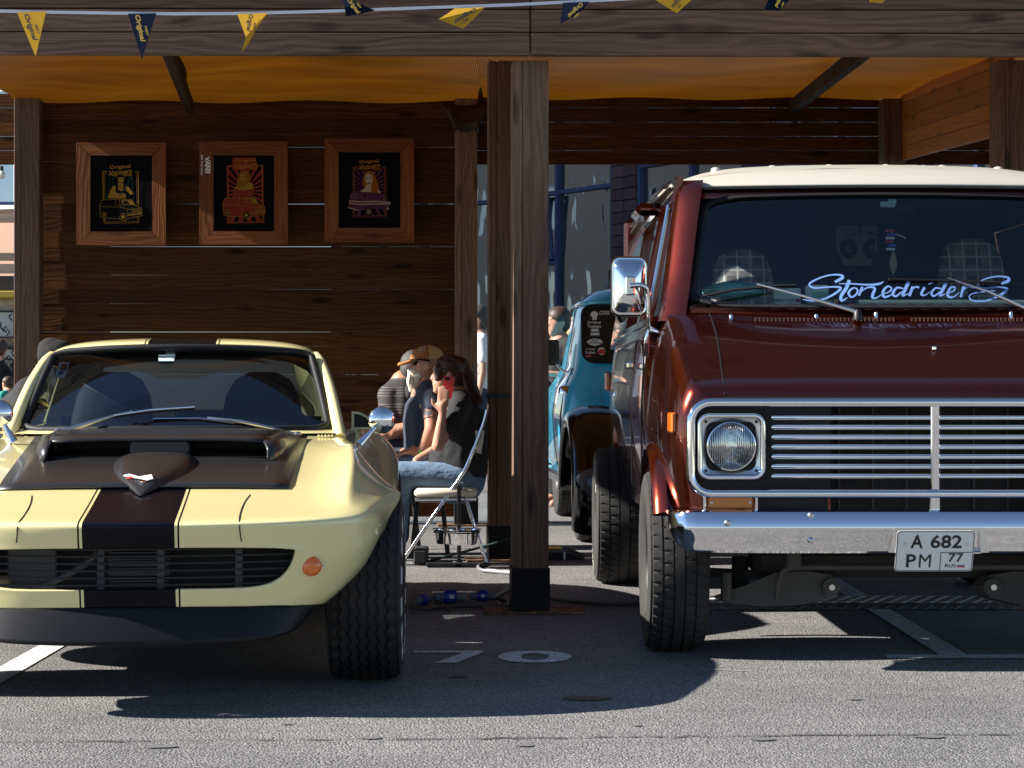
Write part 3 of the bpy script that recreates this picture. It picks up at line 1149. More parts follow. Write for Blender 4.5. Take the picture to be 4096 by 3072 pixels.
ol = rrect(0, 0, 2, 2, .16, 6)
ol = [(a, b * 1.0) for a, b in ol]
wsg = patch_ring([(a, b) for a, b in ol], ws, 8).build("windscreen", "tinted_windscreen", car, smooth=180)
outl = []
for i in range(len(ol)):
    p, q = ol[i], ol[(i + 1) % len(ol)]
    for k in range(6 if math.hypot(p[0] - q[0], p[1] - q[1]) > .3 else 1):
        n_ = 6 if math.hypot(p[0] - q[0], p[1] - q[1]) > .3 else 1
        outl.append((p[0] + (q[0] - p[0]) * k / n_, p[1] + (q[1] - p[1]) * k / n_))
pp = [ws(a, b) for a, b in outl]
MB().tube([Vector(p) + Vector((0, -.006, .002)) for p in pp + pp[:2]], .0155, 8, cap=False).build("windscreen_seal", "black_rubber", wsg, smooth=60)
# windscreen trim panel that closes the corners
cor = MB()
for (a, b) in ((1, 1), (-1, 1), (1, -1), (-1, -1)):
    P0 = Vector(ws(a * 1.0, b * 1.0))
    arc = [Vector(ws(a * (.84 + .16 * math.sin(R(t_))), b * (.84 + .16 * math.cos(R(t_))))) for t_ in (0, 18, 36, 54, 72, 90)]
    o_ = len(cor.v)
    cor.v += [P0] + arc
    cor.f += [(o_, o_ + k, o_ + k + 1) for k in range(1, 6)]
cor.build("seal_corner", "black_rubber", wsg, fix=False)
# scuttle below the glass
sc_rows = [[ws(a, -.98) for a in [x / 10 for x in range(-11, 12)]],
           [(a * .70, .955 + .17 * a * a, .874) for a in [x / 10 for x in range(-11, 12)]]]
MB().grid(sc_rows).build("scuttle", yel, car, smooth=180)

# carbon bonnet panel with twin inlets
HV = [(-.9, .632), (-.7, .658), (-.45, .694), (-.2, .735), (.05, .766), (.3, .795), (.5, .818), (.75, .845), (.97, .872)]


def hz(v):
    for (a, za), (b, zb) in zip(HV, HV[1:]):
        if v <= b:
            return za + (zb - za) * (v - a) / (b - a)
    return HV[-1][1]


pr = []
for i in range(15):
    v = -.33 + (.93 + .33) * i / 14
    hw = .50 + .05 * (v + .33) / 1.26
    row = []
    for j in range(17):
        a = -1 + j / 8
        u = a * hw
        dz = .0085 - .010 * max(0, abs(u) - .30) / .24
        row.append((u, v + .02 * a * a * (1 if i == 0 else 0), hz(v) + dz))
    pr.append(row)
bon = MB().grid(pr).build("bonnet_panel", carbon, car, smooth=180, solid=.006)
# raised scoop: roof slab, cheeks, central spine
tr_ = []
for v, z, w in ((.30, .866, .405), (.315, .874, .41), (.45, .881, .425), (.70, .892, .45), (.88, .896, .465), (.96, .880, .475)):
    row = []
    for j in range(13):
        a = -1 + j / 6
        row.append((a * w, v, z - .010 * a ** 4))
    tr_.append(row)
MB().grid(tr_).build("scoop_roof", carbon, bon, smooth=60, solid=.012)
for s in (1, -1):
    ck_ = [[(s * .395, .275, .864), (s * .425, .45, .873), (s * .45, .70, .884), (s * .475, .955, .872)],
           [(s * .408, .25, .84), (s * .445, .43, .856), (s * .475, .70, .870), (s * .50, .955, .868)],
           [(s * .415, .20, .788), (s * .47, .40, .812), (s * .505, .70, .845), (s * .52, .955, .868)]]
    MB().grid(ck_).build("scoop_cheek", carbon, bon, smooth=60, solid=.01)
    MB().add([(s * .118, .52, .80), (s * .40, .52, .80), (s * .42, .52, .885), (s * .118, .52, .885)], [(0, 1, 2, 3)]).build("inlet_back", "black_plastic", bon)
    MB().box(min(s * .118, s * .43), max(s * .118, s * .43), .27, .53, .803, .806).build("inlet_floor", "black_plastic", bon)
# spine and tapering central bulge
MB().bbox(-.116, .116, .305, .56, .79, .874, .012).build("centre_block", carbon, bon, smooth=40)
prof = [(.32, .125, .820), (.24, .135, .826), (.15, .145, .824), (.05, .144, .814), (-.05, .132, .799), (-.15, .110, .783), (-.25, .080, .762), (-.34, .046, .738), (-.41, .018, .714), (-.45, .003, .697)]
rows = []
for v, w, zt in cr(prof, 3):
    zb = hz(v) + .004
    row = []
    for j in range(15):
        a = math.pi * j / 14
        cx_ = math.copysign(abs(math.cos(a)) ** .7, math.cos(a))
        row.append((-cx_ * w, v, zb + max(.001, zt - zb) * abs(math.sin(a)) ** .75))
    rows.append(row)
bul = MB().grid(rows).build("centre_bulge", carbon, bon, smooth=50)

# grille mouth
def nose_v(u):
    return -.865 + .31 * u * u


MB().box(-.60, .60, -.55, -.53, .36, .60).build("grille_back", "black_plastic", car)
gr = node("grille", car)
for k in range(6):
    z = .545 - k * .0235
    hw = .525 if k < 3 else .50 - .02 * (k - 3)
    MB().tube([(u, nose_v(u) + .055, z - .002 * abs(u)) for u in [hw * (-1 + q / 6) for q in range(13)]], .0042, 6).build("grille_bar", "black_steel", gr, smooth=60)
for px_ in (400, 642, 955):
    u = cp(px_, 2280, -.72)[0]
    MB().bbox(u - .012, u + .012, -.70, -.69, .405, .565, .002).build("bracket", "radiator_grey", gr)
MB().bbox(-.42, -.26, -.62, -.58, .40, .56).build("radiator_panel", "radiator_grey", gr)
co = MB()
for k in range(14):
    co.box(-.085, .11, -.64, -.63, .412 + k * .0105, .417 + k * .0105)
co.build("cooler_fins", "radiator_grey", gr)
for z in (.545, .50, .455):
    MB().tube([(-.09, -.645, z), (.115, -.645, z)], .006, 6).build("cooler_pipe", "radiator_grey", gr, smooth=60)
MB().tube(cr([(-.34, -.68, .405), (-.24, -.69, .44), (-.14, -.70, .50), (-.115, -.68, .53), (-.08, -.66, .535)], 4), .011, 8).build("hose", "radiator_grey", gr, smooth=60)
MB().bbox(-.50, -.40, -.74, -.66, .40, .45, .012).build("air_duct", "tan_duct", gr)

# lower spoiler
TOPS = [(0, -.80, .362), (.2, -.795, .36), (.36, -.77, .356), (.47, -.735, .352), (.55, -.69, .348), (.60, -.63, .345)]
MIDS = [(0, -.828, .30), (.2, -.822, .30), (.36, -.795, .30), (.46, -.76, .30), (.53, -.71, .30), (.57, -.65, .305)]
BOTS = [(0, -.848, .236), (.2, -.842, .238), (.36, -.815, .242), (.45, -.78, .247), (.505, -.735, .255), (.54, -.68, .275)]
rws = [[(-a, b, c) for a, b, c in r[:0:-1]] + r for r in (TOPS, MIDS, BOTS)]
MB().grid(rws).build("front_spoiler", "spoiler_black", car, smooth=180, sub=2, solid=.008)

bpy.context.view_layer.update()
SN = Snap(body)
# indicator lamps in shallow recesses
p = to_local(car, SN(1246, 2264, .0))
for s in (1, -1):
    c = (s * p.x, p.y - .004, p.z)
    lp = MB().lathe([(.034, .008), (.034, -.002), (.028, -.012), (.015, -.018), (.002, -.020)], c, 'Y', 20).build("indicator_lamp", "amber_lens", car, smooth=50)
    for q in (-1, 1):
        MB().lathe([(.004, .004), (.004, -.006), (.001, -.008)], (c[0] + q * .039, c[1], c[2]), 'Y', 8).build("screw", "satin_steel", lp)
# shut lines of the folding headlamp panels
for s in (1, -1):
    pts = []
    for (x, y) in ((1000, 1980), (978, 2010), (962, 2050), (957, 2080), (958, 2105), (961, 2135), (966, 2165)):
        q = to_local(car, SN(x, y, .0005))
        pts.append((s * q.x, q.y, q.z))
    MB().tube(cr(pts, 3), .0022, 5).build("shut_line", "black_plastic", car)
# badge of crossed flags
SB = Snap(bul, bon)
bd = node("badge", car)


def bflag(pts2, m_):
    mb_ = MB()
    vs_ = [to_local(car, SB(x, y, .006)) for x, y in pts2]
    mb_.add(vs_, [tuple(range(len(vs_)))])
    mb_.build("badge_flag", m_, bd, solid=.003)


bflag([(508, 1914), (528, 1911), (534, 1918), (510, 1921)], "red_print")
bflag([(497, 1908), (520, 1903), (556, 1914), (560, 1921), (540, 1918)], "white_print")
bflag([(556, 1914), (606, 1905), (612, 1922), (590, 1928), (562, 1923)], "white_print")
bflag([(560, 1924), (585, 1929), (570, 1936), (550, 1928)], "chrome")

# wipers
def wiper(arm, bl, pivot):
    w = node("wiper", car)
    a3 = [Vector(cp(x, y, v)) for x, y, v in arm]
    MB().tube(a3, .006, 6, radii=[.011, .010, .007, .005][:len(a3)]).build("wiper_arm", "satin_steel", w, smooth=60)
    b3 = [Vector(cp(x, y, v)) for x, y, v in bl]
    MB().tube(b3, .0055, 6).build("wiper_blade", "chrome", w, smooth=60)
    MB().tube([p_ + Vector((0, .004, -.008)) for p_ in b3], .004, 6).build("wiper_rubber", "black_rubber", w, smooth=60)
    MB().lathe([(.018, -.01), (.018, .012), (.01, .02)], cp(*pivot), 'Z', 12).build("wiper_pivot", "satin_steel", w, smooth=40)


wiper([(232, 1730, .98), (330, 1700, 1.00), (440, 1668, 1.03), (530, 1645, 1.06)], [(455, 1662, 1.03), (600, 1640, 1.06), (780, 1628, 1.075)], (232, 1734, .98))
wiper([(1190, 1742, 1.04), (1080, 1712, 1.03), (960, 1684, 1.02), (830, 1670, 1.03)], [(612, 1676, 1.03), (800, 1674, 1.02), (990, 1697, 1.03)], (1190, 1746, 1.04))

# door mirrors, round chrome backs
def round_mirror(px, py, v, base):
    c = Vector(cp(px, py, v))
    g = node("door_mirror", car)
    MB().lathe([(.002, -.022), (.022, -.020), (.040, -.014), (.052, -.004), (.0555, .006), (.053, .012), (.002, .012)], c, 'Y', 32).build("mirror_shell", "chrome", g, smooth=60)
    b = Vector(base)
    MB().tube([b, b + (c - b) * .45, b + (c - b) * .86], .01, 10, radii=[.022, .012, .007]).build("mirror_stem", "chrome", g, smooth=60)


round_mirror(1528, 1680, .74, cp(1440, 1778, .72))
round_mirror(-4, 1655, .74, cp(52, 1770, .74))

# small things on and behind the glass
def on_glass(name, x0, x1, y0, y1, m_, th=.004, par=None, slant=0):
    q = [(x0 - slant, y1), (x1 - slant, y1), (x1, y0), (x0, y0)]
    SWg = SNG
    vs_ = [to_local(car, SWg(x, y, -.004)) for x, y in q]
    return MB().add(vs_, [(0, 1, 2, 3)]).build(name, m_, par or wsg, solid=th)


SNG = Snap(wsg)
mat("pale_green_plastic", (.55, .68, .62), .4)
tg = on_glass("toll_tag", 634, 696, 1420, 1446, "pale_green_plastic", .014)
on_glass("toll_tag_body", 662, 700, 1408, 1432, "pale_green_plastic", .02, tg)
SWD = on_glass("glass_disc", 720, 754, 1406, 1430, "pale_green_plastic", .003)
st = on_glass("sticker", 236, 278, 1446, 1508, "white_print", .001, None, 20)
on_glass("sticker_print", 246, 270, 1454, 1478, "red_print", .003, st, 8)
on_glass("sticker_print", 238, 256, 1482, 1498, "blue_print", .003, st, 8)

# cabin
ca = MB()
ca.box(-.60, .60, 1.0, 3.3, .30, .34)
ca.build("cabin_floor", "black_plastic", car)
MB().grid([[(x, 1.02 + .19 * (x / .64) ** 2, .872) for x in (-.62, -.3, 0, .3, .62)], [(x, 1.32, .885) for x in (-.62, -.3, 0, .3, .62)], [(x, 1.40, .80) for x in (-.62, -.3, 0, .3, .62)], [(x, 1.40, .40) for x in (-.62, -.3, 0, .3, .62)]]).build("dashboard", "seat_black", car, smooth=60)
for s in (1, -1):
    st_ = []
    for z, hw, v in ((.45, .17, 1.72), (.70, .19, 1.76), (.92, .185, 1.83), (1.03, .165, 1.87), (1.10, .125, 1.89), (1.135, .06, 1.90)):
        st_.append([(s * .335 + hw * math.cos(a), v + .06 * math.sin(a), z) for a in [2 * math.pi * q / 16 for q in range(16)]])
    mb = MB().grid(st_, closed=True)
    mb.f.append(tuple(range(80, 96)))
    mb.build("seat", "seat_black", car, smooth=60)
    MB().grid([[(s * .66, 1.1, .40), (s * .66, 2.3, .40)], [(s * .665, 1.14, .87), (s * .665, 2.1, .89)]]).build("door_card", "seat_black", car)
MB().grid([[(-.6, 2.05, .35), (.6, 2.05, .35)], [(-.6, 2.1, .93), (.6, 2.1, .93)], [(-.55, 3.1, .90), (.55, 3.1, .90)]]).build("luggage_shelf", "seat_black", car)
swp = []
for k in range(29):
    a = 2 * math.pi * k / 28
    swp.append((.345 + .18 * math.cos(a), 1.50 - .07 * math.sin(a), .80 + .165 * math.sin(a)))
stw = MB().tube(swp, .013, 8, cap=False).build("steering_wheel", "black_plastic", car, smooth=60)
MB().tube([(.345, 1.5, .80), (.345, 1.35, .77)], .03, 8).build("steering_column", "black_plastic", stw)
MB().tube([(.18, 1.5, .80), (.51, 1.5, .80)], .010, 6).build("steering_spoke", "satin_steel", stw)
# cowl vents
for px_, py_ in ((1300, 1748), (178, 1760)):
    ce = Vector(cp(px_, py_, 1.02))
    for k in range(5):
        MB().bbox(ce.x - .03 + k * .014, ce.x - .022 + k * .014, ce.y - .03, ce.y + .01, ce.z + .004, ce.z + .010, .002).build("cowl_vent", yel, car)
# underside and wheel wells
MB().box(-.46, .46, -.35, 3.4, .20, .34).build("underbody", "black_plastic", car)
for s in (1, -1):
    for v in (0, 2.49):
        wr = []
        for k in range(13):
            a = R(-66 + 132 * k / 12)
            wr.append([(s * (.52 + q), v + .375 * math.sin(a), .34 + .375 * math.cos(a)) for q in (0, .27)])
        MB().grid(wr).build("wheel_well", "black_plastic", car)
    ty_ = wheel(car, (s * .778, 0, .337), .337, .27, .19, 'rib', outer=s)
    rot_ = Matrix.Rotation(R(-3.5), 3, 'Z')
    ty_.rotation_euler = (0, 0, R(-3.5))
    ty_.location = Vector((s * .778, 0, .337)) - rot_ @ Vector((s * .778, 0, .337))
    front_tyre = ty_
    wheel(car, (s * .838, 2.49, .345), .345, .29, .19, 'rib', outer=s)
# white raised letters on the sidewall
for v0, s, xo in ((0, 1, .778 + .1352),):
    front_r = [o_ for o_ in car.children if o_.name.startswith('tyre') and abs(o_.rotation_euler.z) > .01 and sum(v_.co.x for v_ in o_.data.vertices) > 0][0]
    for k in range(16):
        if k % 8 in (6, 7):
            continue
        a0 = R(k * 22.5 + 30)
        pts = []
        for da in (0, .10, .22):
            pts.append(a0 + da)
        out = []
        for rr in (.252, .292):
            out.append([(xo + (.0005 if rr < .27 else -.0012), v0 + rr * math.sin(a), .337 + rr * math.cos(a)) for a in pts])
        MB().grid(out).build("sidewall_mark", "tyre_white", front_r, solid=.003)
# ------------------------------------------------------------------ root-beer brown van
pnt = car_paint("brown_paint", (.24, .045, .016), .34)
t = NT(pnt)
t.set(Metallic=.92, Roughness=.2)
fl = t.n("TexVoronoi", Vector=t.obj(), Scale=900.0)
t.set(Base_Color=t.mix(.12, (.125, .013, .006), t.mix(1.0, (.55, .10, .02), fl.outputs["Color"], 'MULTIPLY')))
mat("roof_white", (.46, .43, .365), .45, Coat_Weight=.2)
mat("amber_dark", (.75, .20, .015), .2, Coat_Weight=1.0)
mat("lamp_pan_silver", (.72, .72, .73), .3, .85)
mat("underbody_grey", (.035, .033, .031), .8)
mat("arm_grey", (.07, .066, .06), .75)
mat("letter_blue", (.15, .27, .55), .5)
mat("dash_brown", (.26, .085, .045), .55)
mat("dash_cream", (.70, .72, .55), .5)
mat("bag_green", (.16, .42, .34), .2, Coat_Weight=.6)
mat("card_white", (.66, .70, .64), .6)
pl = mat("plaid_cloth", (.3, .25, .25), .9)
t = NT(pl)
sx = t.n("SeparateXYZ", Vector=t.obj())
def bands(c, sc, ph, lo):
    f = t.math('FRACT', t.math('ADD', t.math('MULTIPLY', c, sc), ph))
    return t.math('LESS_THAN', f, lo)
cA = t.mix(bands(sx.outputs[0], 8.0, .1, .45), (.13, .095, .10), (.30, .27, .26))
cB = t.mix(bands(sx.outputs[2], 8.0, .3, .40), cA, (.24, .20, .20))
cC = t.mix(bands(sx.outputs[0], 16.0, .55, .12), cB, (.62, .58, .55))
t.set(Base_Color=t.mix(bands(sx.outputs[2], 16.0, .2, .12), cC, (.60, .56, .54)))

VX, VD = 1.59, 8.30
van = thing("van", "metallic brown van with white roof and wide chrome grille parked on the right", "van", (VX, VD, 0))
bpy.context.view_layer.update()


def vp(px, py, v):
    d = VD + v
    return Vector(((px - 2048) / F * d - VX, v, CAM_H + (1536 - py) / F * d))


# lower body: lofted sections (v, half width, top height)
SEC = [(-.600, .885, 1.005), (-.592, .93, 1.04), (-.57, .958, 1.075), (-.52, .980, 1.103), (-.40, .998, 1.155), (-.22, 1.012, 1.236), (-.04, 1.02, 1.316),
       (.08, 1.026, 1.368), (.20, 1.03, 1.385), (.45, 1.033, 1.345), (.9, 1.036, 1.34), (1.6, 1.038, 1.34), (2.6, 1.038, 1.34), (3.35, 1.034, 1.34), (3.58, 1.01, 1.34), (3.66, .95, 1.34)]


def section(v, w, zt):
    zb = .50
    if v > .3:
        half = [(0, zb), (.7, zb), (w - .075, zb), (w - .045, zb + .04), (w - .018, .70), (w - .003, .86), (w, .98), (w - .008, 1.12), (w - .02, 1.24), (w - .035, 1.30), (w - .06, zt), (.5, zt), (0, zt)]
    else:
        k = (zt - .98)
        half = [(0, zb), (.7, zb), (w - .075, zb), (w - .045, zb + .04), (w - .018, .68), (w - .003, .80), (w, .88), (w - .008, .95 + k * .15), (w - .03, .97 + k * .55), (w - .065, .985 + k * .86), (w - .13, zt - .008), (.5, zt), (0, zt)]
    h = cr(half, 4)
    left = [(-a, b) for a, b in h[-2:0:-1]]
    return [(a, v, b) for a, b in h + left]


dense = cr([list(s) for s in SEC], 3)
mb = MB()
rows = [section(*s) for s in dense]
mb.grid(rows, closed=True)
n = len(rows[0])
mb.f.append(tuple(range(n)))
mb.f.append(tuple(range((len(rows) - 1) * n, len(rows) * n)))
vbody = mb.build("body", pnt, van, smooth=40)
cut = MB()
for s in (1, -1):
    for v, r in ((0, .425), (2.79, .45)):
        cut.lathe([(r, .62), (r, 1.3)] if s > 0 else [(r, -1.3), (r, -.62)], (0, v, .40), 'X', 40)
cutter = cut.build("arch_cut", pnt, None)
cut2 = MB().box(-.39, .39, -.8, -.35, .45, .995).build("mouth_cut", pnt, None)
cut3 = MB().box(-.90, .90, .32, 3.5, .80, 1.6).build("cabin_cut", pnt, None)
cutter.location = cut2.location = cut3.location = (VX, VD, 0)
for c in (cutter, cut2, cut3):
    md = vbody.modifiers.new("cut", 'BOOLEAN')
    md.object = c
    md.operation = 'DIFFERENCE'
    md.solver = 'EXACT'
bpy.context.view_layer.update()
dg = bpy.context.evaluated_depsgraph_get()
me = bpy.data.meshes.new_from_object(vbody.evaluated_get(dg))
vbody.modifiers.clear()
vbody.data = me
me.polygons.foreach_set("use_smooth", [True] * len(me.polygons))
me.set_sharp_from_angle(angle=R(38))
me.materials.clear()
me.materials.append(pnt)
for c in (cutter, cut2, cut3):
    bpy.data.objects.remove(c, do_unlink=True)
bpy.context.view_layer.update()
SV = Snap(vbody)

# wheel arch flares
for s in (1, -1):
    for v, r in ((0, .425),):
        rows = []
        for k in range(33):
            a = R((-66 if v == 0 else -80) + (168 if v == 0 else 170) * k / 32)
            row = []
            for uu, rr in ((.99, r + .035), (1.02, r + .024), (1.044, r + .006), (1.048, r - .006), (1.035, r - .012), (.97, r - .006)):
                row.append((s * uu, v + rr * math.sin(a), .40 + rr * math.cos(a)))
            rows.append(row)
        MB().grid(rows).build("arch_flare", pnt, van, smooth=50)

# upper sides with window openings
def us(z):
    return 1.002 - .17 * (z - 1.30) - .10 * max(0, z - 1.75)


for s in (1, -1):
    def panel(q, nm="side_panel", m_=pnt, off=0.0):
        vs_ = [(s * (us(z) + off), v, z) for v, z in q]
        return MB().add(vs_, [tuple(range(len(q)))]).build(nm, m_, van, solid=.03 if nm == "side_panel" else 0)
    panel([(.27, 1.28), (3.55, 1.28), (3.55, 1.36), (.22, 1.36)])
    panel([(.47, 1.86), (3.6, 1.86), (3.6, 1.97), (.47, 1.97)])
    panel([(1.10, 1.36), (1.26, 1.36), (1.26, 1.86), (1.10, 1.86)])
    panel([(2.18, 1.36), (3.58, 1.36), (3.6, 1.86), (2.18, 1.86)])
    panel([(1.28, 1.37), (2.16, 1.37), (2.16, 1.85), (1.28, 1.85)], "side_window", "side_glass", -.012)
    panel([(.55, 1.37), (1.09, 1.37), (1.09, 1.85), (.60, 1.85)], "door_window", "side_glass", -.018)
    panel([(.30, 1.37), (.53, 1.37), (.585, 1.84), (.52, 1.84)], "vent_window", "side_glass", -.016)
    # screen pillar
    path = cr([(s * .965, .14, 1.34), (s * .935, .24, 1.50), (s * .90, .36, 1.72), (s * .868, .46, 1.90), (s * .855, .52, 1.955)], 4)
    rows = []
    for x, y, z in path:
        rows.append([(x + s * .020, y + .07, z), (x + s * .018, y + .01, z), (x - s * .004, y - .032, z), (x - s * .085, y - .062, z), (x - s * .085, y - .03, z), (x - s * .02, y + .07, z)])
    MB().grid(rows, closed=True).build("screen_pillar", pnt, van, smooth=50)
    MB().tube([(s * (us(1.37) + .012), .53, 1.365), (s * (us(1.86) + .012), .60, 1.86)], .009, 6).build("vent_window_bar", "chrome", van, smooth=60)
    # body shut lines and belt crease
    for v in (.46, 1.16):
        MB().tube([(s * (1.0 + .036 - .004), v, .62), (s * 1.037, v, .95), (s * 1.024, v, 1.20), (s * (us(1.36) + .014), v, 1.36)], .004, 5).build("shut_line", "black_plastic", van)
    hd = MB().bbox(s * 1.035, s * 1.075, .98, 1.10, 1.15, 1.18, .006).build("door_handle", "chrome", van)
    MB().lathe([(.012, 0), (.012, .012), (.004, .016)], (s * 1.03, 1.05, 1.08), 'X', 10).build("door_lock", "chrome", hd)
    MB().tube([(s * (us(1.94) + .02), .46, 1.945), (s * (us(1.95) + .03), 1.5, 1.985), (s * (us(1.95) + .03), 3.6, 1.985)], .014, 6).build("drip_rail", "gloss_black", van, smooth=60)
    # bubble window far back and a body-coloured vent hood
    MB().ball((s * .95, 2.85, 1.58), (.10, .2, .2), 16, 10).build("bubble_window", "side_glass", van, smooth=180)
    MB().bbox(s * .86, s * 1.0, 1.45, 1.85, 1.885, 1.945, .025).build("vent_hood", pnt, van)
# back wall of the body
MB().bbox(-.94, .94, 3.50, 3.62, 1.25, 2.03, .02).build("rear_wall", pnt, van)
MB().bbox(-.86, .86, .66, 3.5, 1.952, 1.962, .002).build("headlining", "seat_black", van)
MB().bbox(-.92, .92, .3, 3.45, .80, .83, .002).build("cabin_floor", "seat_black", van)
for s in (1, -1):
    MB().box(min(s * .885, s * .89), max(s * .885, s * .89), 1.2, 3.4, .85, 1.36).build("inner_trim", "seat_black", van)

# windscreen
def vw(a, b):
    q = (b + 1) / 2
    hw = .872 + (.775 - .872) * q
    v = (.055 + .115 * a * a) * (1 - q) + (.405 + .085 * a * a) * q
    z = 1.392 + .012 * a * a + (1.892 - 1.392 - .022 * a * a) * q
    return (a * hw, v - .018 * math.sin(math.pi * q), z)


ol = rrect(0, 0, 2, 2, .15, 6)
def dens(ol, n_=8):
    out_ = []
    for i in range(len(ol)):
        p, q = ol[i], ol[(i + 1) % len(ol)]
        m_ = n_ if math.hypot(p[0] - q[0], p[1] - q[1]) > .3 else 1
        out_ += [(p[0] + (q[0] - p[0]) * k / m_, p[1] + (q[1] - p[1]) * k / m_) for k in range(m_)]
    return out_


vol = dens(rrect(0, 0, 1.92, 1.90, .22, 6), 10)
vws = patch_ring(vol, vw, 8).build("windscreen", "car_glass", van, smooth=180)
# rubber seal: a flat band and a bead
o1 = dens(rrect(0, 0, 2.02, 2.05, .24, 6), 10)
MB().grid([[Vector(vw(*p)) + Vector((0, -.002, 0)) for p in o1], [Vector(vw(*p)) + Vector((0, -.016, 0)) for p in dens(rrect(0, 0, 1.985, 2.0, .23, 6), 10)],
           [Vector(vw(*p)) + Vector((0, -.016, 0)) for p in dens(rrect(0, 0, 1.95, 1.95, .225, 6), 10)], [Vector(vw(*p)) for p in vol]], closed=True).build("windscreen_seal", "black_rubber", vws, smooth=50)
# body panel round the screen: scuttle and header
MB().grid([[(a * .96, .075 + .12 * a * a, 1.366) for a in [x / 8 for x in range(-8, 9)]], [Vector(vw(a * 1.03, -1.03)) + Vector((0, .006, 0)) for a in [x / 8 for x in range(-8, 9)]]]).build("scuttle", pnt, van, smooth=180)
MB().grid([[Vector(vw(a * 1.04, .98)) + Vector((0, .012, 0)) for a in [x / 8 for x in range(-8, 9)]], [(a * .875, .43 + .09 * a * a, 1.945) for a in [x / 8 for x in range(-8, 9)]],
           [(a * .875, .55 + .09 * a * a, 1.965) for a in [x / 8 for x in range(-8, 9)]]]).build("header_panel", pnt, van, smooth=180)

# white roof
RV = [(.405, 1.925, .0), (.41, 1.934, 0), (.45, 1.958, .0), (.52, 1.990, .0), (.62, 2.018, .0), (.80, 2.052, 0), (1.1, 2.085, 0), (1.9, 2.105, 0), (3.0, 2.10, 0), (3.5, 2.07, 0), (3.64, 2.0, 0)]
rows = []
for v, z, _ in RV:
    row = []
    for a in [x / 10 for x in range(-10, 11)]:
        k = min(1.0, max(0.0, (z - 1.938) / .15))
        row.append((a * .905, v + .10 * a * a * (1 if v < .6 else .5 if v < 1.0 else 0), z - (.03 * a * a + .105 * abs(a) ** 7) * k))
    rows.append(row)
vroof = MB().grid(rows).build("roof", "roof_white", van, smooth=180, sub=1, solid=.012)
MB().tube([(a * .90, .408 + .10 * a * a, 1.922) for a in [x / 10 for x in range(-10, 11)]], .008, 6).build("roof_gutter", "gloss_black", vroof, smooth=60)
SRf = Snap(vroof)
for u in (-.676, -.422, -.168, .086, .338, .59):
    MB().lathe([(.024, -.01), (.021, .004), (.013, .009), (.001, .011)], (u, .86, 2.055 - .03 * u * u), 'Z', 14).build("roof_marker", "roof_white", vroof, smooth=60)

# bonnet shut lines, cowl vents, washer jets
for s in (1, -1):
    pts = []
    for (x, y) in ((2898, 1580), (2893, 1530), (2888, 1490), (2879, 1420), (2866, 1340), (2850, 1285), (2838, 1256)):
        q = to_local(van, SV(x, y, .0004))
        pts.append((s * q.x if s > 0 else q.x, q.y, q.z) if s < 0 else (-q.x, q.y, q.z))
    MB().tube(pts, .0035, 5).build("shut_line", "black_plastic", van)
MB().tube([(u, -.598, 1.028) for u in (-.79, -.4, 0, .4, .79)], .005, 5).build("shut_line", "black_plastic", van)
fin, slot = MB(), MB()
for x0, x1 in ((-.605, -.03), (.03, .605)):
    def cz(v):
        return 1.316 + (v + .04) * .43
    slot.add([(x0, .0, cz(.0) + .003), (x1, .0, cz(.0) + .003), (x1, .035, cz(.035) + .003), (x0, .035, cz(.035) + .003)], [(0, 1, 2, 3)])
    k = x0
    while k < x1:
        fin.box(k, k + .008, .0, .036, cz(.0) + .001, cz(.036) + .001)
        k += .0165
vt = slot.build("cowl_vent", "black_plastic", van, fix=False)
o = fin.build("vent_fins", pnt, vt)
o["kind"] = "stuff"
for px_, py_ in ((3504, 1258), (4044, 1256), (2924, 1268), (3266, 1267)):
    c = vp(px_, py_, .03)
    MB().lathe([(.008, -.03), (.008, .008), (.004, .012)], c, 'Z', 10).build("washer_jet", "chrome", van, smooth=60)
c = to_local(van, SV(3735, 1400, .003))
MB().bbox(c.x - .008, c.x + .008, c.y - .012, c.y + .012, c.z - .004, c.z + .012, .003).build("bonnet_emblem", "chrome", van)

# grille
gr = node("grille", van)
W0, H0 = .918, .3425
cz0 = .8395
ringp = dens(rrect(0, cz0, 2 * W0, H0, .075, 6), 12)
MB().tube([(x, -.628, z) for x, z in ringp + ringp[:2]], .0175, 10, cap=False).build("grille_surround", "chrome", gr, smooth=60)
# matt black backing left and right of the opening
for s in (1, -1):
    bp = rrect(s * .655, cz0, .53, H0, .03, 3)
    MB().prism(bp, -.612, -.606).build("grille_backing", "black_plastic", gr)
MB().box(-.40, .40, -.40, -.38, .50, 1.0).build("radiator", "underbody_grey", gr)
for k in range(6):
    u = -.33 + k * .13
    MB().box(u, u + .006, -.42, -.41, .52, .99).build("radiator_fin", "radiator_grey", gr)
for k in range(7):
    z = 1.08 - (1670 + k * 39.2 - 1536) / F * 7.675
    rows = []
    for a in (-90, -60, -30, 0, 30, 60, 90):
        y, zz = -.612 - .016 * math.cos(R(a)), z + .0112 * math.sin(R(a))
        rows.append([(u, y + (.010 if abs(u) > .609 else 0), zz) for u in (-.617, -.608, 0, .608, .617)])
    MB().grid(rows).build("grille_bar", "chrome", gr, smooth=60)
MB().bbox(-.017, .017, -.634, -.60, .665, 1.005, .004).build("grille_centre_bar", "chrome", gr)

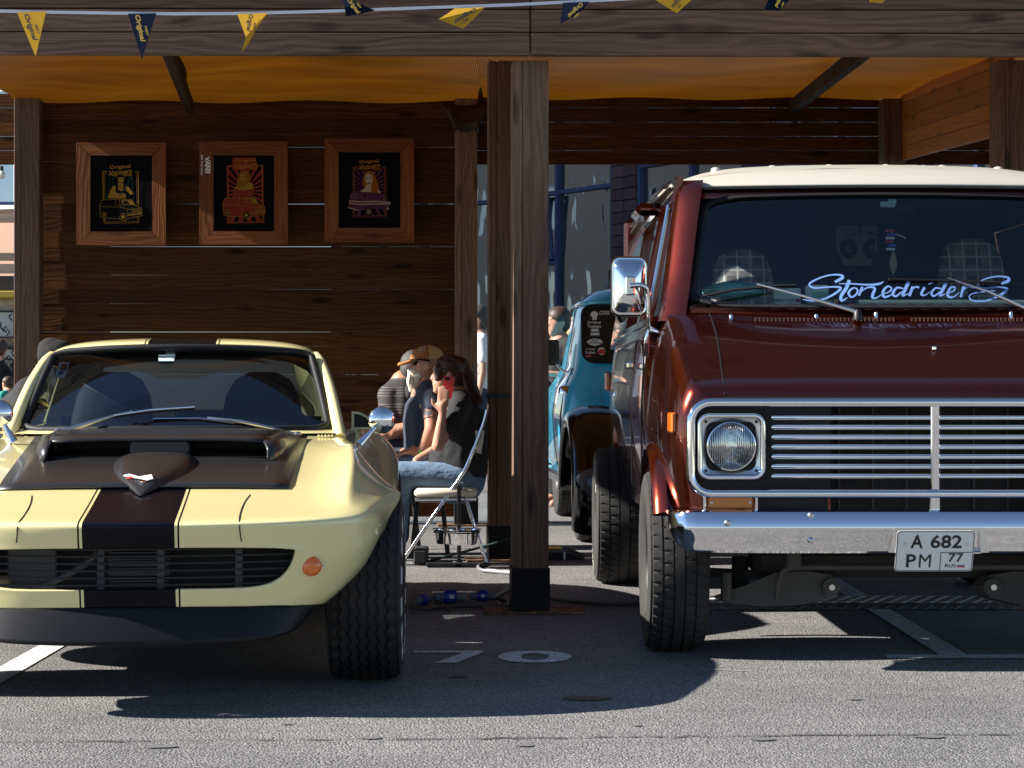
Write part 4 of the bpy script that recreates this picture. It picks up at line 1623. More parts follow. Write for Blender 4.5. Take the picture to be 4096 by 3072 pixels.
# headlamps
flute = mat("lamp_lens", (.8, .85, .9), .05)
t = NT(flute)
wv = t.n("TexWave", Vector=t.obj(), Scale=38.0, Distortion=0.2)
wv.bands_direction = 'X'
bmp = t.n("Bump", Height=wv.outputs["Fac"], Strength=.9, Distance=.01)
tr = t.n("BsdfTransparent", Color=(.82, .88, .92))
gs = t.n("BsdfGlossy", Color=(.9, .95, 1.0), Roughness=.08)
t.put(gs.inputs["Normal"], bmp.outputs[0])
mx = t.n("MixShader", i0=.42, i1=tr.outputs[0], i2=gs.outputs[0])
t.t.links.new(mx.outputs[0], [q for q in t.t.nodes if q.type == 'OUTPUT_MATERIAL'][0].inputs[0])
for s in (1, -1):
    cu, cz_ = s * .766, .846
    hl = node("headlamp", van, (0, 0, 0))
    sq = dens(rrect(cu, cz_, .238, .232, .035, 5), 6)
    MB().tube([(x, -.628, z) for x, z in sq + sq[:2]], .0105, 8, cap=False).build("lamp_bezel", "chrome", hl, smooth=60)
    sq2 = dens(rrect(cu, cz_, .226, .220, .03, 5), 6)
    rows = []
    for q in range(5):
        f = q / 4
        row = []
        for (x, z) in sq2:
            a = math.atan2(z - cz_, x - cu)
            cxr, czr = cu + .0965 * math.cos(a), cz_ + .0965 * math.sin(a)
            row.append((x + (cxr - x) * f, -.624 + .022 * f, z + (czr - z) * f))
        rows.append(row)
    MB().grid(rows, closed=True).build("lamp_pan", "lamp_pan_silver", hl, smooth=25)
    MB().lathe([(.0965, -.600), (.0965, -.620), (.094, -.626), (.092, -.622), (.092, -.600)], (cu, 0, cz_), 'Y', 40, caps=False).build("lamp_ring", "black_steel", hl, smooth=40)
    MB().lathe([(.093, -.612), (.0925, -.630), (.088, -.632), (.087, -.612)], (cu, 0, cz_), 'Y', 40, caps=False).build("lamp_rim", "chrome", hl, smooth=40)
    MB().lathe([(.088, -.612), (.075, -.585), (.05, -.560), (.02, -.55), (.001, -.55)], (cu, 0, cz_), 'Y', 40, caps=False).build("lamp_reflector", "chrome", hl, smooth=60)
    MB().lathe([(.022, -.595), (.022, -.62), (.012, -.626), (.001, -.627)], (cu, 0, cz_), 'Y', 20, caps=False).build("bulb_shield", "satin_steel", hl, smooth=60)
    MB().lathe([(.088, -.630), (.07, -.640), (.045, -.647), (.02, -.650), (.001, -.651)], (cu, 0, cz_), 'Y', 40, caps=False).build("lamp_lens", "lamp_lens", hl, smooth=60)
    for dx, dz in ((1, 1), (1, -1), (-1, 1), (-1, -1)):
        MB().lathe([(.0055, -.608), (.0055, -.622), (.001, -.624)], (cu + dx * .095, 0, cz_ + dz * .092), 'Y', 8).build("screw", "black_steel", hl)
    # indicator strip under the grille
    il = MB().bbox(min(s * .853, s * .683), max(s * .853, s * .683), -.625, -.60, .611, .657, .005).build("indicator_lamp", "amber_dark", van)
    for q in (.84, .695):
        MB().lathe([(.005, -.62), (.005, -.628), (.001, -.63)], (s * q, 0, .634), 'Y', 8).build("screw", "satin_steel", il)
    for q in (.868, .672):
        MB().bbox(s * q - .006, s * q + .006, -.632, -.60, .60, .660, .002).build("lamp_divider", "chrome", van)
    MB().bbox(min(s * .665, s * .40), max(s * .665, s * .40), -.612, -.605, .60, .66, .002).build("lower_panel", "black_plastic", van)
MB().bbox(-.02, .02, -.625, -.60, .60, .66, .003).build("grille_foot", "chrome", van)
# side marker lamps on the wings
q = to_local(van, SV(2695, 1690, .0))
for s in (1, -1):
    mk = MB().bbox(-.012, .008, -.042, .042, -.038, .038, .005)
    mk.xf(Matrix.Translation((s * (abs(q.x) + .004), q.y + .02, q.z)) @ Matrix.Rotation(R(-s * 6), 4, 'Z'))
    mk.build("side_marker", "amber_lens", van)

# bumper
PB = []
for u, dv, zlo in ((-1.0, .26, .10), (-.998, .14, .085), (-.985, .055, .055), (-.955, .018, .02), (-.90, .002, .004), (-.6, 0, 0), (-.3, 0, 0), (0, 0, 0)):
    PB.append((u, dv, zlo))
PB = PB + [(-u, a, b) for u, a, b in PB[-2::-1]]
PB = cr(PB, 3)
rows = []
for u, dv, zl in PB:
    e = min(1.0, zl / .1)
    rows.append([(u, -.600 + dv, .606 - .01 * e), (u, -.655 + dv, .6085 - .012 * e), (u, -.672 + dv, .602 - .012 * e), (u, -.678 + dv, .592 - .012 * e), (u, -.690 + dv, .548), (u, -.690 + dv, .536), (u, -.672 + dv, .50 + zl * .4), (u, -.664 + dv, .455 + zl), (u, -.655 + dv, .447 + zl), (u, -.60 + dv, .446 + zl)])
bump = MB().grid(rows).build("front_bumper", "chrome", van, smooth=35)
for s in (1, -1):
    for px_, py_, vv in ((2910, 2092, -.684), (3243, 2062, -.674), (3243, 2161, -.672)):
        c = vp(px_, py_, vv)
        MB().lathe([(.013, .01), (.013, -.006), (.008, -.011), (.001, -.012)], (s * c.x if s < 0 else -c.x, c.y, c.z) if s > 0 else c, 'Y', 12).build("bumper_bolt", "satin_steel", bump, smooth=50)
# plate recess and number plate
MB().ring([(-.185, .452), (.185, .452), (.165, .545), (-.165, .545)], [(-.155, .448), (.155, .448), (.15, .532), (-.15, .532)], -.697, -.665).build("plate_recess", "satin_steel", bump)
pc = vp(3739, 2204, -.70)
TL = R(20)
pmx = Matrix.Translation(pc) @ Matrix.Rotation(TL, 4, 'X')
plate = MB().prism(rrect(0, 0, .29, .165, .012, 4), -.001, .001)
plate = plate.xf(pmx).build("number_plate", "white_print", van)


def on_plate(x0, x1, z0, z1, body, m_="black_print", nm="plate_lettering", bold=.0):
    vs_, fs_ = text_geo(body, 1.0, bold)
    ax0 = min(p[0] for p in vs_); ax1 = max(p[0] for p in vs_)
    az0 = min(p[1] for p in vs_); az1 = max(p[1] for p in vs_)
    mp = [pmx @ Vector((x0 + (p[0] - ax0) / (ax1 - ax0) * (x1 - x0), -.0025, z0 + (p[1] - az0) / (az1 - az0) * (z1 - z0))) for p in vs_]
    MB().add(mp, fs_).build(nm, m_, plate, fix=False)


on_plate(-.092, -.046, .012, .066, "A", bold=.02)
on_plate(-.018, .098, .012, .066, "682", bold=.02)
on_plate(-.104, -.068, -.066, -.012, "P", bold=.02)
on_plate(-.056, -.012, -.066, -.012, "M", bold=.0)
on_plate(.052, .108, -.044, -.008, "77", bold=.015)
on_plate(.042, .082, -.066, -.052, "RUS", bold=.01)
for z0, m_ in ((-.056, "white_print"), (-.061, "blue_print"), (-.066, "red_print")):
    MB().add([pmx @ Vector(p) for p in ((.088, -.0025, z0), (.115, -.0025, z0), (.115, -.0025, z0 + .005), (.088, -.0025, z0 + .005))], [(0, 1, 2, 3)]).build("plate_flag", m_, plate, fix=False)
for (a, b, c_, d_) in ((.022, .138, -.006, -.0035), (.022, .0245, -.079, -.006)):
    MB().add([pmx @ Vector(p) for p in ((a, -.0024, c_), (b, -.0024, c_), (b, -.0024, d_), (a, -.0024, d_))], [(0, 1, 2, 3)]).build("plate_line", "black_print", plate, fix=False)
br_o, br_i = rrect(0, 0, .286, .161, .011, 4), rrect(0, 0, .281, .156, .009, 4)
MB().grid([[pmx @ Vector((x, -.0022, z)) for x, z in br_o], [pmx @ Vector((x, -.0022, z)) for x, z in br_i]], closed=True).build("plate_border", "black_print", plate, fix=False)
for x in (-.112, .118):
    MB().lathe([(.005, .0), (.005, -.004), (.001, -.005)], pmx @ Vector((x, -.001, .028)), 'Y', 10).build("plate_screw", "satin_steel", plate)

# door mirror on its tubular arm
mr = node("door_mirror", van)
ctr = vp(2517, 1146, .30)
hw, hh = .0775, .127
ol = dens(rrect(0, 0, 2 * hw, 2 * hh, .035, 6), 6)
rows = []
for k, y in ((1.0, .02), (1.0, .0), (.93, -.012), (.86, -.012)):
    rows.append([(ctr.x + x * k, ctr.y + y, ctr.z + z * k) for x, z in ol])
for k, y in ((.82, -.018), (.6, -.035), (.3, -.045), (.02, -.047)):
    rows.append([(ctr.x + x * k, ctr.y + y, ctr.z + z * k) for x, z in ol])
MB().grid(rows, closed=True).build("mirror_shell", "chrome", mr, smooth=50)
MB().prism([(ctr.x + x * .98, ctr.z + z * .98) for x, z in ol], ctr.y + .021, ctr.y + .024).build("mirror_glass", "chrome", mr)
MB().bbox(ctr.x - .02, ctr.x + .02, ctr.y - .07, ctr.y - .045, ctr.z - .04, ctr.z + .04, .006).build("mirror_clamp", "satin_steel", mr)
arm = cr([(ctr.x, ctr.y - .075, ctr.z), (ctr.x + .05, ctr.y - .08, ctr.z), (ctr.x + .075, ctr.y - .07, ctr.z - .03), (ctr.x + .08, ctr.y - .05, ctr.z - .12), (ctr.x + .085, ctr.y - .03, ctr.z - .17)], 5)
MB().tube(arm, .0115, 10).build("mirror_arm", "chrome", mr, smooth=60)
foot = Vector(arm[-1])
for px_, py_, vv in ((2575, 1420, .25), (2597, 1430, .12), (2640, 1330, .15)):
    e = to_local(van, SV(px_, py_, .004, 8.45))
    md_ = (foot + e) / 2 + Vector((-.012, -.01, 0))
    MB().tube(cr([foot, md_, e], 5), .008, 8, radii=[.007 + .006 * math.sin(math.pi * k / 10) for k in range(11)]).build("mirror_strut", "chrome", mr, smooth=60)

# wipers
def vwiper(arm, bl):
    w = node("wiper", van)
    pts = [vp(*a) for a in arm]
    MB().tube(pts, .006, 6, radii=[.011, .009, .006, .005][:len(pts)]).build("wiper_arm", "satin_steel", w, smooth=60)
    b = [vp(*a) for a in bl]
    MB().tube(b, .0065, 6).build("wiper_blade", "black_rubber", w, smooth=60)
    MB().lathe([(.02, -.03), (.018, .0), (.01, .012)], pts[0], 'Z', 12).build("wiper_pivot", "black_steel", w, smooth=40)


vwiper([(3432, 1250, .0), (3405, 1240, .0), (3200, 1180, .06), (3028, 1136, .12)], [(2806, 1187, .13), (2930, 1160, .125), (3110, 1143, .115), (3180, 1142, .11)])
vwiper([(4150, 1252, .0), (4100, 1232, .01), (3950, 1165, .07), (3790, 1112, .13)], [(3554, 1118, .115), (3700, 1121, .12), (3850, 1126, .12), (4004, 1132, .12)])

# lettering on the glass
SW = Snap(vws)
ST = [
    [(110, 222, 26), (195, 172, 30), (160, 142, 18), (40, 147, 14), (-90, 190, 16), (-175, 245, 18), (-120, 287, 16), (40, 277, 14), (150, 277, 20), (172, 297, 24), (110, 350, 22), (0, 405, 16), (-120, 430, 14), (-250, 415, 6)],
    [(270, 200, 34), (235, 290, 34), (180, 375, 32), (185, 428, 22), (250, 395, 8)], [(155, 240, 8), (300, 241, 13), (480, 252, 18), (600, 242, 22), (652, 215, 6)],
    [(330, 282, 14), (285, 305, 20), (262, 350, 24), (290, 388, 18), (340, 365, 18), (362, 315, 18), (335, 284, 14)],
    [(415, 275, 24), (375, 372, 22)], [(385, 345, 8), (450, 292, 14), (515, 278, 18), (553, 296, 24), (533, 350, 28), (525, 392, 24), (570, 398, 14), (640, 352, 6)],
    [(640, 355, 6), (710, 330, 14), (738, 290, 15), (695, 270, 18), (645, 325, 28), (655, 385, 26), (720, 372, 14), (780, 330, 6)],
    [(870, 295, 14), (800, 285, 20), (752, 345, 26), (785, 380, 20), (860, 325, 12)], [(930, 215, 34), (888, 310, 32), (862, 372, 22), (925, 350, 6)],
    [(975, 270, 28), (935, 378, 26)], [(945, 335, 8), (1000, 278, 16), (1045, 282, 22)],
    [(1105, 280, 26), (1070, 355, 24), (1110, 368, 12), (1165, 330, 6)], [(1150, 245, 10), (1200, 225, 14)],
    [(1290, 295, 13), (1225, 290, 18), (1182, 345, 22), (1210, 377, 18), (1285, 325, 12)], [(1350, 222, 30), (1305, 310, 30), (1275, 372, 22), (1340, 352, 6)],
    [(1355, 350, 6), (1430, 318, 13), (1440, 280, 15), (1395, 285, 20), (1362, 345, 26), (1375, 385, 24), (1430, 385, 13), (1490, 335, 6)],
    [(1540, 265, 26), (1505, 390, 22)], [(1515, 340, 8), (1560, 285, 15), (1610, 275, 20), (1670, 290, 6)],
    [(1955, 240, 22), (2035, 208, 32), (2025, 170, 20), (1900, 160, 14), (1760, 195, 13), (1690, 255, 12), (1760, 288, 14), (1900, 280, 16), (2000, 290, 22), (2015, 312, 28), (1930, 375, 24), (1790, 428, 18), (1650, 430, 15), (1600, 390, 12), (1640, 350, 11), (1790, 325, 15), (1900, 318, 6)],
]
lt = MB()
for s_ in ST:
    vs_, fs_ = ribbon([(x, y, w * 1.12) for x, y, w in s_], 6)
    lt.add([to_local(van, SW(3300 + x / 2.779, 1050 + y / 2.779, .003)) for x, y in vs_], fs_)
lt.build("windscreen_lettering", "letter_blue", vws, fix=False)
tgp = vp(3551, 815, .43)
tg = MB().bbox(tgp.x - .032, tgp.x + .032, tgp.y - .006, tgp.y + .01, tgp.z - .016, tgp.z + .010, .004).build("toll_tag", "pale_green_plastic", vws)
MB().bbox(tgp.x - .0, tgp.x + .036, tgp.y - .012, tgp.y + .01, tgp.z - .004, tgp.z + .02, .004).build("toll_tag_body", "pale_green_plastic", tg)

# cabin: padded dash, seats, things on the dash
ds = node("dashboard", van)
MB().grid([[(x, .16 + .10 * (x / .9) ** 2, 1.386) for x in (-.86, -.4, 0, .4, .86)], [(x, .42, 1.392) for x in (-.86, -.4, 0, .4, .86)], [(x, .46, 1.37) for x in (-.86, -.4, 0, .4, .86)], [(x, .46, 1.0) for x in (-.86, -.4, 0, .4, .86)]]).build("dash_base", "seat_black", ds)
for k in range(21):
    u = -.80 + k * .08
    MB().ball((u, .30 + .06 * (u / .9) ** 2, 1.39), (.043, .085, .030), 10, 7).build("dash_tuft", "dash_brown", ds, smooth=180)
MB().tube([(u, .40 + .03 * u * u, 1.425) for u in (-.3, 0, .3, .6, .84)], .014, 8).build("dash_roll", "dash_cream", ds, smooth=60)
for (x0, x1, zt, m_) in ((-.64, -.36, 1.715, 0), (.43, .73, 1.765, 1)):
    w = (x1 - x0) / 2
    cu = (x0 + x1) / 2
    rows = []
    for z, k, v in ((.95, 1.1, 1.20), (1.25, 1.12, 1.27), (zt - .22, 1.1, 1.33), (zt - .09, .98, 1.37), (zt - .03, .78, 1.39), (zt, .4, 1.40)):
        rows.append([(cu + w * k * math.copysign(abs(math.cos(a)) ** .7, math.cos(a)), v + .07 * math.sin(a), z) for a in [2 * math.pi * q / 20 for q in range(20)]])
    mb = MB().grid(rows, closed=True)
    mb.f.append(tuple(range(100, 120)))
    mb.build("seat", "plaid_cloth", van, smooth=60)
    MB().bbox(cu - w * 1.1, cu + w * 1.1, .85, 1.3, .93, 1.08, .03).build("seat_cushion", "plaid_cloth", van)
swp = []
for k in range(33):
    a = 2 * math.pi * k / 32
    swp.append((.56 + .20 * math.cos(a), .72 - .11 * math.sin(a), 1.36 + .16 * math.sin(a)))
sw_ = MB().tube(swp, .012, 8, cap=False).build("steering_wheel", "black_plastic", van, smooth=60)
MB().tube([(.56, .72, 1.36), (.56, .5, 1.25)], .03, 8).build("steering_column", "black_plastic", sw_)
rm = vp(3560, 840, .52)
MB().bbox(rm.x - .11, rm.x + .11, rm.y - .01, rm.y + .02, rm.z - .03, rm.z + .03, .012).build("rear_view_mirror", "black_plastic", van)

# painted face panel on the bulkhead
bh = MB().bbox(-.60, .95, 2.95, 2.98, 1.30, 1.95, .004).build("bulkhead", "seat_black", van)


def flatpoly(name, pts, v, m_, par):
    vs_ = [vp(x, y, v) for x, y in pts]
    return MB().add(vs_, [tuple(range(len(pts)))]).build(name, m_, par, fix=False)


mat("paint_pale", (.9, .92, .92), .7)
mat("paint_grey", (.13, .14, .15), .7)
mat("paint_orange", (.45, .12, .05), .7)
Z2 = lambda x, y: (2350 + x / 1.185, 600 + y / 1.185)
flatpoly("panel_paint", [Z2(*p) for p in ((1085, 355), (1175, 352), (1180, 545), (1085, 545))], 2.944, "paint_grey", bh)
flatpoly("panel_paint", [Z2(*p) for p in ((1180, 348), (1372, 348), (1372, 480), (1340, 548), (1215, 548), (1175, 460))], 2.944, "paint_pale", bh)
flatpoly("panel_paint", [Z2(*p) for p in ((1372, 348), (1385, 348), (1388, 500), (1372, 500))], 2.944, "paint_orange", bh)
for ex in (1238, 1348):
    e = [Z2(ex + 42 * math.cos(2 * math.pi * k / 20), 468 + 48 * math.sin(2 * math.pi * k / 20)) for k in range(20)]
    e = [p for p in e if p[0] < 2350 + 1372 / 1.185]
    flatpoly("panel_paint", e, 2.940, "black_print", bh)
    flatpoly("panel_paint", [Z2(ex + 15 * math.cos(2 * math.pi * k / 16), 468 + 17 * math.sin(2 * math.pi * k / 16)) for k in range(16)], 2.936, "paint_pale", bh)
    flatpoly("panel_paint", [Z2(ex + 7 * math.cos(2 * math.pi * k / 12), 468 + 8 * math.sin(2 * math.pi * k / 12)) for k in range(12)], 2.932, "black_print", bh)
for br_ in (((1225, 412), (1240, 400), (1275, 392), (1270, 405)), ((1315, 395), (1345, 385), (1368, 400), (1340, 402)), ((1287, 348), (1296, 348), (1297, 420), (1290, 420))):
    flatpoly("panel_paint", [Z2(*p) for p in br_], 2.940, "black_print", bh)
# loose things on the dash and hanging from the mirror are things of their own
c0 = P(3150, 1188, 8.62)
bx = thing("card_box", "white model box with red tab lying on the van's dashboard", "box", (c0.x, c0.y, c0.z - .036))
MB().bbox(-.056, .056, 0, .05, 0, .072, .002).build("carton", "card_white", bx)
vs_, fs_ = text_geo("KAIDO * HOUSE", .0165, .0004)
MB().add([(p[0] - .008, -.001, .022 + p[1]) for p in vs_], fs_).build("carton_lettering", "black_print", bx, fix=False)
MB().add([(.035, -.001, .014), (.054, -.001, .014), (.054, -.001, .028), (.035, -.001, .028)], [(0, 1, 2, 3)]).build("carton_tab", "red_print", bx, fix=False)
c0 = P(3270, 1178, 8.66)
bx2 = thing("blister_pack", "pale green blister pack leaning behind the card box on the van's dashboard", "package", (c0.x, c0.y, c0.z - .04))
MB().bbox(-.05, .05, 0, .03, 0, .08, .008).build("blister_shell", "card_white", bx2)
MB().bbox(-.02, .048, -.004, .002, .012, .05, .004).build("blister_car", "bag_green", bx2)
c0 = P(2935, 1165, 8.66)
bag = MB()
random.seed(4)
rows = []
for i in range(8):
    th = math.pi * i / 7
    rows.append([(c0.x + (.13 * math.sin(th) * math.cos(a)) * random.uniform(.85, 1.1), c0.y + .06 * math.sin(th) * math.sin(a), c0.z + .043 * math.cos(th) * random.uniform(.8, 1.15)) for a in [2 * math.pi * k / 14 for k in range(14)]])
bag.grid(rows, closed=True)
tag(bag.build("plastic_bag", "bag_green", None, smooth=30), "crumpled green plastic bag at the left end of the van's dashboard", "bag")
c0 = P(3385, 1205, 8.64)
toy = thing("toy_car", "small dark toy car with yellow marks on the van's dashboard", "toy", (c0.x, c0.y, c0.z - .015))
MB().bbox(-.055, .055, 0, .045, .006, .024, .006).build("toy_body", "gloss_black", toy)
MB().bbox(-.03, .03, .004, .04, .024, .038, .006).build("toy_roof", "gloss_black", toy)
MB().bbox(-.05, -.02, -.002, .0, .008, .022, .001).build("toy_flash", mat("toy_yellow", (.7, .45, .05), .5), toy)
for x in (-.032, .032):
    MB().lathe([(.010, -.002), (.010, .004)], (x, 0, .008), 'Y', 10).build("toy_wheel", "black_rubber", toy)
c0 = P(3562, 905, 8.85)
ch = thing("mirror_charms", "striped charms and feather hanging from the van's rear-view mirror", "charm", (c0.x, c0.y, c0.z - .15))
MB().tube([(0, 0, .17), (.002, 0, .08), (0, 0, .0)], .0015, 5).build("charm_cord", "cable_black", ch)
for k in range(6):
    MB().bbox(-.02 + .006 * math.sin(k * 2), .02 + .006 * math.sin(k * 2), -.003, .003, .045 + k * .016, .056 + k * .016, .002).build("charm_stripe", ("white_print", "blue_print", "red_print")[k % 3], ch)
rows = [[(.012 + .02 * w_ * math.cos(a), 0 + .006 * math.sin(a), z) for a in [2 * math.pi * q / 8 for q in range(8)]] for z, w_ in ((.04, .2), (.02, .6), (-.01, .9), (-.04, .6), (-.06, .1))]
MB().grid(rows, closed=True).build("feather", mat("feather_brown", (.36, .26, .17), .8), ch, smooth=60)
MB().tube(cr([(.0, 0, .12), (.04, 0, .11), (.065, 0, .098)], 4), .003, 6).build("charm_claw", "white_print", ch, smooth=60)

# wheels and running gear
for s in (1, -1):
    wheel(van, (s * .936, 0, .366), .366, .243, .20, 'block', "dusty_tyre_rubber", outer=s)
    ty = wheel(van, (s * .995, 2.79, .370), .370, .30, .20, 'block', "dusty_tyre_rubber", outer=s, rim_mat="satin_steel")
# raised white letters on the rear tyre
SIDE = -.995 - .1495
geo = text_geo("COBRA", .075, .002)
for base in (R(35), R(205)):
    mp = []
    for x, y in geo[0]:
        a = base + x / .29
        r = .29 + y
        mp.append((SIDE - .0015 + (.010 if abs(r - .28) > .03 else 0), 2.79 - r * math.sin(a), .370 + r * math.cos(a)))
    MB().add(mp, geo[1]).build("tyre_lettering", "tyre_white", ty, fix=False)
uc = node("suspension", van)
MB().bbox(-.62, .62, -.10, .12, .30, .42, .03).build("crossmember", "underbody_grey", uc)
MB().bbox(-.60, .60, .3, 3.3, .36, .49, .02).build("chassis", "underbody_grey", uc)
for s in (1, -1):
    def sp(x, y, v):
        q_ = vp(x, y, v)
        return Vector((q_.x if s < 0 else -q_.x, q_.y, q_.z))
    armp = [(2850, 2385), (3000, 2335), (3100, 2290), (3230, 2285), (3330, 2300), (3362, 2345), (3330, 2390), (3200, 2420), (3050, 2425), (2900, 2412)]
    lo = [sp(x, y, -.16) for x, y in armp]
    hi = [sp(x, y, -.06) for x, y in armp]
    nn = len(lo)
    MB().add(lo + hi, [tuple(range(nn)), tuple(range(2 * nn - 1, nn - 1, -1))] + [(i, (i + 1) % nn, (i + 1) % nn + nn, i + nn) for i in range(nn)]).build("control_arm", "arm_grey", uc)
    c = sp(3325, 2348, -.18)
    MB().lathe([(.036, -.01), (.036, .05), ], c, 'Y', 20).build("bushing", "arm_grey", uc, smooth=40)
    MB().lathe([(.013, -.022), (.013, -.008)], c, 'Y', 6).build("bolt", "satin_steel", uc)
    MB().tube([sp(2905, 2400, -.2), sp(2905, 2290, -.2)], .022, 8).build("ball_joint", "arm_grey", uc)
    MB().tube([sp(2960, 2390, .0), sp(2960, 2230, .05)], .035, 10).build("spring_seat", "underbody_grey", uc)
    MB().tube([sp(2840, 2290, .05), sp(3050, 2300, .0)], .02, 8).build("tie_rod", "arm_grey", uc)
    MB().bbox(min(sp(3140, 0, -.25).x, sp(3200, 0, -.25).x), max(sp(3140, 0, -.25).x, sp(3200, 0, -.25).x), -.30, -.22, .36, .47, .006).build("bar_bracket", "arm_grey", uc)
rod = [vp(x, y, v) for x, y, v in ((3108, 2395, -.22), (3112, 2340, -.24), (3128, 2290, -.26), (3160, 2272, -.27), (3230, 2268, -.27), (3500, 2268, -.27))]
rod = cr(rod, 4)
full = [tuple(p) for p in rod] + [(-p[0], p[1], p[2]) for p in rod[::-1]]
MB().tube(full, .0125, 8).build("sway_bar", "arm_grey", uc, smooth=60)
# ------------------------------------------------------------------ teal pickup behind
teal = car_paint("teal_paint", (.035, .46, .72), .3)
blackp = car_paint("black_paint", (.005, .006, .008), .15, coat=.35)
YT = R(3.8)
trk = thing("pickup_truck", "teal vintage pickup with black rear wing and stickers on its back window", "pickup truck", (.475, 14.0, 0), YT)
bpy.context.view_layer.update()


def ringz(z, x0, x1, y0, y1, r, n=6):
    return [(a, b, z) for a, b in rrect((x0 + x1) / 2, (y0 + y1) / 2, x1 - x0, y1 - y0, r, n)]


rows = [ringz(*a) for a in ((.42, .03, 1.62, 1.0, 2.75, .12), (.50, -.01, 1.66, .97, 2.78, .14), (.85, -.03, 1.68, .95, 2.8, .16), (1.05, -.005, 1.655, .97, 2.75, .18), (1.14, .045, 1.605, 1.0, 2.6, .2),
                            (1.22, .075, 1.575, 1.03, 2.5, .2), (1.45, .11, 1.54, 1.08, 2.35, .22), (1.64, .135, 1.515, 1.13, 2.22, .24), (1.715, .165, 1.485, 1.17, 2.18, .25), (1.775, .24, 1.41, 1.26, 2.1, .25), (1.815, .40, 1.25, 1.42, 1.98, .2), (1.825, .6, 1.05, 1.6, 1.8, .08))]
mb = MB().grid(rows, closed=True)
mb.f.append(tuple(range(len(mb.v) - 28, len(mb.v))))
cab = mb.build("cab", teal, trk, smooth=55)
MB().tube([(a, b, z + .0) for a, b, z in ringz(1.685, .135, 1.515, 1.135, 2.22, .25)] + ringz(1.685, .135, 1.515, 1.135, 2.22, .25)[:1], .016, 6, cap=False).build("drip_rail", teal, cab, smooth=60)
# back window: seal and glass follow the slope of the cab's back
def bw_(x, z):
    return Vector((x, 1.028 + (z - 1.22) * .20 - .012, z))


o1 = dens(rrect(.825, 1.452, 1.44, .44, .09, 6), 8)
o2 = dens(rrect(.825, 1.452, 1.37, .38, .07, 6), 8)
MB().grid([[bw_(x, z) + Vector((0, .012, 0)) for x, z in o1], [bw_(x, z) + Vector((0, -.014, 0)) for x, z in o1], [bw_(x, z) + Vector((0, -.014, 0)) for x, z in o2], [bw_(x, z) for x, z in o2]], closed=True).build("window_seal", "black_rubber", cab, smooth=40)
tg_ = mat("dark_glass", (.008, .02, .02), .05, Specular_IOR_Level=.5)
rw = MB().add([bw_(x, z) for x, z in o2], [tuple(range(len(o2)))]).build("back_window", "dark_glass", cab, fix=False)
SK = Snap(rw)
mat("sticker_white", (.80, .82, .80), .5)


def stick_text(body, px, py, w, h, m_="sticker_white", lift=.004, shear=0):
    vs_, fs_ = text_geo(body, 1.0, .02, shear)
    a0 = min(p[0] for p in vs_); a1 = max(p[0] for p in vs_); b0 = min(p[1] for p in vs_); b1 = max(p[1] for p in vs_)
    MB().add([to_local(trk, SK(px + ((p[0] - a0) / (a1 - a0) - .5) * w, py - ((p[1] - b0) / (b1 - b0) - .5) * h, lift, 15)) for p in vs_], fs_).build("sticker_lettering", m_, rw, fix=False)


def stick_poly(pts, m_="sticker_white", lift=.003, nm="sticker"):
    return MB().add([to_local(trk, SK(x, y, lift, 15)) for x, y in pts], [tuple(range(len(pts)))]).build(nm, m_, rw, fix=False)


ell = lambda cx, cy, rx, ry, n=18: [(cx + rx * math.cos(2 * math.pi * k / n), cy + ry * math.sin(2 * math.pi * k / n)) for k in range(n)]
stick_poly(ell(2377, 1258, 15, 13))
stick_poly([(2370, 1268), (2386, 1268), (2388, 1280), (2368, 1280)])
stick_text("Original", 2376, 1291, 52, 14)
stick_text("Truckers", 2376, 1305, 54, 13)
stick_poly([(2362, 1312), (2396, 1312), (2399, 1345), (2360, 1345)], "paint_grey")
stick_poly([(2365, 1316), (2393, 1316), (2393, 1326), (2365, 1326)], "sticker_white", .004)
stick_poly([(2363, 1332), (2396, 1332), (2397, 1341), (2363, 1341)], "sticker_white", .004)
stick_poly([(2345, 1368), (2358, 1358), (2380, 1354), (2402, 1358), (2412, 1368), (2402, 1378), (2380, 1384), (2358, 1379)])
stick_text("VANS", 2378, 1362, 26, 8, "black_print", .005)
stick_text("OFF THE WALL", 2380, 1372, 50, 8, "black_print", .005)
stick_text("Original", 2361, 1398, 38, 11)
stick_text("Truckers", 2360, 1410, 40, 11)
stick_poly([(2342, 1420), (2364, 1420), (2364, 1428), (2342, 1428)], "red_print")
stick_poly(ell(2406, 1405, 16, 15))
stick_poly([(2391, 1408), (2396, 1398), (2416, 1396), (2421, 1406), (2421, 1416), (2391, 1416)], "red_print", .005)
stick_text("COOL", 2418, 1251, 42, 16, "sticker_white", .004, .3)
# bonnet and front wings beyond the cab
rows = [ringz(*a) for a in ((.42, .05, 1.6, 2.6, 4.3, .2), (.7, .0, 1.65, 2.6, 4.4, .25), (.92, .02, 1.63, 2.6, 4.35, .3), (1.02, .12, 1.53, 2.6, 4.2, .3), (1.14, .35, 1.3, 2.6, 4.1, .3), (1.18, .5, 1.1, 2.7, 3.9, .2))]
mb = MB().grid(rows, closed=True)
mb.f.append(tuple(range(len(mb.v) - 28, len(mb.v))))
MB_w = mb.build("front_wing", teal, trk, smooth=55)
MB().bbox(-.06, .25, .5, 2.7, .34, .42, .02).build("running_board", blackp, trk)
for s in (0, 1):
    xx = .0 if s == 0 else 1.65
    sg = 1 if s == 0 else -1
    MB().tube([(xx - sg * .028, 1.22, .52), (xx - sg * .035, 1.22, .85), (xx + sg * .0, 1.22, 1.06), (xx + sg * .06, 1.24, 1.2)], .005, 5).build("shut_line", "black_plastic", trk)
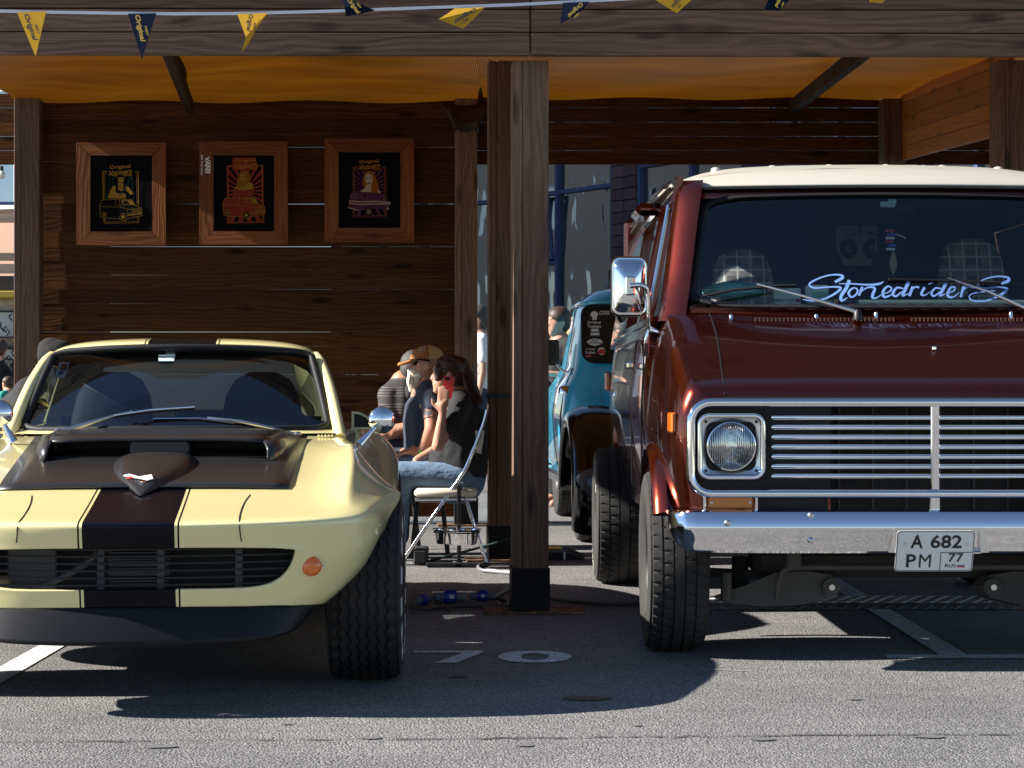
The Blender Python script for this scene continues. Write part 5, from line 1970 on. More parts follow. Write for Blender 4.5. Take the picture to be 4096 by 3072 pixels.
# load bed
MB().bbox(.30, 1.35, -1.0, .93, .62, 1.02, .03).build("load_bed", teal, trk)
MB().tube([(.30, -1.0, 1.03), (.30, .93, 1.03)], .03, 8).build("bed_rail", teal, trk, smooth=60)
# bulging black rear wings
for s in (1, -1):
    xc = .02 if s == 1 else 1.63
    rows = []
    for k in range(27):
        a = R(-118 + 212 * k / 26)
        row = []
        for q, (w_, r_) in enumerate(((-.34, .50), (-.25, .555), (-.10, .58), (.04, .565), (.115, .53), (.135, .48), (.12, .43))):
            rr = r_ * (1.0 + (.05 if abs(a) > R(70) else 0))
            row.append((xc - s * w_, rr * math.sin(a) * 1.05, .36 + rr * math.cos(a)))
        rows.append(row)
    MB().grid(rows).build("rear_wing", blackp, trk, smooth=180, sub=1, solid=.01)
    wheel(trk, (xc + s * .04, 0, .36), .36, .20, .20, 'block', outer=-s)
    wheel(trk, (xc + s * .14, 2.75, .36), .36, .20, .20, 'block', outer=-s)
mr = node("door_mirror", trk)
e = P(2212, 1410, 15.9)
e = to_local(trk, e)
MB().prism([(e.x + a, e.z + b) for a, b in rrect(0, 0, .092, .20, .025, 5)], e.y, e.y + .03).build("mirror_shell", "chrome", mr)
MB().prism([(e.x + a, e.z + b) for a, b in rrect(0, 0, .080, .185, .02, 5)], e.y - .004, e.y - .001).build("mirror_glass", mat("mirror_glass", (.55, .68, .62), .12, 1.0), mr)
MB().tube(cr([(e.x + .02, e.y + .03, e.z - .08), (e.x + .07, e.y - .1, e.z - .14), (e.x + .13, e.y - .3, e.z - .17)], 4), .010, 8).build("mirror_arm", "chrome", mr, smooth=60)
c = Snap(cab)
q = to_local(trk, c(2262, 1562, .0, 15))
MB().lathe([(.055, -.02), (.055, .015), (.04, .035), (.001, .042)], q, 'Z', 20).build("fuel_cap", "chrome", trk, smooth=50)
MB().bbox(-1.052, -1.02, 3.50, 3.62, 1.04, 1.15, .008).build("tail_lamp", mat("red_lens", (.5, .01, .01), .15, Coat_Weight=1.0), van)

# ------------------------------------------------------------------ framed prints
for nm, c in (("ink_gold", (.30, .17, .025)), ("ink_red", (.20, .03, .018)), ("ink_teal", (.012, .045, .04)), ("ink_cream", (.42, .34, .25)), ("ink_purple", (.09, .025, .06)), ("ink_orange", (.32, .13, .02)), ("canvas_black", (.004, .004, .005)), ("ink_hair", (.24, .09, .012))):
    mat(nm, c, .9, Specular_IOR_Level=.1)
DW = 15.53


def framed(label, x0, x1, y0, y1, ix0, ix1, iy0, iy1, tilt=0):
    a, b = P(x0, y1, DW), P(x1, y0, DW)
    c, d = P(ix0, iy1, DW), P(ix1, iy0, DW)
    root = thing("framed_print", label, "framed print", ((a.x + b.x) / 2, DW, a.z), 0, "framed prints on the plank wall")
    ox, oz = root.location.x, root.location.z
    W, H = b.x - a.x, b.z - a.z
    l, r_, bo, to = c.x - a.x, b.x - d.x, c.z - a.z, b.z - d.z
    fr = node("frame", root)

    def fb_(L_, w_, k0, k1, loc, rot):
        o_ = MB().prism([(-L_ / 2, 0), (L_ / 2, 0), (L_ / 2 - k1, w_), (-L_ / 2 + k0, w_)], -.018, .014)
        o_ = o_.build("frame_board", "frame_wood", fr)
        o_.location = loc
        o_.rotation_euler = rot
    g = .0015
    fb_(W - g, bo, l, r_, (0, 0, 0), (0, 0, 0))
    fb_(W - g, to, r_, l, (0, 0, H), (0, R(180), 0))
    fb_(H - g, l, bo, to, (-W / 2, 0, H / 2), (0, R(90), R(0)))
    fb_(H - g, r_, to, bo, (W / 2, 0, H / 2), (0, R(-90), 0))
    MB().box(-W / 2 + l - .01, W / 2 - r_ + .01, .004, .012, bo - .01, H - to + .01).build("canvas", "canvas_black", root)
    return root


def art(root, zf, base=0.0):
    """returns drawing helpers in the zoomed pixel frame zf -> photo pixel"""
    st = {"lift": base}

    def pt(x, y):
        p = P(*zf(x, y), DW)
        return Vector((p.x - root.location.x, .003 - st["lift"], p.z - root.location.z))

    def poly(pts, m_, nm="print_shape"):
        st["lift"] += .00025
        MB().add([pt(*p) for p in pts], [tuple(range(len(pts)))]).build(nm, m_, root, fix=False)

    def line(pts, w, m_, closed=False, nm="print_line"):
        st["lift"] += .00025
        pts = list(pts) + ([pts[0]] if closed else [])
        vs_, fs_ = ribbon([(x, y, w) for x, y in pts], 1)
        MB().add([pt(*p) for p in vs_], fs_).build(nm, m_, root, fix=False)

    def txt(s, cx, cy, w, h, m_, rot=0, bold=.02, arc=0.0, shear=0.0):
        st["lift"] += .00025
        vs_, fs_ = text_geo(s, 1.0, bold, shear)
        a0 = min(p[0] for p in vs_); a1 = max(p[0] for p in vs_); b0 = min(p[1] for p in vs_); b1 = max(p[1] for p in vs_)
        out_ = []
        for p in vs_:
            u_, v_ = ((p[0] - a0) / (a1 - a0) - .5), ((p[1] - b0) / (b1 - b0) - .5)
            x, y = u_ * w, -v_ * h - arc * u_ * h
            x, y = x * math.cos(rot) - y * math.sin(rot), x * math.sin(rot) + y * math.cos(rot)
            out_.append(pt(cx + x, cy + y))
        MB().add(out_, fs_).build("print_lettering", m_, root, fix=False)
    return poly, line, txt


def rays(poly, cx, cy, x0, x1, y0, y1, m_, n=18, hw=.07):
    for k in range(n):
        a = 2 * math.pi * k / n
        q = []
        for da in (-hw, hw):
            dx, dy = math.cos(a + da), math.sin(a + da)
            tt = min(((x1 - cx) / dx if dx > 0 else (x0 - cx) / dx) if abs(dx) > 1e-6 else 1e9, ((y1 - cy) / dy if dy > 0 else (y0 - cy) / dy) if abs(dy) > 1e-6 else 1e9)
            q.append((cx + dx * tt, cy + dy * tt))
        poly([(cx, cy), q[0], q[1]], m_)


circ = lambda cx, cy, rx, ry=None, n=18: [(cx + rx * math.cos(2 * math.pi * k / n), cy + (ry or rx) * math.sin(2 * math.pi * k / n)) for k in range(n)]
zA = lambda x, y: (300 + x / 2.572, 560 + y / 2.572)
zC = lambda x, y: (1290 + x / 3.771, 540 + y / 3.771)


def van_front(poly, line, dx, dy, k, fill, ink):
    f = lambda pts: [(dx + x * k, dy + y * k) for x, y in pts]
    body_ = f([(0, 60), (20, 10), (180, 0), (330, 5), (370, 70), (430, 95), (438, 170), (300, 200), (265, 225), (190, 200), (60, 195), (10, 180)])
    poly(body_, fill)
    line(body_, 4, ink, True)
    line(f([(2, 75), (220, 85), (280, 100)]), 3, ink)
    poly(f([(225, 12), (330, 15), (360, 60), (240, 60)]), ink)
    poly(f([(235, 18), (290, 20), (310, 54), (245, 54)]), fill)
    line(f([(170, 10), (160, 60), (215, 65), (200, 8)]), 3, ink)
    line(f([(285, 105), (432, 98), (436, 138), (285, 150)]), 3, ink, True)
    for q in range(5):
        line(f([(330, 110 + q * 8), (430, 104 + q * 8)]), 2, ink)
    line(f([(285, 168), (438, 150)]), 9, ink)
    for cx, cy, r_ in ((240, 185, 38), (50, 160, 26)):
        poly(f(circ(cx, cy, r_ * .85, r_)), "canvas_black")
        line(f(circ(cx, cy, r_ * .85, r_)), 3, ink, True)
        poly(f(circ(cx, cy, r_ * .4, r_ * .5)), ink)


def title(txt, line, cx, cy, k, m_):
    txt("Original", cx, cy, 215 * k, 46 * k, m_, -.06, .03)
    txt("Vanners", cx + 5 * k, cy + 48 * k, 235 * k, 46 * k, m_, -.12, .03)
    line([(cx - 120 * k, cy + 70 * k), (cx - 60 * k, cy + 88 * k), (cx + 40 * k, cy + 66 * k), (cx + 120 * k, cy + 70 * k), (cx + 125 * k, cy + 86 * k), (cx + 60 * k, cy + 84 * k), (cx + 20 * k, cy + 66 * k)], 8 * k, m_)


# left print: woman in a cap above a dark van
pr1 = framed("wood framed print of a woman in a cap above a dark van", 307, 664, 571, 982, 363, 610, 622, 927)
poly, line, txt = art(pr1, zA)
for k in range(9):
    x = 318 + k * 40
    line([(x, 350), (x - 10, 450), (x + 8, 560), (x - 6, 700), (x, 835)], 7, "ink_teal")
line([(285, 325), (650, 325), (655, 850), (300, 855)], 9, "ink_gold", True)
line([(300, 342), (636, 340), (640, 838), (314, 842)], 4, "ink_gold", True)
poly([(330, 250), (590, 235), (625, 365), (325, 365)], "canvas_black")
title(txt, line, 462, 280, 1.0, "ink_gold")
poly([(340, 600), (345, 560), (385, 480), (420, 465), (445, 440), (490, 440), (520, 470), (560, 490), (600, 550), (575, 565), (530, 520), (520, 600)], "ink_gold")
poly([(430, 500), (475, 530), (530, 500), (525, 560), (480, 545), (435, 550)], "canvas_black")
poly([(418, 380), (515, 380), (520, 500), (495, 520), (500, 420), (440, 420), (445, 540), (420, 545)], "canvas_black")
poly([(440, 385), (500, 385), (498, 425), (470, 448), (444, 425)], "ink_gold")
line([(450, 405), (462, 404)], 6, "canvas_black")
line([(478, 404), (490, 405)], 6, "canvas_black")
line([(462, 432), (478, 432)], 5, "canvas_black")
poly([(428, 385), (432, 360), (470, 346), (508, 360), (512, 385)], "canvas_black")
line([(428, 385), (432, 362), (470, 348), (508, 362), (512, 385)], 3, "ink_gold")
line([(455, 575), (545, 450), (590, 380)], 8, "ink_teal")
van_front(poly, line, 255, 608, 1.0, "canvas_black", "ink_gold")

# middle print: long-haired woman above a red van
pr2 = framed("wood framed print of a red van with white lettering on its left frame board", 798, 1152, 567, 978, 855, 1098, 622, 925)
poly, line, txt = art(pr2, zA)
poly([(1562, 262), (1940, 255), (1945, 855), (1568, 860)], "canvas_black")
rays(poly, 1750, 520, 1575, 1932, 275, 850, "ink_red", 22, .075)
line([(1566, 265), (1932, 258), (1940, 850), (1572, 856)], 14, "ink_red", True)
line([(1574, 275), (1926, 270), (1930, 842), (1580, 848)], 5, "ink_gold", True)
poly([(1620, 180), (1860, 180), (1880, 310), (1620, 310)], "ink_red")
title(txt, line, 1752, 212, 1.0, "ink_orange")
poly([(1620, 580), (1640, 500), (1690, 450), (1720, 440), (1760, 430), (1820, 440), (1840, 500), (1830, 580)], "ink_gold")
poly([(1700, 330), (1740, 310), (1790, 330), (1815, 390), (1800, 430), (1760, 470), (1720, 480), (1665, 520), (1672, 400)], "ink_hair")
poly([(1700, 350), (1752, 350), (1755, 400), (1730, 432), (1700, 405)], "ink_gold")
line([(1690, 374), (1712, 380), (1735, 374), (1755, 380)], 6, "ink_red")
line([(1712, 410), (1730, 408)], 5, "ink_red")
poly([(1640, 500), (1740, 520), (1835, 500), (1832, 580), (1622, 580)], "ink_red")
van_front(poly, line, 1522, 590, 1.0, "ink_red", "ink_gold")
poly, line, txt = art(pr2, zA, .0225)
txt("VANS", 1366, 260, 175, 48, "white_print", R(90), .045)
line([(1394, 215), (1394, 348)], 7, "white_print")
txt("OFF THE WALL", 1309, 262, 218, 20, "white_print", R(90), .03)

# right print: auburn woman above a purple van
pr3 = framed("wood framed print of an auburn woman above a purple van", 1299, 1656, 555, 969, 1355, 1602, 609, 912)
poly, line, txt = art(pr3, zC)
rays(poly, 700, 800, 470, 945, 500, 1225, "ink_purple", 26, .06)
line([(455, 475), (958, 475), (965, 1235), (462, 1245)], 12, "ink_purple", True)
line([(475, 490), (942, 488), (948, 1218), (480, 1228)], 8, "ink_orange", True)
poly([(525, 360), (865, 360), (890, 535), (515, 535)], "canvas_black")
title(txt, line, 700, 405, 1.38, "ink_orange")
poly([(700, 540), (640, 560), (610, 650), (600, 720), (625, 790), (690, 800), (735, 850), (780, 930), (845, 900), (850, 790), (805, 640), (770, 560)], "ink_hair")
poly([(555, 858), (640, 800), (660, 750), (745, 760), (760, 800), (850, 830), (888, 885), (560, 885)], "ink_cream")
poly([(690, 580), (745, 605), (765, 660), (760, 715), (705, 765), (655, 715), (640, 640), (655, 600)], "ink_cream")
poly([(770, 650), (830, 760), (845, 930), (790, 920), (740, 860), (735, 800), (755, 720)], "ink_hair")
for x in (670, 738):
    line([(x - 16, 660), (x, 655), (x + 16, 660)], 8, "canvas_black")
    line([(x - 20, 645), (x + 14, 642)], 5, "canvas_black")
poly([(685, 728), (705, 720), (728, 728), (705, 742)], "canvas_black")
bd_ = [(430, 865), (560, 858), (740, 870), (930, 890), (990, 990), (1030, 1010), (1028, 1060), (940, 1110), (760, 1120), (560, 1145), (385, 1095), (400, 990)]
poly(bd_, "ink_purple")
line(bd_, 5, "canvas_black", True)
line([(400, 995), (560, 1010), (800, 1002), (1028, 1020)], 14, "ink_cream")
line([(400, 1028), (560, 1050), (800, 1040), (1025, 1040)], 14, "ink_cream")
for q in ([(430, 950), (455, 895), (480, 895), (460, 952)], [(485, 953), (505, 897), (535, 893), (515, 955)], [(925, 970), (930, 915), (985, 975)]):
    poly(q, "canvas_black")
    line(q, 4, "ink_cream", True)
poly(circ(637, 912, 18, 22), "canvas_black")
line([(385, 1095), (550, 1140)], 10, "ink_cream")
for cx, cy, rx, ry in ((700, 1155, 68, 62), (985, 1110, 34, 40)):
    poly(circ(cx, cy, rx, ry), "canvas_black")
    line(circ(cx, cy, rx * .5, ry * .6), 5, "ink_cream", True)
    for k in range(5):
        a = 2 * math.pi * k / 5
        line([(cx, cy), (cx + rx * .48 * math.cos(a), cy + ry * .58 * math.sin(a))], 6, "ink_cream")

# ------------------------------------------------------------------ bunting
mat("pennant_yellow", (.55, .31, .03), .8, Specular_IOR_Level=.1)
mat("pennant_navy", (.004, .009, .028), .8, Specular_IOR_Level=.1)
mat("ribbon_white", (.72, .74, .80), .6)
DB = 8.85
bun = thing("bunting", "white ribbon of yellow and navy pennants strung across the front beam", "bunting", (0, DB, 2.6))
rib = [(-140, 38), (0, 44), (230, 49), (460, 52), (700, 55), (930, 54), (1160, 49), (1390, 42), (1720, 30), (2048, 19), (2500, -4), (3000, -30), (3600, -50), (4250, -60)]
mb = MB()
q = [P(x, y, DB) for x, y in rib]
rows = [[(p.x, 0, p.z - 2.6 + .0065) for p in q], [(p.x, .0015, p.z - 2.6 - .0065) for p in q]]
mb.grid(rows)
mb.build("ribbon", "ribbon_white", bun, solid=.0015)


def pennant(kind, pts, axis=None, size=1.0, wave=.012, word="Original"):
    """pts: outline in photo pixels; axis: two pixels along which the lettering runs"""
    n_ = len(pts)
    vs_ = []
    for i, (x, y) in enumerate(pts):
        p = P(x, y, DB)
        vs_.append((p.x, -.004 - wave * math.sin(i * 1.7), p.z - 2.6))
    fl_ = MB().add(vs_, [tuple(range(n_))]).build("pennant", "pennant_" + kind, bun, solid=.0012, fix=False)
    if axis:
        (ax0, ay0), (ax1, ay1) = axis
        L_ = math.hypot(ax1 - ax0, ay1 - ay0)
        ux, uy = (ax1 - ax0) / L_, (ay1 - ay0) / L_
        ink = "ink_navy" if kind == "yellow" else "ink_yellow"
        for wd, off, ln, hh in ((word, 6 * size, L_, 26 * size), ("MEET", -19 * size, L_ * .38, 9 * size)):
            g_, f_ = text_geo(wd, 1.0, .03, .25)
            a0 = min(p[0] for p in g_); a1 = max(p[0] for p in g_); b0 = min(p[1] for p in g_); b1 = max(p[1] for p in g_)
            o_ = []
            for p in g_:
                s_ = (p[0] - a0) / (a1 - a0) * ln + (L_ * .45 if wd == "MEET" else 0)
                h_ = ((p[1] - b0) / (b1 - b0) - .5) * hh
                # text reads downwards along the pennant
                X_ = ax0 + ux * s_ - uy * (h_ - off) * -1
                Y_ = ay0 + uy * s_ + ux * (h_ - off) * -1
                w = P(X_, Y_, DB)
                o_.append((w.x, -.020, w.z - 2.6))
            MB().add(o_, f_).build("pennant_lettering", ink, fl_, fix=False)


mat("ink_navy", (.012, .022, .05), .7)
mat("ink_yellow", (.60, .40, .06), .7)
pennant("yellow", [(69, 50), (188, 48), (143, 226)], ((112, 58), (150, 165)))
pennant("navy", [(512, 56), (628, 56), (568, 237)], ((556, 62), (580, 170)))
pennant("yellow", [(950, 57), (1072, 55), (1020, 125), (996, 168), (967, 211), (985, 150)], ((1010, 60), (1000, 130)), .9, .015)
pennant("navy", [(1366, -6), (1444, 18), (1500, 42), (1440, 55), (1384, 67), (1380, 30)], ((1398, -2), (1440, 55)), .8, .01)
pennant("yellow", [(1819, 35), (1940, 31), (1893, 78), (1852, 114), (1755, 79)], ((1905, 42), (1820, 95)), .8, .01)
pennant("navy", [(2252, 12), (2358, 9), (2330, 40), (2300, 62), (2240, 97)], ((2330, 20), (2275, 72)), .8, .01)
pennant("yellow", [(2600, -12), (2780, -12), (2707, 53)], ((2725, -6), (2690, 35)), .8)
pennant("navy", [(3057, 37), (3085, -30), (3190, -30), (3113, 42)], ((3130, -20), (3105, 34)), .8)
pennant("yellow", [(3478, 9), (3485, -40), (3580, -40), (3530, 12)], None)

# ------------------------------------------------------------------ chair, bowls, cables
chair = thing("folding_chair", "chrome tube folding chair with cream padded seat under the woman with the phone", "chair", (-.42, 12.35, 0))
for d in (12.12, 12.60):
    pts = [P(1948, 1640, d), P(1935, 1691, d), P(1890, 1810, d), P(1862, 1876, d), P(1840, 1912, d), P(1740, 2055, d), P(1668, 2160, d)]
    end = pts[-1].copy()
    dirv = (pts[-1] - pts[-2]).normalized()
    kk = (end.z - .015) / -dirv.z
    pts.append(end + dirv * kk)
    MB().tube(cr(pts, 4), .0125, 10).build("front_leg", "chrome", chair, smooth=60, world=True)
    r0, r1 = P(1848, 1950, d), P(1928, 2195, d)
    dv = (r1 - r0).normalized()
    r1 = r0 + dv * ((r0.z - .015) / -dv.z)
    MB().tube([r0, r1], .011, 8).build("rear_leg", "chrome", chair, smooth=60, world=True)
    MB().tube([P(1660, 1999, d), P(1905, 1997, d)], .010, 8).build("seat_rail", "chrome", chair, smooth=60, world=True)
    for (x, y) in ((1905, 1790), (1848, 1930)):
        c = P(x, y, d)
        MB().lathe([(.008, -.016), (.008, .016)], c, 'Y', 8).build("rivet", "satin_steel", chair, world=True)
a, b = P(1657, 1990, 12.12), P(1908, 1953, 12.12)
MB().bbox(a.x, b.x, 12.10, 12.62, a.z, b.z, .018).build("seat", "cream", chair, world=True, smooth=50)
bk = [P(1888, 1722, 12.2), P(1938, 1722, 12.2), P(1925, 1815, 12.2), P(1882, 1808, 12.2)]
lo = [p.copy() for p in bk]
hi = [p + Vector((0, .36, 0)) for p in bk]
MB().add(lo + hi, [(0, 1, 2, 3), (7, 6, 5, 4), (0, 4, 5, 1), (1, 5, 6, 2), (2, 6, 7, 3), (3, 7, 4, 0)]).build("backrest", "cream", chair, world=True)
for pz in ((1935, 1691), (1862, 1876)):
    MB().tube([P(*pz, 12.12), P(*pz, 12.60)], .010, 8).build("cross_tube", "chrome", chair, smooth=60, world=True)

bs = thing("bowl_stand", "black stand holding two steel dog bowls in front of the folding chair", "bowl stand", (-.315, 12.1, 0))
c = P(1836, 2240, 12.1)
MB().bbox(c.x - .012, c.x + .012, 12.09, 12.115, .01, P(0, 1940, 12.1).z, .002).build("upright", "black_steel", bs, world=True)
MB().bbox(P(1707, 0, 12.1).x, P(1956, 0, 12.1).x, 12.0, 12.06, .004, .028, .004).build("foot_bar", "black_steel", bs, world=True)
MB().bbox(c.x - .02, c.x + .02, 12.0, 12.3, .004, .024, .004).build("foot_bar", "black_steel", bs, world=True)
for (x, y, d) in ((1852, 2118, 11.98), (1800, 2116, 12.26)):
    c = P(x, y, d)
    b_ = MB().lathe([(.004, -.088), (.075, -.088), (.080, -.082), (.093, -.008), (.106, .0), (.106, .003), (.092, -.002), (.078, -.078), (.004, -.080)], c, 'Z', 32).build("bowl", "chrome", bs, smooth=50, world=True)
    MB().lathe([(.096, -.02), (.101, -.02), (.101, -.012), (.096, -.012)], c, 'Z', 28, caps=False).build("bowl_ring", "black_steel", bs, world=True)
    MB().tube([(c.x, d, c.z - .016), (P(1836, 0, 12.1).x, 12.1, c.z - .016)], .008, 6).build("bowl_bracket", "black_steel", bs, world=True)

mat("strap_green", (.012, .04, .032), .7)
lash = thing("lashing_strap", "dark green strap tied round the middle post", "strap", (-.062, 12.52, 0))
mb = MB()
rows = []
for (x, y) in [(-.094, -.094), (.094, -.094), (.094, .094), (-.094, .094), (-.094, -.094)]:
    rows.append([Matrix.Rotation(R(4), 3, 'Z') @ Vector((x, y, z)) for z in (.995, 1.02)])
mb.grid(rows)
mb.build("strap_band", "strap_green", lash, solid=.004)
loop = [P(*p, 12.38) for p in ((1940, 1640), (1900, 1660), (1888, 1700), (1889, 1745), (1905, 1752), (1922, 1715), (1935, 1665))]
MB().tube(cr(loop, 4), .004, 6).build("strap_tail", "strap_green", lash, smooth=60, world=True)
lsh = cr([(P(1711, 2246, 12.3)), (P(1800, 2222, 12.3)), (P(1900, 2195, 12.4)), (P(1985, 2172, 12.4)), (P(2043, 2150, 12.41))], 4)
tag(MB().tube([(p[0], p[1], max(.012, p[2])) for p in lsh], .009, 6).build("dog_leash", "strap_green", None, smooth=60), "dark green dog leash stretched from the ground to the middle post", "leash")

mat("plug_blue", (.012, .025, .30), .4)
mat("plug_grey", (.10, .12, .15), .5)


def connector(label, x, y, d, ang, L, r, lid=True):
    p = P(x, y, d)
    g = thing("power_connector", label, "plug", (p.x, d, r + .004), ang, "power connectors by the front post")
    MB().lathe([(r * .55, -L / 2), (r * .8, -L * .45), (r * .85, -L * .1), (r * .85, L * .1), (r * .8, L * .45), (r * .5, L / 2)], (0, 0, 0), 'X', 18).build("connector_body", "plug_grey", g, smooth=40)
    MB().lathe([(r, -L * .18), (r * 1.08, -L * .12), (r * 1.08, L * .16), (r, L * .2)], (0, 0, 0), 'X', 18).build("connector_collar", "plug_blue", g, smooth=40)
    if lid:
        MB().bbox(-L * .14, L * .2, -r * .7, r * .7, r * .95, r * 1.35, .006).build("connector_lid", "plug_blue", g)
        MB().bbox(-L * .02, L * .12, -r * 1.12, -r * 1.08, -r * .1, r * .5, .001).build("connector_tag", "white_print", g)
    return g


connector("large blue power connector on the ground between the yellow car and the front post", 1800, 2400, 10.02, R(4), .16, .030)
connector("grey and blue power connector lying nearest the front post", 1930, 2395, 10.12, R(-8), .13, .024)
connector("dark blue plug lying against the yellow car's rear tyre", 1690, 2400, 9.95, R(60), .12, .026, False)


def cable(label, pts, r, m_="cable_black", nm="cable"):
    q = [(x_, y_, r + .005) for x_, y_ in (gp(*p) for p in pts)]
    tag(MB().tube(cr(q, 5), r, 6).build(nm, m_, None, smooth=60), label, "cable")


cable("black cable running from the front post towards the van", [(2200, 2405), (2300, 2420), (2400, 2428), (2500, 2430), (2600, 2425)], .010)
cable("black cable on the ground looping past the blue connectors", [(1640, 2440), (1700, 2448), (1790, 2440), (1900, 2436), (2000, 2434), (2035, 2425), (2020, 2412), (1960, 2405)], .009)
cable("thin black cable crossing over the large blue connector", [(1700, 2390), (1740, 2400), (1770, 2430), (1800, 2452)], .006)
cable("grey cable rising behind the front post", [(1975, 2398), (2000, 2385), (2040, 2360), (2060, 2350)], .009, "plug_grey")
cable("grey cable looped on the sunlit asphalt behind the front post", [(2040, 2300), (1990, 2296), (1930, 2290), (1912, 2275), (1935, 2262), (1960, 2250)], .009, "bracket_grey")
cable("thin grey wire looped beside the front post", [(1880, 2427), (1960, 2432), (2020, 2425), (2035, 2415), (2000, 2405), (1990, 2415), (2010, 2430)], .004, "bracket_grey")

mat("ramp_yellow", (.38, .26, .03), .7)
rp = thing("cable_ramp", "black cable ramp with yellow lid beside the pickup's rear wheel", "cable ramp", (.25, 12.6, 0))
a, b = P(2170, 2236, 12.5), P(2262, 2236, 12.5)
MB().add([(a.x - .25, -.1 + 12.6, .003), (b.x, 12.5, .003), (b.x, 12.5, .05), (a.x - .25, 12.5, .055), (a.x - .25, 13.0, .003), (b.x, 13.0, .003), (b.x, 13.0, .05), (a.x - .25, 13.0, .055)],
         [(0, 1, 2, 3), (4, 7, 6, 5), (3, 2, 6, 7), (0, 3, 7, 4), (0, 4, 5, 1)]).build("ramp_body", "black_plastic", rp, world=True)
MB().add([(b.x, 12.5, .003), (b.x + .12, 12.5, .003), (b.x, 12.5, .05), (b.x, 13.0, .003), (b.x + .12, 13.0, .003), (b.x, 13.0, .05)], [(0, 1, 2), (3, 5, 4), (1, 4, 5, 2), (0, 3, 4, 1)]).build("ramp_end", "black_plastic", rp, world=True)
MB().bbox(a.x - .2, b.x - .02, 12.62, 12.88, .05, .065, .004).build("ramp_lid", "ramp_yellow", rp, world=True)
MB().bbox(b.x - .012, b.x, 12.494, 12.499, .005, .05, .001).build("ramp_mark", "white_print", rp, world=True)

# tread plate strip lying under the van
tread = mat("tread_plate", (.38, .38, .37), .42, .8)
tp = thing("tread_plate", "diamond tread steel plate strip lying on the ground under the van", "metal plate", (1.7, 9.9, 0))
MB().add([(-1.05, -.14, .003), (1.6, -.14, .003), (1.6, -.10, .028), (-1.05, -.10, .028), (-1.05, .20, .035), (1.6, .20, .035), (1.6, .2, .003), (-1.05, .2, .003)], [(0, 1, 2, 3), (3, 2, 5, 4), (4, 5, 6, 7), (0, 3, 4, 7), (1, 6, 5, 2)]).build("plate", "tread_plate", tp)
mb = MB()
k = 0
x = -1.03
while x < 1.58:
    for j in range(5):
        y = -.125 + j * .065
        z = .0135 if j == 0 else .030 + (y + .1) * .024
        sgn = 1 if (k + j) % 2 else -1
        m_ = Matrix.Translation((x, y, z)) @ Matrix.Rotation(R(35 if j == 0 else 0), 4, 'X') @ Matrix.Rotation(R(40 * sgn), 4, 'Z')
        mb.box(-.021, .021, -.004, .004, -.002, .003, m_)
    x += .034
    k += 1
o = mb.build("tread_ridges", "tread_plate", tp)
o["kind"] = "stuff"
bgb = P(1687, 2255, 12.25)
tag(MB().bbox(bgb.x - .05, bgb.x + .035, 12.15, 12.45, .006, .095, .012).build("black_bag", "seat_black", None), "small black fabric box on the ground beside the yellow car's rear tyre", "bag")
# ------------------------------------------------------------------ people
for nm, c, r in (("skin", (.50, .26, .17), .5), ("skin_tan", (.44, .21, .13), .5), ("hair_auburn", (.055, .015, .006), .5), ("hair_brown", (.045, .022, .012), .55), ("hair_blonde", (.42, .29, .15), .5), ("hair_grey", (.05, .045, .04), .7),
                 ("beard_white", (.80, .70, .54), .8), ("tee_black", (.009, .009, .010), .85), ("tee_charcoal", (.010, .010, .011), .85), ("tee_navy", (.03, .04, .06), .85), ("cap_brown", (.36, .14, .036), .8), ("cap_mesh", (.55, .38, .16), .8),
                 ("phone_red", (.80, .035, .03), .35), ("wrist_green", (.03, .55, .04), .5), ("tattoo", (.055, .05, .05), .6), ("shirt_teal", (.02, .30, .20), .8), ("shirt_white", (.72, .73, .74), .8), ("sunglass", (.006, .006, .007), .1), ("beanie", (.012, .012, .013), .95), ("band_pink", (.45, .03, .12), .6)):
    mat(nm, c, r)
for s_ in ("skin", "skin_tan"):
    m = M[s_]
    NT(m).set(Subsurface_Weight=.12)
    M[s_].node_tree.nodes["Principled BSDF"].inputs["Subsurface Radius"].default_value = (.012, .004, .002)
tt = NT(M["tattoo"])
tt.set(Base_Color=tt.mix(tt.ramp(tt.noise(tt.obj(), 38.0, 3, .6), [(.45, (0, 0, 0)), (.55, (1, 1, 1))]), (.40, .19, .12), (.06, .05, .05)))
jean = mat("denim", (.09, .16, .28), .85)
t = NT(jean)
t.set(Base_Color=t.mix(t.noise(t.obj(), 9.0, 5, .6), (.045, .085, .16), (.22, .33, .46)))
t.bump(t.noise(t.vmul(t.obj(), (1, 1, 2)), 14.0, 3), .6, .02)
for s_ in ("tee_black", "tee_charcoal", "tee_navy", "shirt_teal", "shirt_white"):
    t = NT(M[s_])
    t.bump(t.noise(t.obj(), 11.0, 3, .5), .7, .025)
polo = mat("polo_striped", (.04, .038, .04), .85)
t = NT(polo)
zz = t.n("SeparateXYZ", Vector=t.obj()).outputs[2]
st1 = t.math('LESS_THAN', t.math('FRACT', t.math('MULTIPLY', zz, 55.0)), .35)
st2 = t.math('LESS_THAN', t.math('FRACT', t.math('MULTIPLY', zz, 9.0)), .55)
t.set(Base_Color=t.mix(t.math('MULTIPLY', st1, st2), (.035, .032, .034), (.15, .13, .125)))


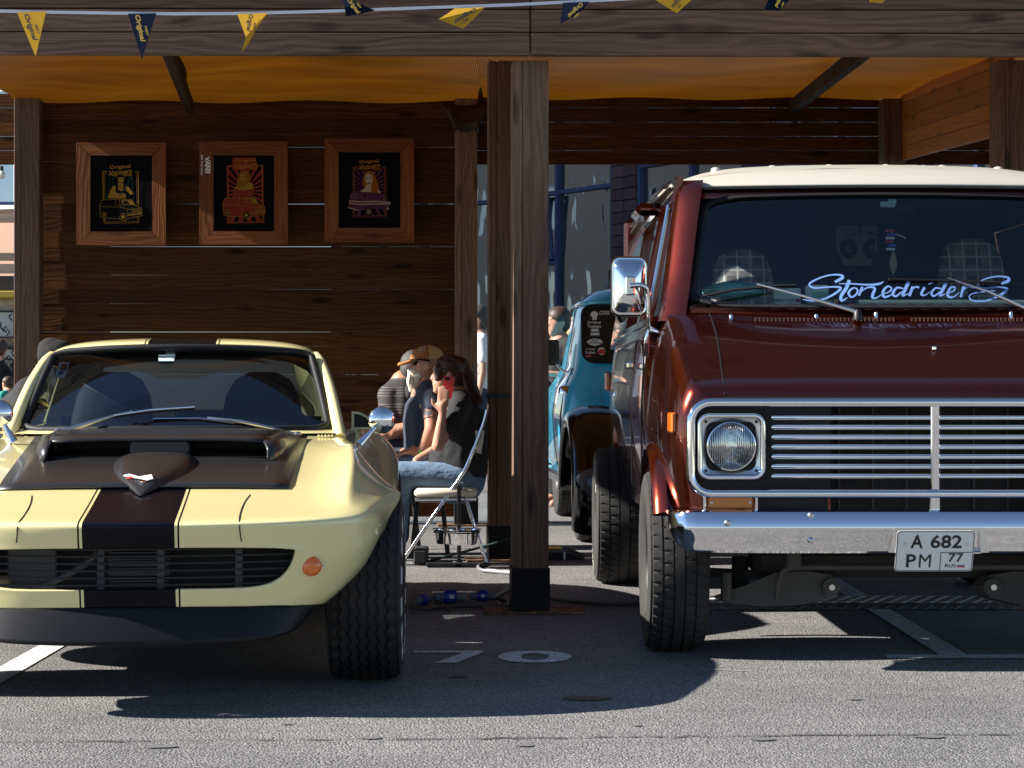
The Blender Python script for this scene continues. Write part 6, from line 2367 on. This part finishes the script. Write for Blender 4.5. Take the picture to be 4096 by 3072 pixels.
def flesh(name, shapes, material, parent, vox=.010, smooth=4):
    """one continuous surface grown over tapered limbs (a, b, ra, rb) and ellipsoids (centre, radii)"""
    mb = MB()
    for s in shapes:
        if len(s) == 4:
            a, b = Vector(s[0]), Vector(s[1])
            mb.tube([a, b], s[2], 12, radii=[s[2], s[3]])
            mb.ball(a, s[2], 12, 8)
            mb.ball(b, s[3], 12, 8)
        else:
            mb.ball(s[0], s[1], 14, 10)
    o = mb.build(name, material, parent, world=parent is not None)
    md = o.modifiers.new("grow", 'REMESH')
    md.mode = 'VOXEL'
    md.voxel_size = vox
    ms = o.modifiers.new("soften", 'SMOOTH')
    ms.factor = .5
    ms.iterations = smooth
    bpy.context.view_layer.update()
    dg_ = bpy.context.evaluated_depsgraph_get()
    me_ = bpy.data.meshes.new_from_object(o.evaluated_get(dg_))
    o.modifiers.clear()
    o.data = me_
    me_.polygons.foreach_set("use_smooth", [True] * len(me_.polygons))
    me_.materials.clear()
    me_.materials.append(M[material])
    return o


def head(c, face, r=.095):
    """shapes of a head centred at c looking along the unit vector face"""
    c = Vector(c)
    f = Vector(face).normalized()
    s = f.cross(Vector((0, 0, 1))).normalized()
    up = Vector((0, 0, 1))
    k = r / .095
    q = [(c + up * .02 * k, (.083 * k, .083 * k, .095 * k)), (c - f * .02 * k + up * .025 * k, (.085 * k, .085 * k, .085 * k)), (c + f * .035 * k - up * .045 * k, (.052 * k, .052 * k, .06 * k)),
         (c + f * .06 * k - up * .085 * k, .026 * k, ), (c + f * .080 * k + up * .020 * k, c + f * .093 * k - up * .014 * k, .008 * k, .0125 * k),
         (c + f * .078 * k - up * .050 * k, (.014 * k, .020 * k, .009 * k)), (c + f * .070 * k + up * .045 * k, (.022 * k, .040 * k, .012 * k))]
    for sg in (1, -1):
        q.append((c + s * sg * .083 * k - f * .005 * k, (.018 * k, .018 * k, .032 * k)))
    return q


def hand(w, f, up, k=1.0, curl=.35, thumb=1):
    """palm and five fingers from the wrist w along f; up is the back of the hand"""
    w, f, up = Vector(w), Vector(f).normalized(), Vector(up).normalized()
    s = f.cross(up).normalized() * thumb
    q = [(w, w + f * .05 * k, .024 * k, .030 * k), (w + f * .05 * k + s * .016 * k, w + f * .085 * k + s * .022 * k, .018 * k, .014 * k), (w + f * .05 * k - s * .016 * k, w + f * .08 * k - s * .024 * k, .018 * k, .013 * k)]
    for i, (off, L_) in enumerate(((.029, .070), (.010, .080), (-.010, .074), (-.029, .058))):
        a = w + f * .085 * k + s * off * k
        m1 = a + (f * math.cos(curl) - up * math.sin(curl)) * L_ * .5 * k
        m2 = m1 + (f * math.cos(curl * 2) - up * math.sin(curl * 2)) * L_ * .5 * k
        q += [(a, m1, .0095 * k, .0088 * k), (m1, m2, .0088 * k, .0075 * k)]
    a = w + f * .025 * k + s * .03 * k
    b = a + (f * .6 + s * .7).normalized() * .04 * k
    q += [(a, b, .013 * k, .011 * k), (b, b + (f * .9 + s * .2).normalized() * .032 * k, .011 * k, .009 * k)]
    return q


def locks(parent, strands, r, material, name="hair"):
    mb = MB()
    for pts in strands:
        n_ = len(cr(pts, 4))
        mb.tube(cr(pts, 4), r, 6, radii=[r * (1.0 - .75 * k / (n_ - 1)) for k in range(n_)])
    return mb.build(name, material, parent, smooth=60, world=True)


DZ = 12.33
zp = lambda x, y, d=DZ: P(1500 + x / 2.552, 1350 + y / 2.552, d)

# ---- woman with a red phone
base = zp(820, 1500)
w1 = thing("person", "woman in black tee and jeans seated on the folding chair holding a red phone", "person", (base.x, DZ, 0))
hc = zp(735, 385)
sh_n, sh_f = zp(880, 690, 12.20), zp(870, 690, 12.52)
hip = zp(860, 1430)
el, wr = zp(640, 1110, 12.10), zp(690, 770, 12.10)
kn_n, kn_f = zp(260, 1400, 12.20), zp(230, 1380, 12.48)
ft_n, ft_f = Vector((kn_n.x - .02, 12.20, .06)), Vector((kn_f.x - .05, 12.48, .06))
neck = zp(830, 610)
bodyS = head(hc, (-1, -.15, -.08)) + [(hc + Vector((.03, 0, -.06)), neck, .052, .055), (neck, zp(900, 900), .09, .13), (zp(900, 900), hip, .13, .15),
         (neck, sh_n, .06, .06), (neck, sh_f, .06, .06), (sh_n, el, .046, .036), (el, wr, .038, .024), (sh_f, zp(700, 1100, 12.55), .046, .038), (zp(700, 1100, 12.55), zp(420, 1250, 12.5), .036, .024),
         (hip + Vector((0, -.09, 0)), kn_n, .085, .058), (hip + Vector((0, .09, 0)), kn_f, .085, .058), (kn_n, ft_n, .054, .036), (kn_f, ft_f, .054, .036),
         (ft_n, ft_n + Vector((-.16, 0, -.02)), .035, .028), (ft_f, ft_f + Vector((-.16, 0, -.02)), .035, .028)]
bodyS += hand(wr, zp(698, 560, 12.075) - wr, (-.15, -1, 0), 1.0, .12, -1)
bd1 = flesh("body", bodyS, "skin", w1, .0095)
flesh("tee", [(neck + Vector((.01, 0, -.03)), zp(905, 900), .095, .15), (zp(905, 900), zp(880, 1330), .15, .165), (zp(905, 1050), zp(760, 1250), .14, .13), (neck, sh_n, .07, .072), (neck, sh_f, .07, .072),
              (sh_n, zp(770, 940, 12.15), .068, .062), (sh_f, zp(800, 940, 12.55), .068, .062), (zp(880, 1330), zp(700, 1330, 12.3), .16, .10)], "tee_charcoal", w1, .012)
flesh("jeans", [(hip, hip + Vector((-.05, 0, 0)), .165, .16), (hip + Vector((0, -.09, 0)), kn_n, .10, .072), (hip + Vector((0, .09, 0)), kn_f, .10, .072), (kn_n, ft_n + Vector((0, 0, .06)), .072, .055), (kn_f, ft_f + Vector((0, 0, .06)), .072, .055)], "denim", w1, .012)
flesh("shoes", [(ft_n + Vector((.02, 0, -.02)), ft_n + Vector((-.17, 0, -.028)), .042, .033), (ft_f + Vector((.02, 0, -.02)), ft_f + Vector((-.17, 0, -.028)), .042, .033)], "tee_black", w1, .012)
# hair: cap of hair, tied back into a long tail
hr = flesh("hair", [(hc + Vector((.018, 0, .035)), (.098, .096, .098)), (hc + Vector((.05, 0, -.005)), (.075, .085, .085)), (zp(660, 330, 12.27), zp(640, 420, 12.25), .035, .022), (zp(880, 270), .045,), (zp(890, 290), zp(960, 480), .04, .05), (zp(960, 480), zp(1040, 650), .05, .035)], "hair_auburn", w1, .010)
random.seed(8)
st = []
for k in range(46):
    a = random.uniform(-1, 1)
    b = random.uniform(-1, 1)
    st.append([zp(885 + 12 * a, 285 + 10 * b, DZ + .03 * a), zp(930 + 35 * a, 430, DZ - .03 + .06 * b), zp(985 + 50 * a, 560, DZ - .04 + .08 * b), zp(1050 + 55 * a, 660 + 40 * b, DZ - .04 + .08 * b)])
for k in range(30):
    a = random.uniform(-1, 1)
    st.append([zp(640 + 60 * abs(a), 230 + 120 * a * a, DZ - .085), zp(740, 190 + 70 * (a + 1), DZ - .098), zp(830, 230 + 50 * (a + 1), DZ - .085), zp(885, 275, DZ - .04)])
locks(w1, st, .007, "hair_auburn", "hair_strands")
MB().lathe([(.030, -.012), (.036, -.006), (.036, .006), (.030, .012)], zp(893, 285), 'X', 14, caps=False).build("hair_clip", "strap_green", w1, world=True)
# phone, held to the ear
pm = [zp(700, 395, 12.125), zp(797, 440, 12.125), zp(781, 625, 12.125), zp(697, 575, 12.125)]
ph = thing("mobile_phone", "red cased phone held to the ear of the woman in the black tee", "phone", tuple(sum(pm, Vector()) / 4))
ctr_ = sum(pm, Vector()) / 4
hw_, hh_ = .018, .072
mt = Matrix.Rotation(R(11), 4, 'Y')
MB().prism(rrect(0, 0, .066, .135, .012, 4), -.004, .004).xf(mt).build("phone_case", "phone_red", ph)
MB().prism(rrect(-.012, .05, .030, .016, .006, 3), -.0055, -.0042).xf(mt).build("phone_camera", "black_plastic", ph)

# ---- bearded man in a cap
DM = 12.85
mp_ = lambda x, y, d=DM: P(1500 + x / 2.552, 1350 + y / 2.552, d)
m1 = thing("person", "white bearded man in a brown cap and sunglasses seated beside the woman", "person", (mp_(520, 1300).x, DM, 0))
hc = mp_(530, 292)
shn, shf = mp_(575, 600, 12.70), mp_(560, 590, 13.03)
hip = mp_(560, 1300)
eln, wrn = mp_(580, 930, 12.62), mp_(480, 1170, 12.66)
elf, wrf = mp_(430, 930, 13.05), mp_(350, 1130, 12.95)
kn, kf = mp_(180, 1290, 12.7), mp_(170, 1290, 13.0)
fn, ff = Vector((kn.x - .02, 12.7, .06)), Vector((kf.x - .02, 13.0, .06))
nk = mp_(540, 520)
S = head(hc, (-1, -.1, .02), .102) + [(hc + Vector((.02, 0, -.07)), nk, .062, .068), (nk, mp_(540, 850), .10, .15), (mp_(540, 850), hip, .15, .16), (nk, shn, .07, .07), (nk, shf, .07, .07),
     (shn, eln, .058, .046), (eln, wrn, .046, .030), (shf, elf, .058, .046), (elf, wrf, .046, .030), (hip, kn, .09, .065), (hip, kf, .09, .065), (kn, fn, .06, .04), (kf, ff, .06, .04), (fn, fn + Vector((-.18, 0, -.02)), .04, .03), (ff, ff + Vector((-.18, 0, -.02)), .04, .03)]
S += hand(wrn, (-1, -.05, .05), (0, -.3, 1), 1.05, .3, 1)
S += hand(wrf, (-.6, -.3, -.5), (-.3, -.2, 1), 1.05, .3, -1)
flesh("body", S, "skin_tan", m1, .0095)
flesh("tee", [(nk + Vector((.01, 0, -.04)), mp_(545, 850), .115, .165), (mp_(545, 850), mp_(570, 1200), .165, .165), (nk, shn, .075, .085), (nk, shf, .075, .085), (shn, mp_(600, 690, 12.67), .082, .075), (shf, mp_(540, 690, 13.06), .082, .075), (mp_(500, 760), mp_(500, 1150), .13, .13)], "tee_navy", m1, .012)
flesh("jeans", [(hip, mp_(480, 1310), .165, .14), (hip + Vector((0, -.09, 0)), kn, .105, .08), (hip + Vector((0, .09, 0)), kf, .105, .08), (kn, fn + Vector((0, 0, .06)), .08, .06), (kf, ff + Vector((0, 0, .06)), .08, .06)], "denim", m1, .012)
flesh("shoes", [(fn + Vector((.02, 0, -.02)), fn + Vector((-.19, 0, -.028)), .045, .035), (ff + Vector((.02, 0, -.02)), ff + Vector((-.19, 0, -.028)), .045, .035)], "tee_black", m1, .012)
be = flesh("beard", [(mp_(405, 375), mp_(400, 450), .046, .050), (mp_(400, 450), mp_(380, 525), .050, .026), (mp_(392, 335), (.040, .05, .016)), (mp_(455, 395), (.036, .07, .045)), (mp_(440, 455), (.035, .05, .042))], "beard_white", m1, .008, 2)
random.seed(2)
st = []
for k in range(70):
    a, b = random.uniform(-1, 1), random.uniform(-1, 1)
    st.append([mp_(400 + 45 * a, 370 + 30 * abs(b), DM - .05 + .02 * b), mp_(398 + 50 * a, 440, DM - .055 + .02 * b), mp_(385 + 45 * a, 500 + 40 * abs(b) - 30 * abs(a), DM - .04 + .03 * b)])
locks(m1, st, .0055, "beard_white", "beard_strands")
# cap with curved peak, mesh back and badge
capc = hc + Vector((.0, 0, .045))
rows = []
for i in range(8):
    th = R(90 * i / 7)
    rr = math.cos(th)
    rows.append([capc + Vector((.108 * rr * math.cos(a), .098 * rr * math.sin(a), .085 * math.sin(th))) for a in [2 * math.pi * k / 20 for k in range(20)]])
cpm = MB().grid(rows, closed=True)
cap = cpm.build("cap_crown", "cap_brown", m1, smooth=60, world=True)
rows2 = []
for i in range(8):
    th = R(90 * i / 7)
    rr = math.cos(th) * 1.02
    rows2.append([capc + Vector((.108 * rr * math.cos(a), .098 * rr * math.sin(a), .087 * math.sin(th))) for a in [R(-80 + 160 * k / 10) for k in range(11)]])
MB().grid(rows2).build("cap_mesh", "cap_mesh", cap, smooth=60, world=True)
pk = []
for i in range(6):
    f = i / 5
    pk.append([capc + Vector((-.095 - .085 * f, .085 * (j / 4) * (1 - .25 * f * f), -.004 - .022 * f - .018 * (j / 4) ** 2)) for j in range(-4, 5)])
MB().grid(pk).build("cap_peak", "cap_brown", cap, smooth=60, solid=.005, world=True)
bpy.context.view_layer.update()
SC = Snap(cap)
bdg = [SC(1500 + x / 2.552, 1350 + y / 2.552, .004, DM) for x, y in ((452, 140), (455, 105), (505, 82), (520, 95), (515, 140))]
MB().add(bdg, [tuple(range(5))]).build("cap_badge", "ink_cream", cap, solid=.002, world=True)
# sunglasses
gl_ = [mp_(370, 222, DM - .10), mp_(432, 215, DM - .11), mp_(445, 255, DM - .108), mp_(412, 292, DM - .11), mp_(385, 270, DM - .10)]
sg_ = MB().add(gl_, [tuple(range(5))]).build("sunglasses", "sunglass", m1, solid=.006, world=True)
MB().tube([mp_(430, 220, DM - .11), mp_(500, 228, DM - .10), mp_(570, 245, DM - .085)], .0055, 6).build("temple_arm", "sunglass", sg_, smooth=60, world=True)
f2 = [p + Vector((0, .14, 0)) for p in gl_]
MB().add(f2, [tuple(range(5))]).build("sunglass_lens", "sunglass", sg_, solid=.006, world=True)
# tattoos and wrist band follow the arms
dirn = (wrf - elf)
MB().tube([elf + dirn * .35, elf + dirn * .9], .043, 12, radii=[.041, .034]).build("forearm_tattoo", "tattoo", m1, smooth=60, world=True)
dirn = (eln - shn)
MB().tube([shn + dirn * .40, shn + dirn * .72], .06, 12, radii=[.0585, .0545], cap=False).build("arm_tattoo", "tattoo", m1, smooth=60, world=True)
dirn = (wrn - eln)
MB().tube([eln + dirn * .93, eln + dirn * 1.0], .036, 12, cap=False).build("wrist_band", "wrist_green", m1, world=True)
MB().bbox(mp_(455, 0, DM - .15).x, mp_(490, 0, DM - .15).x, DM - .175, DM - .165, mp_(0, 720, DM).z, mp_(0, 675, DM).z, .003).build("chest_print", "ink_cream", m1, world=True)

# ---- man in a striped polo behind them
DP = 13.45
pp_ = lambda x, y, d=DP: P(1500 + x / 2.552, 1350 + y / 2.552, d)
m2 = thing("person", "man in a dark striped polo with folded arms behind the bearded man", "person", (pp_(260, 1200).x, DP, 0))
hc = pp_(445, 330)
nk, s1, s2, hip = pp_(300, 480), pp_(150, 600, 13.40), pp_(430, 600, 13.6), pp_(270, 1230)
e1, e2 = pp_(140, 960, 13.25), pp_(430, 960, 13.4)
k1, k2 = pp_(90, 1300, 12.95), pp_(260, 1300, 12.95)
S = head(hc, (.9, .35, -.05), .10) + [(hc + Vector((.01, 0, -.06)), nk, .06, .065), (nk, pp_(280, 800), .10, .15), (pp_(280, 800), hip, .16, .16), (nk, s1, .07, .07), (nk, s2, .07, .07), (s1, e1, .055, .045), (s2, e2, .055, .045),
     (e1, pp_(400, 900, 13.2), .045, .032), (e2, pp_(180, 990, 13.22), .045, .032), (hip, k1, .09, .065), (hip, k2, .09, .065), (k1, Vector((k1.x, 12.9, .06)), .06, .04), (k2, Vector((k2.x, 12.9, .06)), .06, .04),
     (Vector((k1.x, 12.9, .06)), Vector((k1.x, 12.74, .04)), .04, .03), (Vector((k2.x, 12.9, .06)), Vector((k2.x, 12.74, .04)), .04, .03)]
S += hand(pp_(400, 900, 13.2), (1, .0, .1), (0, -1, .2), 1.0, .4, 1) + hand(pp_(180, 990, 13.22), (-1, 0, .1), (0, -1, .2), 1.0, .4, -1)
flesh("body", S, "skin_tan", m2, .010)
flesh("polo", [(nk + Vector((0, 0, -.05)), pp_(280, 800), .13, .17), (pp_(280, 800), pp_(270, 1150), .175, .175), (nk, s1, .085, .085), (nk, s2, .085, .085), (s1, pp_(145, 830, 13.32), .08, .07), (s2, pp_(430, 830, 13.5), .08, .07)], "polo_striped", m2, .012)
flesh("polo_collar", [(pp_(345, 500, 13.36), pp_(350, 600, 13.28), .035, .025), (pp_(300, 480), pp_(370, 490), .072, .065)], "tee_black", m2, .010)
flesh("trousers", [(hip, hip + Vector((-.03, -.1, 0)), .17, .16), (hip, k1, .10, .08), (hip, k2, .10, .08), (k1, Vector((k1.x, 12.9, .12)), .08, .06), (k2, Vector((k2.x, 12.9, .12)), .08, .06)], "tee_navy", m2, .012)
flesh("hair", [(hc + Vector((-.018, -.01, .045)), (.105, .105, .092)), (hc + Vector((-.055, -.03, .0)), (.068, .08, .08))], "hair_grey", m2, .010)
stool = None
for px_, dd, nm in ((560, 12.85, "a"), (270, 13.45, "b")):
    b0 = P(1500 + px_ / 2.552, 1900, dd)
    lb = "low black stool under the bearded man" if nm == "a" else "low black stool under the man in the striped polo"
    sl = thing("stool", lb, "stool", (b0.x, dd, 0), 0, "low black stools")
    MB().lathe([(.16, .40), (.17, .41), (.17, .435), (.15, .445)], (0, 0, 0), 'Z', 20).build("stool_seat", "seat_black", sl, smooth=40)
    for k in range(4):
        a = R(45 + 90 * k)
        MB().tube([(.10 * math.cos(a), .10 * math.sin(a), .41), (.16 * math.cos(a), .16 * math.sin(a), .005)], .011, 8).build("leg", "black_steel", sl, smooth=60)


def standing(label, x, d, h, face, shirt, legs, hair, k=1.0, armpose='down', extra=None):
    g = thing("person", label, "person", (x, d, 0))
    f = Vector(face).normalized()
    s = f.cross(Vector((0, 0, 1))).normalized()
    z = lambda q: q * h / 1.7
    B = Vector((x, d, 0))
    hc_ = B + Vector((0, 0, z(1.585))) + f * .03
    nk_ = B + Vector((0, 0, z(1.42)))
    hp = B + Vector((0, 0, z(.90)))
    W_ = .165 * k
    S_ = head(hc_, f, .095 * h / 1.7) + [(hc_ - Vector((0, 0, .06)), nk_, .05 * k, .055 * k), (nk_, B + Vector((0, 0, z(1.15))), .10 * k, .12 * k), (B + Vector((0, 0, z(1.15))), hp, .12 * k, .14 * k)]
    C_ = [(nk_ - Vector((0, 0, .04)), B + Vector((0, 0, z(1.15))), .115 * k, .135 * k), (B + Vector((0, 0, z(1.15))), hp, .135 * k, .15 * k)]
    L_ = [(hp, hp - Vector((0, 0, .05)), .155 * k, .15 * k)]
    for sg in (1, -1):
        sh = nk_ + s * sg * W_ - Vector((0, 0, z(.03)))
        if armpose == 'front':
            el_ = sh + Vector((0, 0, -z(.27))) + s * sg * .04
            wr_ = el_ + f * .20 - s * sg * .10 + Vector((0, 0, .05))
        else:
            el_ = sh + Vector((0, 0, -z(.28))) + s * sg * .06
            wr_ = el_ + Vector((0, 0, -z(.24))) + f * .05
        S_ += [(nk_, sh, .06 * k, .058 * k), (sh, el_, .048 * k, .038 * k), (el_, wr_, .038 * k, .026 * k)] + hand(wr_, (wr_ - el_), f if armpose != 'front' else Vector((0, 0, 1)), h / 1.75, .35, sg)
        C_ += [(nk_, sh, .07 * k, .07 * k), (sh, sh + (el_ - sh) * .6, .066 * k, .06 * k)]
        kn_ = B + s * sg * .09 * k + Vector((0, 0, z(.48))) + f * .02
        an_ = B + s * sg * .10 * k + Vector((0, 0, z(.08)))
        S_ += [(hp + s * sg * .07, kn_, .085 * k, .06 * k), (kn_, an_, .055 * k, .036 * k), (an_, an_ + f * .14 - Vector((0, 0, .03)), .036, .03)]
        L_ += [(hp + s * sg * .07, kn_, .10 * k, .075 * k), (kn_, an_ + Vector((0, 0, .04)), .072 * k, .055 * k)]
    flesh("body", S_, "skin", g, .013)
    flesh("shirt", C_, shirt, g, .014)
    flesh("trousers", L_, legs, g, .014)
    q = h / 1.7
    hs = [(hc_ + Vector((0, 0, .048 * q)) - f * .022, (.106 * q, .106 * q, .096 * q)), (hc_ - f * .055 * q, (.078 * q, .078 * q, .09 * q))]
    if extra == 'bun':
        hs += [(hc_ - f * .10 * q + Vector((0, 0, .06 * q)), (.04 * q, .04 * q, .035 * q)), (hc_ - f * .06 * q - Vector((0, 0, .02)), hc_ - f * .075 * q - Vector((0, 0, .15 * q)), .03 * q, .015 * q)]
    if extra == 'tail':
        hs += [(hc_ - f * .09 * q + Vector((0, 0, .03)), hc_ - f * .11 * q - Vector((0, 0, .14 * q)), .04 * q, .02 * q)]
    flesh("hair", hs, hair, g, .012)
    return g


standing("brown haired woman in a black tee standing beyond the pickup", .425, 18.0, 1.74, (-.85, -.5, -.1), "tee_black", "tee_black", "hair_brown", .95, 'front', 'bun')
standing("blonde person in a white shirt behind the woman in the black tee", .60, 19.6, 1.70, (.3, 1, 0), "shirt_white", "tee_navy", "hair_blonde", .95, 'down', 'tail')
standing("person in a white shirt seen between the two rear posts", -.33, 20.5, 1.85, (-1, -.2, 0), "shirt_white", "tee_navy", "hair_grey")
standing("child in a teal shirt at the stall on the far left", -6.16, 25.0, 1.16, (-.9, .4, 0), "shirt_teal", "tee_navy", "hair_brown", .72)
standing("person all in black at the far left stall beside the child", -6.42, 25.6, 1.62, (.2, 1, 0), "tee_black", "tee_black", "hair_brown")

# ---- person in a beanie leaning by the yellow car
DL = 10.9
lp = lambda x, y, d=DL: P(x, y, d)
m3 = thing("person", "person in a black beanie and coat bending down behind the yellow car", "person", (lp(150, 1600).x, DL, 0))
hc = lp(232, 1462)
nk, s1, s2 = lp(200, 1545), lp(130, 1590, 10.75), lp(215, 1600, 11.1)
hip = Vector((lp(120, 0).x - .1, 11.05, .82))
e1 = lp(60, 1760, 10.7)
S = head(hc, (.9, -.2, -.35), .10) + [(hc - Vector((.03, 0, .05)), nk, .055, .06), (nk, hip, .12, .15), (nk, s1, .07, .07), (nk, s2, .07, .07), (s1, e1, .055, .045), (e1, e1 + Vector((.15, -.05, -.2)), .045, .03), (s2, s2 + Vector((.1, .05, -.28)), .055, .045)]
S += hand(e1 + Vector((.15, -.05, -.2)), (.5, -.1, -.8), (0, -1, .2), 1.0, .3, 1)
for sg in (-.12, .12):
    kk = Vector((hip.x + .12, hip.y + sg, .45))
    S += [(hip + Vector((0, sg * .6, 0)), kk, .09, .065), (kk, Vector((hip.x, hip.y + sg, .08)), .06, .04), (Vector((hip.x, hip.y + sg, .07)), Vector((hip.x + .15, hip.y + sg, .04)), .04, .03)]
flesh("body", S, "skin", m3, .012)
flesh("coat", [(nk - Vector((0, 0, .03)), hip, .14, .2), (nk, s1, .10, .115), (nk, s2, .10, .10), (s1, e1, .105, .08), (e1, e1 + Vector((.12, -.04, -.17)), .08, .06), (s2, s2 + Vector((.1, .05, -.25)), .09, .07), (hip, hip - Vector((0, 0, .2)), .2, .2)], "tee_black", m3, .014)
flesh("trousers", [(hip, Vector((hip.x + .12, hip.y - .12, .45)), .13, .08), (hip, Vector((hip.x + .12, hip.y + .12, .45)), .13, .08), (Vector((hip.x + .12, hip.y - .12, .45)), Vector((hip.x, hip.y - .12, .1)), .08, .06), (Vector((hip.x + .12, hip.y + .12, .45)), Vector((hip.x, hip.y + .12, .1)), .08, .06)], "tee_navy", m3, .014)
flesh("hair", [(hc + Vector((-.035, 0, -.02)), (.075, .085, .07)), (lp(168, 1490), .035,)], "hair_brown", m3, .010)
bn = flesh("beanie", [(hc + Vector((-.01, 0, .055)), (.103, .100, .085)), (hc + Vector((-.04, 0, .085)), (.07, .075, .065))], "beanie", m3, .010)

# ------------------------------------------------------------------ stall at the far left
osb = mat("strand_board", (.45, .33, .2), .8)
t = NT(osb)
vv = t.n("TexVoronoi", Vector=t.vmul(t.obj(), (9, 9, 22)), Scale=1.6)
t.set(Base_Color=t.mix(t.n("SeparateColor", Color=vv.outputs["Color"]).outputs[0], (.30, .21, .12), (.58, .45, .30)))
stl = thing("market_stall", "strand board stall with framed drawings and plank rails at the far left", "stall", (-6.3, 26.4, 0))
q = lambda x, y: P(x, y, 26.4)
MB().bbox(q(-220, 0).x, q(84, 0).x, 26.4, 26.44, .0, q(0, 1197).z, .004).build("board_panel", "strand_board", stl, world=True)
for (y0, y1) in ((862, 893), (1013, 1045), (1057, 1096)):
    board("plank", 1.2, .03, q(0, y0).z - q(0, y1).z, "pale_wood", stl, (q(-60, 0).x + 6.3, -.1, (q(0, y0).z + q(0, y1).z) / 2))
MB().bbox(q(48, 0).x, q(62, 0).x, 26.5, 26.56, 0, q(0, 660).z, .004).build("stall_post", "blue_frame", stl, world=True)
MB().bbox(q(-220, 0).x, q(78, 0).x, 26.56, 26.6, q(0, 815).z, q(0, 802).z, .004).build("stall_beam", "blue_frame", stl, world=True)
MB().bbox(q(-220, 0).x, q(84, 0).x, 26.6, 26.7, q(0, 1160).z, q(0, 1100).z, .004).build("dark_gap_board", "seat_black", stl, world=True)  # black board standing in for the dark gap between planks and case
MB().bbox(q(-220, 0).x, q(76, 0).x, 26.30, 26.6, q(0, 1196).z, q(0, 1162).z, .02).build("yellow_case", "ramp_yellow", stl, world=True)
MB().bbox(q(-200, 0).x, q(84, 0).x, 26.34, 26.38, q(0, 1390).z, q(0, 1380).z, .004).build("shelf", "seat_black", stl, world=True)
MB().bbox(q(-200, 0).x, q(84, 0).x, 26.34, 26.38, q(0, 1475).z, q(0, 1460).z, .004).build("shelf", "seat_black", stl, world=True)
for (x0, x1, y0, y1, lab) in ((-60, 64, 1243, 1352, "dark framed anatomical drawing on the far left stall, upper one"), (-50, 74, 1392, 1460, "wide pale drawing on the far left stall, lower one")):
    a, b = q(x0, y1), q(x1, y0)
    dr = thing("framed_drawing", lab, "framed drawing", ((a.x + b.x) / 2, 26.37, a.z))
    W_, H_ = b.x - a.x, b.z - a.z
    MB().ring([(-W_ / 2, 0), (W_ / 2, 0), (W_ / 2, H_), (-W_ / 2, H_)], [(-W_ / 2 + .02, .02), (W_ / 2 - .02, .02), (W_ / 2 - .02, H_ - .02), (-W_ / 2 + .02, H_ - .02)], -.02, .02).build("frame", "seat_black", dr)
    MB().box(-W_ / 2 + .015, W_ / 2 - .015, .0, .012, .015, H_ - .015).build("paper", "ink_paper" if "ink_paper" in M else mat("ink_paper", (.55, .52, .44), .8), dr)
    random.seed(int(x1))
    for k in range(9):
        cx_, cz_ = -W_ / 2 + .05 + (W_ - .1) * ((k * .37) % 1), .06 + (H_ - .12) * ((k * .61) % 1)
        vs_, fs_ = ribbon([(cx_ + .02 * math.sin(j * 1.3 + k), cz_ + (j - 2) * .022, .012 + .01 * ((j + k) % 2)) for j in range(5)], 4)
        MB().add([(x, -.002, z) for x, z in vs_], fs_).build("drawing", "black_print", dr, fix=False)
# potted plant in front of the stall
mat("leaf_green", (.035, .10, .025), .5)
pc_ = q(70, 1500)
pln = thing("potted_plant", "leafy green plant in front of the far left stall", "plant", (pc_.x, 25.9, 0))
MB().lathe([(.10, 0), (.14, .3), (.145, .32), (.12, .32)], (0, 0, 0), 'Z', 16).build("pot", "seat_black", pln, smooth=40)
MB().tube([(0, 0, .3), (.02, 0, .8), (-.01, 0, 1.25)], .012, 6).build("stem", "hair_brown", pln, smooth=60)
random.seed(14)
leaf = None
for k in range(38):
    z = random.uniform(.75, 1.32)
    a = random.uniform(0, 2 * math.pi)
    if leaf is None:
        leaf = MB().grid([[(-.0, 0, 0), (.0, 0, 0.001)], [(-.028, .05, .01), (.028, .05, .01)], [(-.03, .10, .005), (.03, .10, .005)], [(0, .16, -.02), (0.001, .16, -.02)]]).build("leaf", "leaf_green", pln)
        lf = leaf
    else:
        lf = put(leaf, pln, (0, 0, 0))
    lf.location = (.01, 0, z)
    lf.rotation_euler = (random.uniform(-.5, .7), random.uniform(-.4, .4), a)
# hanging bulb
bp_ = q(38, 712)
bl_ = thing("hanging_bulb", "bare light bulb hanging above the far left stall", "light bulb", (bp_.x, 26.0, bp_.z))
MB().ball((0, 0, 0), (.045, .045, .055), 12, 8).build("bulb_glass", "cream", bl_, smooth=180)
MB().tube([(0, 0, .05), (0, 0, .11)], .022, 8).build("bulb_socket", "black_plastic", bl_, smooth=60)
MB().tube([(0, 0, .1), (-.15, 0, .16), (-.6, 0, .25)], .006, 6).build("bulb_wire", "cable_black", bl_, smooth=60)
